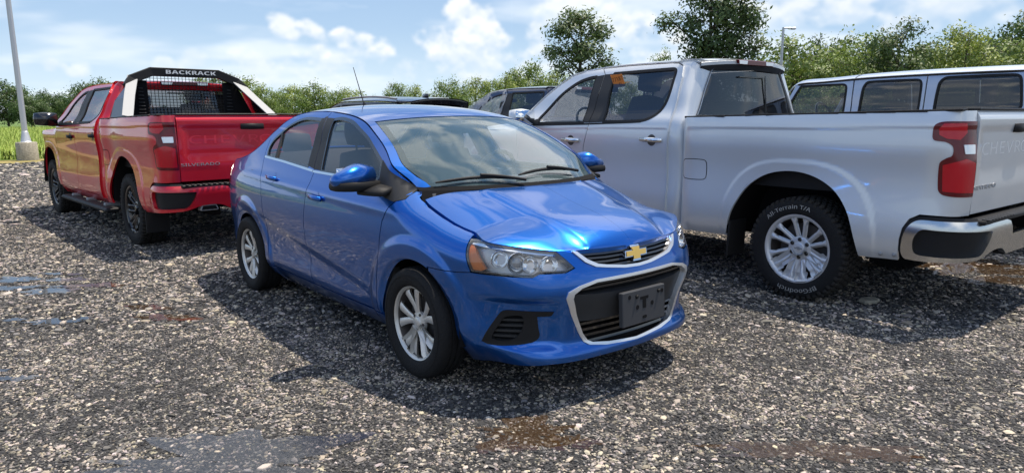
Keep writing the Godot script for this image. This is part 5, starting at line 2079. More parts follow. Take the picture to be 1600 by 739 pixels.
	b.region(mirrored([[0, 0.85], [0.6, 0.85], [sn, 0.88], [sn, 0.63], [0, 0.63]]), [], func(p: Vector2) -> Vector3: return wall_in(cab, p, -0.03), 0.06, 0.05, 0.06)
	part(car, "front_bumper", b, opt.bumper)
	b = Mb.new()
	b.region(V2([[0.70, 1.12], [0.98, 1.14], [0.98, 0.93], [0.70, 0.95]]), [], cab.at, 0.05, 0.04, 0.03, 0.004)
	pair(car, "headlight", b, M.clear_lens)
	var e := [[3.52, 1.30], [3.33, 1.445], [3.08, 1.655], [2.90, 1.775], [2.73, 1.855], [2.35, 1.902], [1.95, 1.912], [1.42, 1.905], [1.26, 1.897], [1.175, 1.888, 0.69]]
	var c := [[3.86, 1.32], [3.64, 1.49], [3.37, 1.695], [3.17, 1.82], [2.97, 1.905], [2.45, 1.945], [1.95, 1.957], [1.42, 1.95], [1.20, 1.937], [1.065, 1.918]]
	for k in e.size():
		e[k][0] -= sh
		c[k][0] -= sh
	var top := loft(e, c, cab)
	for k in e.size():
		e[k][1] = low.call(e[k][1])
		c[k][1] = low.call(c[k][1])
	if gs < 1.0:
		top[1] = Sp.new(range(e.size()).map(func(k): return [k, e[k][1]]))
		top[4] = Sp.new(range(c.size()).map(func(k): return [k, c[k][1]]))
	var up := func(p: Vector2) -> Vector3: return loft_at(top, p)
	b = Mb.new()
	b.region(V2([[3.9, -0.999], [4.1, 0.0], [3.9, 0.999], [9.0, 0.999], [9.0, -0.999]]), [], up, 0.2, 0.06, 0.012)
	var roof := part(car, "roof", b, paint)
	for sg in [1.0, -1.0]:
		b = Mb.new()
		b.region(V2([[0.0, 0.999 * sg], [3.95, 0.999 * sg], [3.95, 0.93 * sg], [0.0, 0.93 * sg]]), [], up, 0.2, 0.05, 0.012)
		part(car, "windscreen_pillar", b, paint)
	b = Mb.new()
	b.region(V2([[0.0, -0.94], [0.0, 0.94], [3.92, 0.94], [4.08, 0.0], [3.92, -0.94]]), [], func(p: Vector2) -> Vector3: return loft_at(top, p) - Vector3(0.004, 0.006, 0), 0.25, 0.08)
	part(car, "windscreen", b, M.clear_glass)
	b = Mb.new()                                     # lip at the back of the roof with the high brake light
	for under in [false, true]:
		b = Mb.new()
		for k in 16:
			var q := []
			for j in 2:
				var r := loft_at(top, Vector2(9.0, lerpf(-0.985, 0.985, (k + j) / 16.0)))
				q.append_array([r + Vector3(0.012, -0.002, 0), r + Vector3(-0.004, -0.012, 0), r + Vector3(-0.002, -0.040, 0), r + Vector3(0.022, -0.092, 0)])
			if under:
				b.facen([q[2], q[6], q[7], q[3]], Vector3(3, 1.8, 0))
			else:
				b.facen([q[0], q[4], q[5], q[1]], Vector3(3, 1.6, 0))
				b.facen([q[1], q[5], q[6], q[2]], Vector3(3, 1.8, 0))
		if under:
			part(roof, "lip_underside", b, M.grey_plastic if opt.get("shaded_lip", false) else paint)  # on the silver truck the shade below the lip is a darker colour
		else:
			part(roof, "roof_lip", b, paint)
	b = Mb.new()
	b.prism(V2([[-0.30, 0.022], [0.30, 0.022], [0.27, -0.022], [-0.27, -0.022]]), Transform3D(Basis(Vector3(0, 0, 1), Vector3(0, 1, 0), Vector3(-1, 0, 0)), Vector3(1.075 - sh, low.call(1.892), 0)), 0.026, 0.004)
	var brake := part(roof, "brake_light", b, M.dark_red_lens)
	for z in [-0.215, 0.215]:
		b = Mb.new()
		b.prism(V2([[-0.07, 0.018], [0.07, 0.018], [0.06, -0.018], [-0.06, -0.018]]), Transform3D(Basis(Vector3(0, 0, 1), Vector3(0, 1, 0), Vector3(-1, 0, 0)), Vector3(1.075 - sh, low.call(1.892), z)), 0.0275, 0.003)
		part(brake, "white_lens", b, M.clear_lens)
	b = Mb.new()
	var bonnet := func(p: Vector2) -> Vector3:       # (x, share across)
		var t := clampf((p.x - (3.5 - sh)) / 1.38, 0.0, 1.0)
		return Vector3(p.x, 1.345 - 0.10 * t * t - 0.085 * pow(absf(p.y), 3.0) * (1.0 - 0.3 * t) + 0.02 * smoothstep(0.66, 0.58, absf(p.y)), p.y * (0.915 - 0.06 * t * t))
	b.region(V2([[3.50 - sh, -1], [3.50 - sh, 1], [4.72 - sh, 1], [4.86 - sh, 0.5], [4.88 - sh, 0], [4.86 - sh, -0.5], [4.72 - sh, -1]]), [], bonnet, 0.08, 0.05, 0.05)
	part(car, "bonnet", b, paint)
	# ---- bed sides
	var hole_b := to_s(bed, arch_hole(0.045), 0.0)
	var Lb := bed.L
	var tail := outline([[Lb - 1.097, 1.296], [Lb - 1.088, 1.345], [Lb - 1.04, 1.366], [Lb - 0.90, 1.368], [Lb - 0.80, 1.368], [Lb - 0.80, 1.368], [Lb - 0.795, 1.20], [Lb - 0.793, 0.885], [Lb - 0.793, 0.885], [Lb - 0.95, 0.890], [Lb - 1.01, 0.902], [Lb - 1.036, 0.938], [Lb - 1.042, 1.10], [Lb - 1.01, 1.135], [Lb - 0.978, 1.155], [Lb - 0.980, 1.21], [Lb - 1.02, 1.238], [Lb - 1.085, 1.250]])
	var rear_s := Lb - 0.785
	var side := PackedVector2Array()
	for q in [[bx + 0.5, 0.42], [bx + 0.5, 1.397]]:
		side.append(Vector2(bed.s_of(bx - 0.001) - 0.15, q[1]))
	for k in 13:
		var x := lerpf(bx, -1.0, k / 12.0)
		side.append(Vector2(bed.s_of(x), lerpf(1.397, 1.436, k / 12.0)))
	side.append_array([Vector2(rear_s, 1.438), Vector2(rear_s, 0.76), Vector2(Lb - 1.13, 0.76), Vector2(Lb - 1.19, 0.725), Vector2(Lb - 1.225, 0.66), Vector2(Lb - 1.24, 0.58), Vector2(Lb - 1.245, 0.43), Vector2(Lb - 1.6, 0.415)])
	var sides: Array = skin.call(bed, grown(minus(side, hole_b), -0.002), [tail], "bed_side", paint, 0.02, 0.02)
	b = Mb.new()                                     # rail cap
	var pts := []
	for k in 12:
		var x := lerpf(bx - 0.02, -1.03, k / 11.0)
		var q := bed.at(Vector2(bed.s_of(x), 1.43))
		pts.append(Vector3(x, lerpf(1.400, 1.440, k / 11.0), q.z - 0.035))
	for k in 11:
		var d: Vector3 = pts[k + 1] - pts[k]
		b.box((pts[k] + pts[k + 1]) / 2, Vector3(d.length() + 0.004, 0.016, 0.085), Basis(Vector3.BACK, atan2(-d.y, -d.x) if d.x > 0 else atan2(d.y, d.x) + PI), 0.004)
	part(sides[0], "rail_cap", b, M.black_plastic)
	part(sides[1], "rail_cap", b, M.black_plastic, true)
	# fuel door
	b = Mb.new()
	var fuel := to_s(bed, outline([[1.078 - sh, 0.90], [1.078 - sh, 1.02], [1.05 - sh, 1.046], [0.86 - sh, 1.046], [0.828 - sh, 1.02], [0.828 - sh, 0.90], [0.86 - sh, 0.872], [1.05 - sh, 0.872]]))
	b.region(fuel, [grown(fuel, -0.006)], bed.at, 0.03, 0.03, 0.0, 0.0012)
	part(sides[1], "fuel_door_seam", b, M.dark, true)
	b = Mb.new()
	b.region(grown(fuel, -0.006), [], bed.at, 0.03, 0.03, 0.0, 0.002)
	part(sides[1], "fuel_door", b, paint, true)
	# tail lights
	b = Mb.new()
	b.region(tail, [], bed.at, 0.02, 0.02, 0.03, 0.006)
	var tl := pair(car, "tail_light", b, M.dark_red_lens)
	for q in [["bright_lens", M.red_lens, [[-1.060, 1.322], [-1.035, 1.350], [-0.91, 1.352], [-0.90, 1.30], [-0.945, 1.255], [-1.015, 1.262], [-1.055, 1.285]]], ["bright_lens", M.red_lens, [[-1.018, 1.09], [-0.90, 1.13], [-0.815, 1.10], [-0.81, 0.915], [-1.004, 0.925]]], ["reversing_lens", M.clear_lens, [[-0.918, 1.218], [-0.825, 1.218], [-0.825, 1.165], [-0.908, 1.166]]]]:
		var poly := []
		for p in q[2]:
			poly.append([Lb + p[0], p[1]])
		b = Mb.new()
		b.region(grown(V2(poly), 0.003), [], bed.at, 0.02, 0.02, 0.006, 0.011)
		part(tl[0], q[0], b, q[1])
		part(tl[1], q[0], b, q[1], true)
	# ---- tailgate with its raised and pressed lettering
	b = Mb.new()
	var gate := func(p: Vector2) -> Vector3:         # (z, y)
		var d := 0.009 * smoothstep(1.35, 1.29, p.y) * smoothstep(0.90, 1.06, p.y) * smoothstep(0.74, 0.70, absf(p.x))
		return Vector3(-1.082 + d + 0.03 * smoothstep(1.38, 1.45, p.y), p.y, p.x)
	b.region(grown(V2([[-0.782, 0.765], [0.782, 0.765], [0.782, 1.440], [-0.782, 1.440]]), -0.003), [], gate, 0.06, 0.015, 0.05)
	var tg := part(car, "tailgate", b, paint)
	b = Mb.new()
	b.box(Vector3(-1.03, 1.447, 0), Vector3(0.085, 0.014, 1.55), Basis(), 0.004)
	part(tg, "tailgate_cap", b, M.grey_plastic)
	b = Mb.new()
	b.rbox(Vector3(-1.082, 1.318, 0.0), Vector3(0.02, 0.064, 0.26), 0.01)
	part(tg, "tailgate_handle", b, opt.gate_handle)
	var face := Basis(Vector3(0, 0, 1), Vector3(0, 1, 0), Vector3(-1, 0, 0))
	for k in 9:
		b = Mb.new()
		b.text("CHEVROLET"[k], 0.082, Transform3D(face, Vector3(-1.0690, 1.187, (k - 4) * 0.152)), 0.009, 2.1, null, false)
		part(tg, "raised_letter", b, opt.letters)
	b = Mb.new()
	b.text("SILVERADO" if sh > 0 else "SILVERADO", 0.028, Transform3D(face, Vector3(-1.083, 0.936, -0.575)), 0.006, 2.0, null, false)
	part(tg, "nameplate", b, M.bright_letter)
	# ---- rear bumper
	var bump := Wall.new([[0.0, 1.0], [-0.6, 1.0], [-0.85, 1.0], [-1.0, 0.985], [-1.10, 0.92], [-1.165, 0.80], [-1.19, 0.55], [-1.2, 0]], [[0.3, 0.02], [0.46, 0.012], [0.6, 0.0], [0.70, 0.002], [0.76, 0.03]], [[0.3, 0.0], [0.8, 0.0]], [[0.3, 0.04], [0.46, 0.015], [0.6, 0.0], [0.70, 0.004], [0.76, 0.035]])
	var Lu := bump.L
	var outer := outline([[Lu - 1.300, 0.50], [Lu - 1.292, 0.60], [Lu - 1.262, 0.675], [Lu - 1.205, 0.722], [Lu - 1.10, 0.728], [Lu - 0.70, 0.728], [Lu - 0.45, 0.722], [Lu - 0.35, 0.70], [Lu - 0.35, 0.70], [Lu - 0.30, 0.60], [Lu - 0.30, 0.60], [Lu, 0.60], [Lu, 0.60], [Lu, 0.47], [Lu, 0.47], [Lu - 0.34, 0.47], [Lu - 0.34, 0.47], [Lu - 0.45, 0.52], [Lu - 0.62, 0.52], [Lu - 0.77, 0.478], [Lu - 0.9, 0.465], [Lu - 1.26, 0.452]])
	var step_ := outline([[Lu - 1.222, 0.54], [Lu - 1.218, 0.60], [Lu - 1.175, 0.662], [Lu - 1.10, 0.668], [Lu - 0.70, 0.664], [Lu - 0.675, 0.655], [Lu - 0.70, 0.58], [Lu - 0.76, 0.51], [Lu - 0.82, 0.496], [Lu - 1.15, 0.490], [Lu - 1.205, 0.50]])
	b = Mb.new()
	b.region(outer, [step_], bump.at, 0.03, 0.02, 0.04)
	var bp := pair(car, "rear_bumper", b, opt.bumper)
	b = Mb.new()
	b.region(grown(step_, 0.01), [], func(p: Vector2) -> Vector3: return wall_in(bump, p, 0.032), 0.05, 0.04)
	part(bp[0], "corner_step", b, M.black_plastic)
	part(bp[1], "corner_step", b, M.black_plastic, true)
	b = Mb.new()                                     # black edge against the body, tread on top, middle step
	b.region(outline([[Lu - 1.318, 0.50], [Lu - 1.312, 0.62], [Lu - 1.28, 0.70], [Lu - 1.205, 0.752], [Lu - 0.80, 0.752], [Lu - 0.80, 0.752], [Lu - 0.80, 0.71], [Lu - 0.80, 0.71], [Lu - 1.20, 0.70], [Lu - 1.26, 0.65], [Lu - 1.29, 0.50]]), [], func(p: Vector2) -> Vector3: return wall_in(bump, p, 0.008), 0.04, 0.02, 0.02)
	part(bp[0], "bumper_gasket", b, M.black_plastic)
	part(bp[1], "bumper_gasket", b, M.black_plastic, true)
	b = Mb.new()
	b.box(Vector3(-1.12, 0.722, 0), Vector3(0.13, 0.03, 1.62), Basis(), 0.008)
	part(car, "bumper_tread", b, M.black_plastic)
	for k in 9:
		b = Mb.new()
		b.box(Vector3(-1.175, 0.740, -0.76 + k * 0.055), Vector3(0.05, 0.008, 0.03), Basis(), 0.002)
		part(car, "tread_rib", b, M.grey_plastic)
	b = Mb.new()
	b.box(Vector3(-1.13, 0.52, 0), Vector3(0.08, 0.12, 0.66), Basis(), 0.01)
	part(car, "plate_recess", b, M.black_plastic)
	# ---- behind the gaps: inner skins, cab tub, bed, frame
	b = Mb.new()
	b.region(minus(A.call([[4.55, 0.46], [4.55, 1.2], [3.5, 1.24], [1.20, 1.30], [1.20, 0.46]]), grown(hole_f, 0.01)), [], func(p: Vector2) -> Vector3: return wall_in(cab, p, 0.03), 0.12, 0.08)
	b.region(minus(PackedVector2Array([Vector2(bed.s_of(bx - 0.05), 0.44), Vector2(bed.s_of(bx - 0.05), 1.38), Vector2(Lb - 0.78, 1.40), Vector2(Lb - 0.78, 0.78), Vector2(Lb - 1.2, 0.74), Vector2(Lb - 1.24, 0.46)]), grown(hole_b, 0.01)), [], func(p: Vector2) -> Vector3: return wall_in(bed, p, 0.035), 0.12, 0.08)
	pair(car, "inner_panel", b, M.dark)
	b = Mb.new()
	b.box(Vector3((bx - 1.0) / 2, 0.86, 0), Vector3(bx + 1.0, 0.04, 1.5), Basis(), 0.0)
	b.box(Vector3(bx - 0.03, 1.12, 0), Vector3(0.04, 0.54, 1.86), Basis(), 0.0)
	for sg in [1.0, -1.0]:
		b.box(Vector3((bx - 1.0) / 2, 1.12, 0.86 * sg), Vector3(bx + 1.0, 0.53, 0.03), Basis(), 0.0)
	part(car, "bed_liner", b, M.black_plastic)
	b = Mb.new()
	b.box(Vector3((3.4 - sh + 1.1 - sh) / 2, 0.50, 0), Vector3(2.3, 0.06, 1.84), Basis(), 0.01)
	b.box(Vector3(1.13 - sh, 0.98, 0), Vector3(0.05, 0.84, 1.8), Basis(), 0.01)
	for sg in [1.0, -1.0]:
		b.box(Vector3(2.3 - sh, 0.92, 0.93 * sg), Vector3(2.2, 0.78, 0.04), Basis(), 0.01)
	b.box(Vector3(3.36 - sh, 0.9, 0), Vector3(0.05, 0.8, 1.8), Basis(), 0.01)
	part(car, "cab_tub", b, M.dash)
	b = Mb.new()
	for sg in [1.0, -1.0]:
		b.box(Vector3(1.7 - sh / 2, 0.46, 0.42 * sg), Vector3(5.4 - sh, 0.16, 0.09), Basis(), 0.01)
	b.box(Vector3(0, 0.42, 0), Vector3(0.16, 0.16, 1.5), Basis(), 0.05)
	b.box(Vector3(fx, 0.42, 0), Vector3(0.16, 0.14, 1.5), Basis(), 0.05)
	part(car, "frame", b, M.dark)
	for q in [0.045, fx + 0.02]:
		for sg in [1.0, -1.0]:
			b = Mb.new()
			var prof := arch_hole(q)
			for k in prof.size() - 1:
				if prof[k].y > 0.40 and prof[k + 1].y > 0.40:
					var p0 := prof[k]
					var p1 := prof[k + 1]
					b.facen([Vector3(p0.x, p0.y + 0.02, 0.98 * sg), Vector3(p1.x, p1.y + 0.02, 0.98 * sg), Vector3(p1.x, p1.y + 0.02, 0.55 * sg), Vector3(p0.x, p0.y + 0.02, 0.55 * sg)], Vector3(q, 3.0, 0))
			b.box(Vector3(q, 0.74, 0.55 * sg), Vector3(1.10, 0.56, 0.02), Basis(), 0.0)
			part(car, "wheel_well", b, M.dark)
	# inside
	for z in [-0.45, 0.45]:
		seat(car, Vector3(2.15 - sh, 0.92, z), 1.12)
	b = Mb.new()
	b.rbox(Vector3(1.55 - sh, 0.95, 0), Vector3(0.5, 0.16, 1.5), 0.06, Basis(), 4)
	b.rbox(Vector3(1.28 - sh, 1.25, 0), Vector3(0.16, 0.6, 1.5), 0.07, Basis(Vector3.BACK, 0.12), 4)
	for z in [-0.5, 0.5]:
		b.rbox(Vector3(1.24 - sh, 1.62, z), Vector3(0.11, 0.18, 0.28), 0.05, Basis(), 4)
	part(car, "rear_bench", b, M.seat_cloth)
	b = Mb.new()
	b.rbox(Vector3(3.22 - sh, 1.20, 0), Vector3(0.5, 0.24, 1.76), 0.08, Basis(), 4)
	b.rbox(Vector3(3.03 - sh, 1.30, -0.45), Vector3(0.22, 0.10, 0.42), 0.045, Basis(), 4)
	part(car, "dashboard", b, M.dash)
	steering_wheel(car, Vector3(2.80 - sh, 1.33, -0.45), 0.19)
	b = Mb.new()
	b.region(V2([[4.3, -0.93], [4.3, 0.93], [8.8, 0.93], [8.8, -0.93]]), [], func(p: Vector2) -> Vector3: return loft_at(top, p) - Vector3(0, 0.04, 0), 0.4, 0.15)
	part(car, "headlining", b, M.trim_cloth)
	b = Mb.new()
	b.rbox(Vector3(2.95 - sh, 1.72, 0.0), Vector3(0.05, 0.08, 0.26), 0.025, Basis(), 4)
	part(car, "inside_mirror", b, M.black_plastic)
	# ---- mirrors
	b = Mb.new()
	b.rbox(Vector3(3.18 - sh, 1.40, 1.14), Vector3(0.13, 0.185, 0.28), 0.05, Basis(Vector3.UP, 0.10), 5)
	var mi := pair(car, "mirror", b, opt.mirror)
	b = Mb.new()
	b.rbox(Vector3(3.20 - sh, 1.325, 1.02), Vector3(0.09, 0.05, 0.2), 0.02, Basis(), 4)
	part(mi[0], "mirror_foot", b, M.black_plastic)
	part(mi[1], "mirror_foot", b, M.black_plastic, true)
	b = Mb.new()
	b.rbox(Vector3(3.108 - sh, 1.40, 1.135), Vector3(0.012, 0.155, 0.245), 0.006, Basis(Vector3.UP, 0.10), 3)
	var mg: Material = M.mirror if opt.wheel == "silver" else M.gloss_black
	part(mi[0], "mirror_glass", b, mg)
	part(mi[1], "mirror_glass", b, mg, true)
	# ---- wheels
	for x in [0.0, fx]:
		for sg in [1.0, -1.0]:
			var wh := truck_wheel(car, opt.wheel)
			wh.position = Vector3(x, 0.398, 0.84 * sg)
			wh.rotation.y = 0.0 if sg > 0 else PI
			if opt.wheel == "black":
				wh.rotate_object_local(Vector3.BACK, 0.4 if x == 0.0 else 1.0)
	# flap ahead of and behind the rear wheels
	for sg in [1.0, -1.0]:
		for q in ([[0.60, 0.40, 0.30]] if not opt.get("flaps", false) else [[-0.50, 0.42, 0.46], [fx - 0.56, 0.42, 0.3]]):
			b = Mb.new()
			b.box(Vector3(q[0], q[1], 0.86 * sg), Vector3(0.02, q[2], 0.24), Basis(Vector3.BACK, 0.04), 0.004)
			part(car, "mud_flap", b, M.black_plastic)
	return car


func mirror_tail(p: PackedVector2Array) -> PackedVector2Array:
	return p


func truck_wheel(car: Node3D, style: String) -> Node3D:
	var w := Node3D.new()
	w.name = "wheel"
	car.add_child(w, true)
	var R := 0.398
	var key := "truck_" + style
	if not M.has("truck_tyre"):
		var b := Mb.new()
		b.lathe([Vector2(0.262, 0.105), Vector2(0.270, 0.128), Vector2(0.290, 0.138), Vector2(0.325, 0.142), Vector2(0.352, 0.140), Vector2(0.372, 0.134), Vector2(0.382, 0.122), Vector2(0.386, 0.10), Vector2(0.388, 0.0), Vector2(0.386, -0.10), Vector2(0.372, -0.134), Vector2(0.32, -0.142), Vector2(0.262, -0.105)], 72)
		M["truck_tyre"] = b.mesh()
		b = Mb.new()                                  # tread blocks and shoulder lugs
		var r := RandomNumberGenerator.new()
		r.seed = 8
		for k in 52:
			var a := TAU * k / 52.0
			for j in 5:
				var z: float = [-0.105, -0.055, 0.0, 0.055, 0.105][j]
				var aa := a + (TAU / 104.0 if j % 2 else 0.0) + r.randf_range(-0.006, 0.006)
				var bs := Basis(Vector3.BACK, aa) * Basis(Vector3.RIGHT, 0.25 * (j - 2) * 0.5 + r.randf_range(-0.2, 0.2))
				b.box(Vector3(cos(aa), sin(aa), 0) * 0.390 + Vector3(0, 0, z), Vector3(0.020, 0.031, 0.043), bs, 0.003)
			for sg in [1.0, -1.0]:
				if k % 2 == 0:
					b.box(Vector3(cos(a), sin(a), 0) * 0.374 + Vector3(0, 0, 0.131 * sg), Vector3(0.034, 0.026, 0.016), Basis(Vector3.BACK, a), 0.004)
				else:
					b.box(Vector3(cos(a), sin(a), 0) * 0.380 + Vector3(0, 0, 0.128 * sg), Vector3(0.022, 0.030, 0.016), Basis(Vector3.BACK, a), 0.004)
		M["truck_tread"] = b.mesh()
		b = Mb.new()
		for q in [["All-Terrain T/A", 1.83, 0.030], ["BFGoodrich", -PI / 2 + 0.12, 0.032]]:
			var h: float = q[2]
			var mid: float = q[1]
			b.text(q[0], h, Transform3D(), 0.002, 1.45, func(p: Vector3) -> Vector3:
				var a := mid - p.x / 0.335
				var rr := 0.318 + p.y + h * 0.3
				return Vector3(cos(a) * rr, sin(a) * rr, 0.1415 + p.z), false)
		M["truck_letters"] = b.mesh()
	if not M.has(key + "_rim"):
		var b := Mb.new()
		b.lathe([Vector2(0.236, 0.085), Vector2(0.240, 0.108), Vector2(0.262, 0.122), Vector2(0.270, 0.120), Vector2(0.272, 0.108)], 72)
		var n := 6 if style == "silver" else 8
		var pairw := 0.232 if style == "silver" else 0.10
		var thin := 1.0 if style == "silver" else 0.8
		for k in n:
			for sg in [-1.0, 1.0]:
				var dir: float = TAU * k / n + PI / 2 + pairw * sg
				var lean: float = (-0.02 if style == "silver" else 0.17) * sg
				var fn := func(p: Vector2) -> Vector3:
					var a: float = dir + lean * smoothstep(0.06, 0.24, p.x)
					var u := Vector2(cos(a), sin(a))
					var hw := 0.013 + 0.016 * smoothstep(0.19, 0.25, p.x)
					var q := u * p.x + Vector2(-u.y, u.x) * p.y
					var z := 0.070 + 0.034 * smoothstep(0.06, 0.24, p.x) - 0.010 * pow(absf(p.y) / hw, 3.0)
					return Vector3(q.x, q.y, z)
				b.region(V2([[0.05, -0.014], [0.12, -0.0125], [0.185, -0.0125], [0.215, -0.024], [0.251, -0.030], [0.251, 0.030], [0.215, 0.024], [0.185, 0.0125], [0.12, 0.0125], [0.05, 0.014]]), [], fn, 0.025, 0.008, 0.035)
		b.lathe([Vector2(0.095, 0.045), Vector2(0.092, 0.070), Vector2(0.086, 0.074), Vector2(0.050, 0.074), Vector2(0.046, 0.086), Vector2(0.040, 0.089), Vector2(0.0, 0.090)], 48)
		M[key + "_rim"] = b.mesh()
		b = Mb.new()
		b.lathe([Vector2(0.250, 0.10), Vector2(0.240, 0.08), Vector2(0.236, -0.10), Vector2(0.20, -0.11)], 56)
		b.lathe([Vector2(0.19, 0.0), Vector2(0.19, 0.015), Vector2(0.10, 0.015), Vector2(0.09, 0.04), Vector2(0.0, 0.04)], 44)
		M["truck_barrel"] = b.mesh()
		b = Mb.new()
		for k in 6:
			var a := TAU * k / 6.0 + PI / 2
			var xf := Transform3D(Basis(), Vector3(cos(a) * 0.069, sin(a) * 0.069, 0))
			b.lathe([Vector2(0.0, 0.084), Vector2(0.008, 0.084), Vector2(0.011, 0.078), Vector2(0.0165, 0.0765), Vector2(0.0165, 0.05)], 14, xf)
		M["truck_nuts"] = b.mesh()
		b = Mb.new()
		b.prism(bow_tie(0.034, 0.012, Vector2.ZERO), Transform3D(Basis(), Vector3(0, 0, 0.089)), 0.003, 0.0)
		M["truck_cap"] = b.mesh()
	var list := [["tyre", "truck_tyre", "rubber"], ["rim", key + "_rim", "alloy_bright" if style == "silver" else "black_alloy"], ["barrel", "truck_barrel", "iron" if style == "silver" else "black_alloy"], ["wheel_nuts", "truck_nuts", "gloss_black"], ["badge", "truck_cap", "steel" if style == "silver" else "black_alloy"], ["tread_blocks", "truck_tread", "tread"]]
	if style == "silver":
		list.append(["tyre_lettering", "truck_letters", "white_ink"])
	for q in list:
		var o := MeshInstance3D.new()
		o.mesh = M[q[1]]
		o.material_override = M[q[2]]
		o.name = q[0]
		w.add_child(o, true)
		if q[0] in ["tread_blocks", "wheel_nuts"]:
			o.set_meta("kind", "stuff")
	return w


func make_pickups() -> void:
	mat("mirror", Color(0.75, 0.77, 0.78), 0.03, 1.0)
	# the silver one, nearest on the right
	var silver := make_pickup("pickup_truck", "silver crew-cab pickup with an orange sticker on its rear door window", Vector3(2.9492, 0, -5.7384), 2.2307, M.silver_paint, 0.0, {"handle": M.chrome, "bumper": M.worn_chrome, "letters": M.lit_letter_silver, "gate_handle": M.black_plastic, "mirror": M.silver_paint, "wheel": "silver", "shaded_lip": true})
	var b := Mb.new()
	var tilt := Basis(Vector3.RIGHT, 0.42)
	var sticker := Transform3D(Basis(Vector3(-1, 0, 0), Vector3(0, 1, 0), Vector3(0, 0, -1)), Vector3(2.055, 1.752, -0.808)) * Transform3D(tilt * Basis(Vector3.BACK, 0.05), Vector3.ZERO)
	b.prism(V2([[-0.075, -0.066], [0.066, -0.064], [0.077, -0.05], [0.080, 0.062], [-0.078, 0.066]]), sticker, 0.0015)
	var st := part(silver, "window_sticker", b, M.orange_paper)
	b = Mb.new()
	b.text("77187", 0.040, sticker * Transform3D(Basis(Vector3.BACK, 0.10), Vector3(0.0, 0.018, 0.002)), 0.001, 1.0, null, false)
	b.text("41", 0.030, sticker * Transform3D(Basis(Vector3.BACK, -0.05), Vector3(0.02, -0.036, 0.002)), 0.001, 1.0, null, false)
	part(st, "handwriting", b, M.ink)
	# the red one with the rack
	var red := make_pickup("pickup_truck", "red crew-cab pickup with a black and steel headache rack behind its cab", Vector3(-3.5747, 0, -8.2527), 2.3489, M.red_paint, 0.26, {"handle": M.black_plastic, "bumper": M.red_paint, "letters": M.lit_letter_red, "gate_handle": M.black_plastic, "mirror": M.gloss_black, "wheel": "black", "flaps": true, "squash": 0.885})
	make_rack(red)
	for x in [-0.63, -0.72]:                          # two bolts low behind the silver one's wheel
		b = Mb.new()
		b.lathe([Vector2(0.0, 0.012), Vector2(0.010, 0.011), Vector2(0.014, 0.005), Vector2(0.014, 0.0)], 12, Transform3D(Basis(Vector3.UP, PI), Vector3(x, 0.462 + (x + 0.63) * -0.05, -0.975)))
		part(silver, "bolt", b, M.steel)
	for sg in [1.0, -1.0]:                           # side steps
		b = Mb.new()
		b.box(Vector3(1.72, 0.335, 1.0 * sg), Vector3(2.2, 0.055, 0.16), Basis(), 0.02)
		b.box(Vector3(1.72, 0.362, 1.0 * sg), Vector3(2.1, 0.006, 0.11), Basis(), 0.002)
		var step_bar := part(red, "side_step", b, M.black_plastic)
		for x in [0.95, 1.75, 2.5]:
			b = Mb.new()
			b.box(Vector3(x, 0.37, 0.86 * sg), Vector3(0.07, 0.05, 0.3), Basis(), 0.01)
			part(step_bar, "step_bracket", b, M.steel)
	b = Mb.new()                                      # exhaust tip in the bumper's cut-out
	b.prism(grown(V2([[-0.085, -0.02], [0.085, -0.02], [0.065, 0.022], [-0.065, 0.022]]), 0.010), Transform3D(Basis(Vector3(0, 0, 1), Vector3(0, 1, 0), Vector3(-1, 0, 0)), Vector3(-1.10, 0.492, -0.555)), 0.075, 0.004)
	var ex := part(red, "exhaust_tip", b, M.steel)
	b = Mb.new()
	b.prism(V2([[-0.082, -0.02], [0.082, -0.02], [0.063, 0.021], [-0.063, 0.021]]), Transform3D(Basis(Vector3(0, 0, 1), Vector3(0, 1, 0), Vector3(-1, 0, 0)), Vector3(-1.10, 0.492, -0.555)), 0.0765)
	part(ex, "exhaust_mouth", b, M.dark)
	# the navy one behind, wrapped at the front in plastic film
	var home := local_to_world(Vector3(-3.5747, 0, -8.2527), 2.3489, Vector3(-1.59, 0, 6.37))
	var navy := make_pickup("pickup_truck", "dark navy pickup with clear plastic film over its front door window, behind the silver pickup", home, 2.3489, M.navy_paint, 0.0, {"handle": M.navy_paint, "bumper": M.worn_chrome, "letters": M.navy_paint, "gate_handle": M.black_plastic, "mirror": M.gloss_black, "wheel": "silver"})
	var film := mat("plastic_film", Color(0.62, 0.64, 0.66), 0.30)
	film.transparency = BaseMaterial3D.TRANSPARENCY_ALPHA
	film.albedo_color.a = 0.38
	film.clearcoat_enabled = true
	var cr := FastNoiseLite.new()
	cr.seed = 6
	cr.frequency = 5.0
	b = Mb.new()
	var cabw := Wall.new([[4.95, 0], [4.90, 0.5], [4.76, 0.84], [4.5, 0.965], [4.1, 1.0], [3.2, 1.012], [2.2, 1.015], [1.0, 1.015], [0.9, 0.9], [0.8, 0]], CAB_SIDE, [[0.3, 0.0], [1.95, 0.8]], [[0.3, 0.0], [1.95, 0.0]])
	b.region(to_s(cabw, V2([[3.52, 1.34], [3.08, 1.68], [2.74, 1.862], [2.40, 1.89], [2.29, 1.80], [2.31, 1.36], [2.6, 1.28], [3.3, 1.27]])), [], func(p: Vector2) -> Vector3: return wall_in(cabw, p, -0.022 - 0.014 * cr.get_noise_2d(p.x * 1.6, p.y)), 0.03, 0.03)
	part(navy, "plastic_film", b, film, true)


func local_to_world(at: Vector3, turn: float, p: Vector3) -> Vector3:
	return at + Basis(Vector3.UP, turn) * p


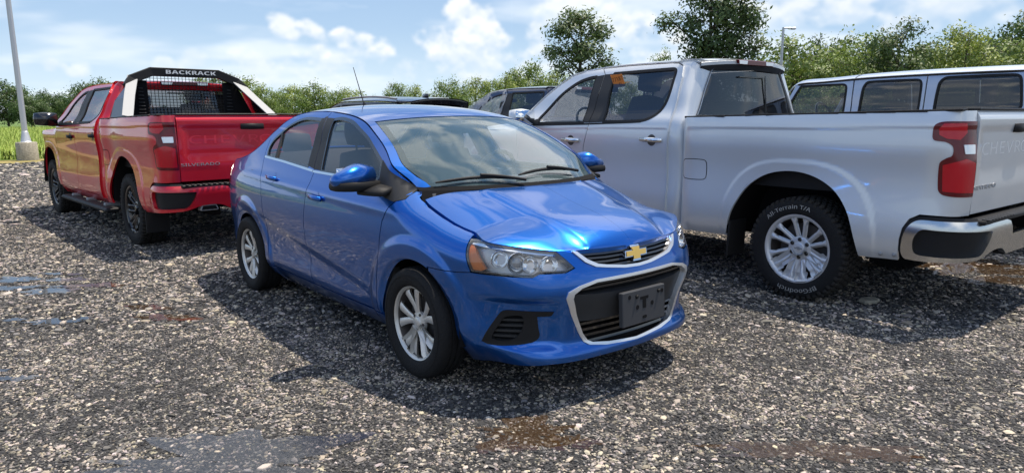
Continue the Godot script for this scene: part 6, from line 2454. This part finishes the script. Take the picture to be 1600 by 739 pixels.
func make_rack(red: Node3D) -> void:
	var legs := []
	var b := Mb.new()
	# black hoop of flat section: left shoulder, top, right shoulder
	var hoop := [Vector3(0.66, 1.78, -0.70), Vector3(0.72, 1.872, -0.625), Vector3(0.76, 1.965, -0.40), Vector3(0.76, 1.965, 0.40), Vector3(0.72, 1.872, 0.625), Vector3(0.66, 1.78, 0.70)]
	for k in 5:
		var a: Vector3 = hoop[k]
		var c: Vector3 = hoop[k + 1]
		var z := (c - a).normalized()
		var x := Vector3(1, 0, 0)
		x = (x - z * x.dot(z)).normalized()
		b.box((a + c) / 2, Vector3(0.06, 0.105, (c - a).length() + 0.035), Basis(x, z.cross(x), z), 0.006)
	var bar := part(red, "headache_rack", b, M.black_plastic)
	b = Mb.new()
	b.text("BACKRACK", 0.044, Transform3D(Basis(Vector3(0, 0, 1), Vector3(0, 1, 0), Vector3(-1, 0, 0)), Vector3(0.727, 1.967, 0.06)), 0.004, 1.95)
	part(bar, "rack_lettering", b, M.white_paint)
	for sg in [1.0, -1.0]:
		b = Mb.new()                                   # steel leg, bent once
		var p := [Vector3(0.74, 1.90, 0.615 * sg), Vector3(0.50, 1.68, 0.735 * sg), Vector3(0.20, 1.43, 0.862 * sg)]
		for k in 2:
			var d: Vector3 = (p[k + 1] - p[k]).normalized()
			var out := Vector3(0, 0, sg)
			out = (out - d * out.dot(d)).normalized()
			b.box((p[k] + p[k + 1]) / 2, Vector3(0.012, (p[k + 1] - p[k]).length() + 0.01, 0.115), Basis(d.cross(out).normalized(), d, out), 0.003)
		part(bar, "steel_leg", b, M.steel)
		b = Mb.new()                                   # side plate between leg and cab
		var q := [Vector3(0.86, 1.42, 0.875 * sg), Vector3(0.86, 1.62, 0.80 * sg), Vector3(0.74, 1.86, 0.64 * sg), Vector3(0.50, 1.66, 0.745 * sg), Vector3(0.20, 1.42, 0.872 * sg)]
		b.facen([q[0], q[1], q[3], q[4]], Vector3(0.5, 1.0, 0))
		b.facen([q[1], q[2], q[3]], Vector3(0.5, 1.0, 0))
		part(bar, "side_plate", b, M.gloss_black)
		b = Mb.new()                                   # upright wing between grid and leg, with its louvres
		b.prism(V2([[0.455, 1.42], [0.455, 1.86], [0.60, 1.86], [0.69, 1.74], [0.855, 1.42]]), Transform3D(Basis(Vector3(0, 0, sg), Vector3(0, 1, 0), Vector3(-sg, 0, 0)), Vector3(0.775, 0, 0)), 0.012 * sg)
		var wing := part(bar, "wing_panel", b, M.dark)
		for k in 8:
			b = Mb.new()
			b.box(Vector3(0.757, 1.47 + k * 0.042, 0.535 * sg), Vector3(0.016, 0.010, 0.085 - 0.005 * k), Basis(Vector3.BACK, 0.5), 0.002)
			part(wing, "louvre", b, M.grey_plastic)
	b = Mb.new()
	b.box(Vector3(0.76, 1.415, 0), Vector3(0.06, 0.05, 1.70), Basis(), 0.006)
	part(bar, "base_rail", b, M.black_plastic)
	b = Mb.new()                                       # the grid before the rear window
	for k in 23:
		var z := -0.46 + k * 0.92 / 22.0
		var top := 1.93 if absf(z) < 0.42 else lerpf(1.93, 1.83, (absf(z) - 0.42) / 0.2)
		b.tube([Vector3(0.762, 1.43, z), Vector3(0.762, top, z)], 0.0035, 4, false)
	for k in 14:
		var y := 1.455 + k * 0.036
		var hz := 0.47
		b.tube([Vector3(0.758, y, -hz), Vector3(0.758, y, hz)], 0.003, 4, false)
	part(bar, "grid", b, M.black_plastic).set_meta("kind", "stuff")


func make_wagon(car: Node3D, w: Wall, paint: Material, panels: Array, e: Array, c: Array, glass_name: String, roof_from: float, roof_to: float, power := 2.6) -> Array:
	for q in panels:                                   # [name, outline, window outline or null]
		var b := Mb.new()
		var holes := []
		var win := PackedVector2Array()
		if q[2] != null:
			win = to_s(w, outline(q[2]))
			holes = [grown(win, 0.004)]
		b.region(grown(to_s(w, V2(q[1])), -0.004), holes, w.at, 0.06, 0.04, 0.02)
		var pp := pair(car, q[0], b, paint)
		if q[2] != null:
			b = Mb.new()
			b.region(grown(win, 0.012), [], func(p: Vector2) -> Vector3: return wall_in(w, p, 0.01), 0.1, 0.06)
			part(pp[0], "window", b, M[q[3]])
			part(pp[1], "window", b, M[q[3]], true)
			b = Mb.new()
			b.region(grown(win, 0.012), [grown(win, -0.012)], w.at, 0.05, 0.03, 0.012, 0.003)
			part(pp[0], "window_seal", b, M.black_plastic)
			part(pp[1], "window_seal", b, M.black_plastic, true)
	var top := loft(e, c, w)
	var up := func(p: Vector2) -> Vector3: return loft_at(top, p, power)
	var b := Mb.new()
	b.region(V2([[roof_from, -0.999], [roof_from, 0.999], [roof_to, 0.999], [roof_to, -0.999]]), [], up, 0.2, 0.06, 0.012)
	var roof := part(car, "roof", b, paint)
	b = Mb.new()
	b.region(V2([[0.0, -0.92], [0.0, 0.92], [roof_from, 0.92], [roof_from, -0.92]]), [], up, 0.2, 0.08)
	part(car, "windscreen", b, M.clear_glass)
	for sg in [1.0, -1.0]:
		b = Mb.new()
		b.region(V2([[0.0, 0.999 * sg], [roof_from, 0.999 * sg], [roof_from, 0.92 * sg], [0.0, 0.92 * sg]]), [], up, 0.2, 0.05, 0.01)
		part(car, "windscreen_pillar", b, paint)
	return [roof, top]


func wagon_inside(car: Node3D, x0: float, x1: float, half: float, belt: float) -> void:
	var b := Mb.new()
	b.box(Vector3((x0 + x1) / 2, 0.5, 0), Vector3(x1 - x0, 0.06, half * 1.9), Basis(), 0.01)
	for sg in [1.0, -1.0]:
		b.box(Vector3((x0 + x1) / 2, 0.5 + (belt - 0.55) / 2, (half - 0.07) * sg), Vector3(x1 - x0, belt - 0.55, 0.04), Basis(), 0.01)
	b.box(Vector3(x1, belt - 0.25, 0), Vector3(0.3, 0.4, half * 1.85), Basis(), 0.05)
	b.box(Vector3(x0, belt - 0.3, 0), Vector3(0.05, 0.5, half * 1.8), Basis(), 0.02)
	part(car, "cabin", b, M.dash)
	for z in [-0.42, 0.42]:
		seat(car, Vector3(x1 - 1.15, belt - 0.48, z), 1.05)
		seat(car, Vector3(x1 - 2.05, belt - 0.48, z), 1.0)
	steering_wheel(car, Vector3(x1 - 0.45, belt + 0.0, -0.42), 0.18)


func make_dark_suv() -> void:
	var home := local_to_world(Vector3(-3.5747, 0, -8.2527), 2.3489, Vector3(1.75, 0, 4.06))
	var car := thing("suv", "black SUV with roof rails and a rear spoiler, its roof showing over the blue sedan", "SUV", home, 2.3489)
	var plan := [[3.95, 0], [3.88, 0.45], [3.65, 0.82], [3.3, 0.93], [2.6, 0.965], [1.2, 0.975], [0.0, 0.965], [-0.6, 0.93], [-0.95, 0.84], [-1.08, 0.68], [-1.13, 0.4], [-1.14, 0]]
	var shorter := func(x: float) -> float: return (x + 1.1) * 0.82 - 1.1
	for q in plan:
		q[0] = shorter.call(q[0])
	var w := Wall.new(plan,
		[[0.30, 0.06], [0.45, 0.015], [0.70, 0.0], [0.95, 0.012], [1.10, 0.05], [1.20, 0.085], [1.40, 0.17], [1.60, 0.255], [1.70, 0.31], [1.80, 0.40]], [[0.3, 0.08], [0.5, 0.0], [0.8, 0.02], [1.05, 0.15], [1.8, 1.0]], [[0.3, 0.04], [0.6, 0.0], [1.0, 0.03], [1.4, 0.12], [1.7, 0.22], [1.8, 0.25]])
	w.taper = true
	var bp: Material = M.black_paint
	var hole_f := [2.92, 0.36]
	var panels := [
		["front_door", [[2.45, 0.40], [2.45, 1.08], [2.35, 1.22], [2.05, 1.44], [1.75, 1.60], [1.45, 1.668], [1.38, 1.670], [1.38, 0.40]], [[2.25, 1.20], [2.25, 1.20], [1.98, 1.42], [1.72, 1.55], [1.44, 1.612], [1.44, 1.612], [1.44, 1.16], [1.44, 1.16]], "side_glass"],
		["rear_door", [[1.38, 0.40], [1.38, 1.670], [0.50, 1.672], [0.42, 1.60], [0.32, 1.1], [0.22, 0.78], [0.22, 0.40]], [[1.34, 1.16], [1.34, 1.16], [1.34, 1.618], [1.34, 1.618], [0.55, 1.612], [0.48, 1.55], [0.42, 1.16], [0.42, 1.16]], "tinted_glass"],
		["quarter_panel", [[0.22, 0.78], [0.32, 1.1], [0.42, 1.60], [0.50, 1.672], [-0.1, 1.660], [-0.55, 1.64], [-0.85, 1.60], [-1.0, 1.35], [-1.10, 1.05], [-1.10, 0.40], [-0.55, 0.40], [-0.42, 0.66], [-0.15, 0.76], [0.12, 0.66]], [[0.30, 1.18], [0.36, 1.52], [0.44, 1.60], [0.20, 1.605], [-0.25, 1.58], [-0.50, 1.50], [-0.62, 1.32], [-0.55, 1.20]], "tinted_glass"],
		["front_wing", [[2.45, 0.40], [2.45, 1.08], [3.0, 1.03], [3.6, 0.93], [3.6, 0.40], [3.32, 0.40], [3.2, 0.66], [2.92, 0.78], [2.65, 0.66], [2.53, 0.40]], null]]
	var E := [[2.60, 1.08], [2.35, 1.24], [2.05, 1.46], [1.75, 1.62], [1.40, 1.685], [0.9, 1.69], [0.4, 1.69], [-0.1, 1.68], [-0.5, 1.662], [-0.86, 1.64]]
	var C := [[2.95, 1.10], [2.72, 1.26], [2.38, 1.50], [2.02, 1.68], [1.55, 1.748], [0.95, 1.765], [0.4, 1.765], [-0.1, 1.752], [-0.55, 1.73], [-0.98, 1.70]]
	for l in [E, C] + panels.map(func(q): return q[1]) + panels.filter(func(q): return q[2] != null).map(func(q): return q[2]):
		for q in l:
			q[0] = shorter.call(q[0])
	var made := make_wagon(car, w, bp, panels, E, C, "tinted_glass", 3.6, 9.0)
	var roof: Node3D = made[0]
	var top: Array = made[1]
	var b := Mb.new()
	for sg in [1.0, -1.0]:                             # bonnet and tail, plainly
		pass
	b.region(V2([[1.93, -0.9], [2.67, -0.82], [2.92, -0.5], [2.97, 0], [2.92, 0.5], [2.67, 0.82], [1.93, 0.9]]), [], func(p: Vector2) -> Vector3: return Vector3(p.x, 1.12 - 0.10 * pow(maxf(p.x - 1.93, 0.0) / 1.0, 2.0) - 0.09 * p.y * p.y, p.y), 0.1, 0.1, 0.05)
	part(car, "bonnet", b, bp)
	b = Mb.new()
	b.region(mirrored([[0, 0.98], [0.8, 0.95], [1.0, 0.90], [1.0, 0.35], [0, 0.35]]), [], w.at, 0.08, 0.06, 0.02)
	part(car, "nose", b, bp)
	b = Mb.new()
	var L := w.L
	for sg in [1.0, -1.0]:
		b.region(V2([[(L - 0.80) * sg, 0.40], [(L - 0.80) * sg, 1.10], [(L - 0.001) * sg, 1.10], [(L - 0.001) * sg, 0.40]]), [], w.at, 0.08, 0.06, 0.02)
	part(car, "tailgate", b, bp)
	b = Mb.new()
	for sg in [1.0, -1.0]:
		b.region(V2([[(L - 0.80) * sg, 1.10], [(L - 0.86) * sg, 1.60], [(L - 0.001) * sg, 1.68], [(L - 0.001) * sg, 1.10]]), [], w.at, 0.08, 0.06)
	part(car, "rear_window", b, M.gloss_black)
	b = Mb.new()                                       # spoiler: gloss black wedge with the brake light in its edge
	b.region(V2([[8.2, -0.97], [8.2, 0.97], [9.0, 0.97], [9.0, -0.97]]), [], func(p: Vector2) -> Vector3: return loft_at(top, Vector2(minf(p.x, 9.0), p.y)) + Vector3(-0.16 * (p.x - 8.2), 0.014, 0), 0.1, 0.08, 0.03)
	for k in 20:
		var q := []
		for j in 2:
			var y := lerpf(-0.97, 0.97, (k + j) / 20.0)
			var r := loft_at(top, Vector2(9.0, y)) + Vector3(-0.13, 0.014, 0)
			q.append(r)
		b.facen([q[0], q[1], q[1] + Vector3(0.02, -0.10, 0), q[0] + Vector3(0.02, -0.10, 0)], Vector3(0, 1.6, 0))
		b.facen([q[0] + Vector3(0.02, -0.10, 0), q[1] + Vector3(0.02, -0.10, 0), q[1] + Vector3(0.25, -0.11, 0), q[0] + Vector3(0.25, -0.11, 0)], Vector3(0, 3.0, 0))
	var sp := part(roof, "spoiler", b, M.gloss_black)
	b = Mb.new()
	b.box(Vector3(-1.098, 1.672, 0.0), Vector3(0.012, 0.026, 0.40), Basis(), 0.004)
	part(sp, "brake_light", b, M.dark_red_lens)
	for sg in [1.0, -1.0]:
		b = Mb.new()
		var pts := []
		for k in 13:
			var t := lerpf(3.9, 8.1, k / 12.0)
			var r := loft_at(top, Vector2(t, 0.93 * sg))
			pts.append(r + Vector3(0, 0.012 + 0.04 * sin(PI * clampf(k / 12.0, 0.06, 0.94)) ** 0.4, 0))
		b.tube(pts, 0.017, 8)
		part(roof, "roof_rail", b, M.steel)
	b = Mb.new()
	b.rbox(Vector3(-0.62, 1.768, 0.0), Vector3(0.16, 0.07, 0.035), 0.016, Basis(), 5, func(p: Vector3) -> Vector3: return Vector3(p.x - 0.5 * maxf(p.y, 0.0), p.y, p.z * (1.0 - 0.6 * maxf(p.y, 0.0) / 0.04)))
	part(roof, "shark_fin_aerial", b, bp)
	wagon_inside(car, -0.9, 1.85, 0.95, 1.12)
	wagon_wheels(car, [2.20, -0.32], 0.36, 0.80)


func wagon_wheels(car: Node3D, xs: Array, r: float, z: float) -> void:
	for x in xs:
		for sg in [1.0, -1.0]:
			var wh := truck_wheel(car, "silver")
			wh.scale = Vector3.ONE * (r / 0.398)
			wh.position = Vector3(x, r, z * sg)
			wh.rotation.y = 0.0 if sg > 0 else PI


func make_boxy_suv() -> void:
	var home := local_to_world(Vector3(2.9492, 0, -5.7384), 2.2307, Vector3(0, 0, 3.07))
	var car := thing("suv", "boxy slate-silver hardtop wagon with three square side windows, behind the silver pickup's bed", "SUV", home, 2.2307)
	var w := Wall.new([[3.6, 0], [3.58, 0.4], [3.5, 0.72], [3.2, 0.80], [2.4, 0.84], [1.8, 0.875], [0.4, 0.88], [-0.4, 0.875], [-0.68, 0.85], [-0.76, 0.78], [-0.78, 0.5], [-0.785, 0]],
		[[0.40, 0.03], [0.6, 0.005], [0.9, 0.0], [1.2, 0.01], [1.38, 0.03], [1.44, 0.048], [1.6, 0.075], [1.78, 0.105], [1.86, 0.13], [1.95, 0.2]], [[0.3, 0.0], [1.2, 0.0], [1.95, 0.6]], [[0.3, 0.0], [1.2, 0.0], [1.8, 0.06], [1.95, 0.12]])
	w.taper = true
	var sp: Material = M.slate_paint
	var panels := [
		["front_door", [[2.18, 0.50], [2.18, 1.36], [1.98, 1.78], [1.245, 1.826], [1.22, 1.2], [1.22, 0.50]], [[2.10, 1.41], [2.10, 1.41], [1.92, 1.745], [1.90, 1.762], [1.40, 1.768], [1.335, 1.755], [1.318, 1.70], [1.315, 1.43], [1.315, 1.40], [1.315, 1.40]], "side_glass"],
		["rear_door", [[1.215, 0.50], [1.215, 1.2], [1.238, 1.826], [0.460, 1.842], [0.452, 1.2], [0.452, 0.50]], [[1.135, 1.40], [1.135, 1.40], [1.125, 1.70], [1.10, 1.765], [1.06, 1.785], [0.58, 1.788], [0.525, 1.775], [0.505, 1.72], [0.50, 1.40], [0.50, 1.40]], "tinted_glass"],
		["quarter_panel", [[0.447, 0.50], [0.447, 1.2], [0.455, 1.842], [-0.745, 1.832], [-0.757, 1.4], [-0.757, 0.50], [-0.62, 0.50], [-0.48, 0.80], [-0.06, 0.86], [0.32, 0.80], [0.42, 0.50]], [[0.345, 1.46], [0.335, 1.73], [0.30, 1.785], [0.25, 1.800], [-0.30, 1.800], [-0.365, 1.785], [-0.39, 1.73], [-0.425, 1.50], [-0.41, 1.465], [-0.36, 1.455], [0.30, 1.440]], "tinted_glass"],
		["front_wing", [[2.20, 0.50], [2.20, 1.28], [3.4, 1.22], [3.4, 0.9], [3.25, 0.86], [2.86, 0.90], [2.45, 0.80], [2.35, 0.50]], null]]
	var made := make_wagon(car, w, sp, panels, [[2.28, 1.34], [2.12, 1.59], [1.98, 1.780], [1.70, 1.810], [1.24, 1.832], [0.7, 1.845], [0.2, 1.848], [-0.3, 1.846], [-0.66, 1.835]], [[2.36, 1.34], [2.20, 1.60], [2.05, 1.83], [1.74, 1.868], [1.24, 1.894], [0.7, 1.910], [0.2, 1.914], [-0.3, 1.912], [-0.70, 1.900]], "tinted_glass", 2.05, 8.0, 6.0)
	var roof: Node3D = made[0]
	var top: Array = made[1]
	var b := Mb.new()
	for sg in [1.0, -1.0]:                             # rain gutter with its dark seam, strap of the hard top
		b = Mb.new()
		var pts := []
		for k in 15:
			pts.append(loft_at(top, Vector2(lerpf(2.2, 7.9, k / 14.0), 1.0 * sg)) + Vector3(0, -0.012, 0.010 * sg))
		b.tube(pts, 0.011, 6)
		part(roof, "gutter", b, M.black_plastic)
	b = Mb.new()
	for k in 20:
		var q := []
		for j in 2:
			var y := lerpf(-0.99, 0.99, (k + j) / 20.0)
			q.append(loft_at(top, Vector2(4.0, y), 6.0) + Vector3(0, 0.003, 0))
		b.face([q[0], q[1], q[1] + Vector3(-0.012, 0, 0), q[0] + Vector3(-0.012, 0, 0)], Vector3.UP)
	part(roof, "roof_seam", b, M.dark)
	b = Mb.new()
	b.box(Vector3(2.85, 1.18, 0), Vector3(1.25, 0.16, 1.36), Basis(Vector3.BACK, -0.03), 0.05)
	part(car, "bonnet", b, sp)
	b = Mb.new()
	b.box(Vector3(3.46, 0.92, 0), Vector3(0.10, 0.46, 1.2), Basis(), 0.03)
	part(car, "nose", b, sp)
	for k in 7:
		b = Mb.new()
		b.box(Vector3(3.515, 0.98, -0.27 + k * 0.09), Vector3(0.01, 0.26, 0.045), Basis(), 0.004)
		part(car, "grille_slot", b, M.dark)
	for sg in [1.0, -1.0]:
		b = Mb.new()
		b.lathe([Vector2(0.0, 0.02), Vector2(0.07, 0.015), Vector2(0.09, 0.0)], 24, Transform3D(Basis(Vector3.UP, PI / 2), Vector3(3.515, 1.0, 0.44 * sg)))
		part(car, "headlight", b, M.clear_lens)
	b = Mb.new()
	b.box(Vector3(3.66, 0.62, 0), Vector3(0.16, 0.18, 1.6), Basis(), 0.03)
	part(car, "front_bumper", b, M.black_plastic)
	b = Mb.new()
	for sg in [1.0, -1.0]:
		b.region(V2([[(w.L - 0.785) * sg, 0.50], [(w.L - 0.785) * sg, 1.38], [(w.L - 0.001) * sg, 1.38], [(w.L - 0.001) * sg, 0.50]]), [], w.at, 0.08, 0.08, 0.02)
	part(car, "tailgate", b, sp)
	b = Mb.new()
	for sg in [1.0, -1.0]:
		b.region(V2([[(w.L - 0.785) * sg, 1.38], [(w.L - 0.785) * sg, 1.85], [(w.L - 0.001) * sg, 1.90], [(w.L - 0.001) * sg, 1.38]]), [], w.at, 0.08, 0.08)
	part(car, "rear_window", b, M.tinted_glass)
	b = Mb.new()
	b.rbox(Vector3(1.72, 1.66, 0.0), Vector3(0.05, 0.075, 0.25), 0.025, Basis(), 4)
	part(car, "inside_mirror", b, M.black_plastic)
	wagon_inside(car, -0.6, 2.2, 0.86, 1.40)
	wagon_wheels(car, [2.86, -0.08], 0.40, 0.76)
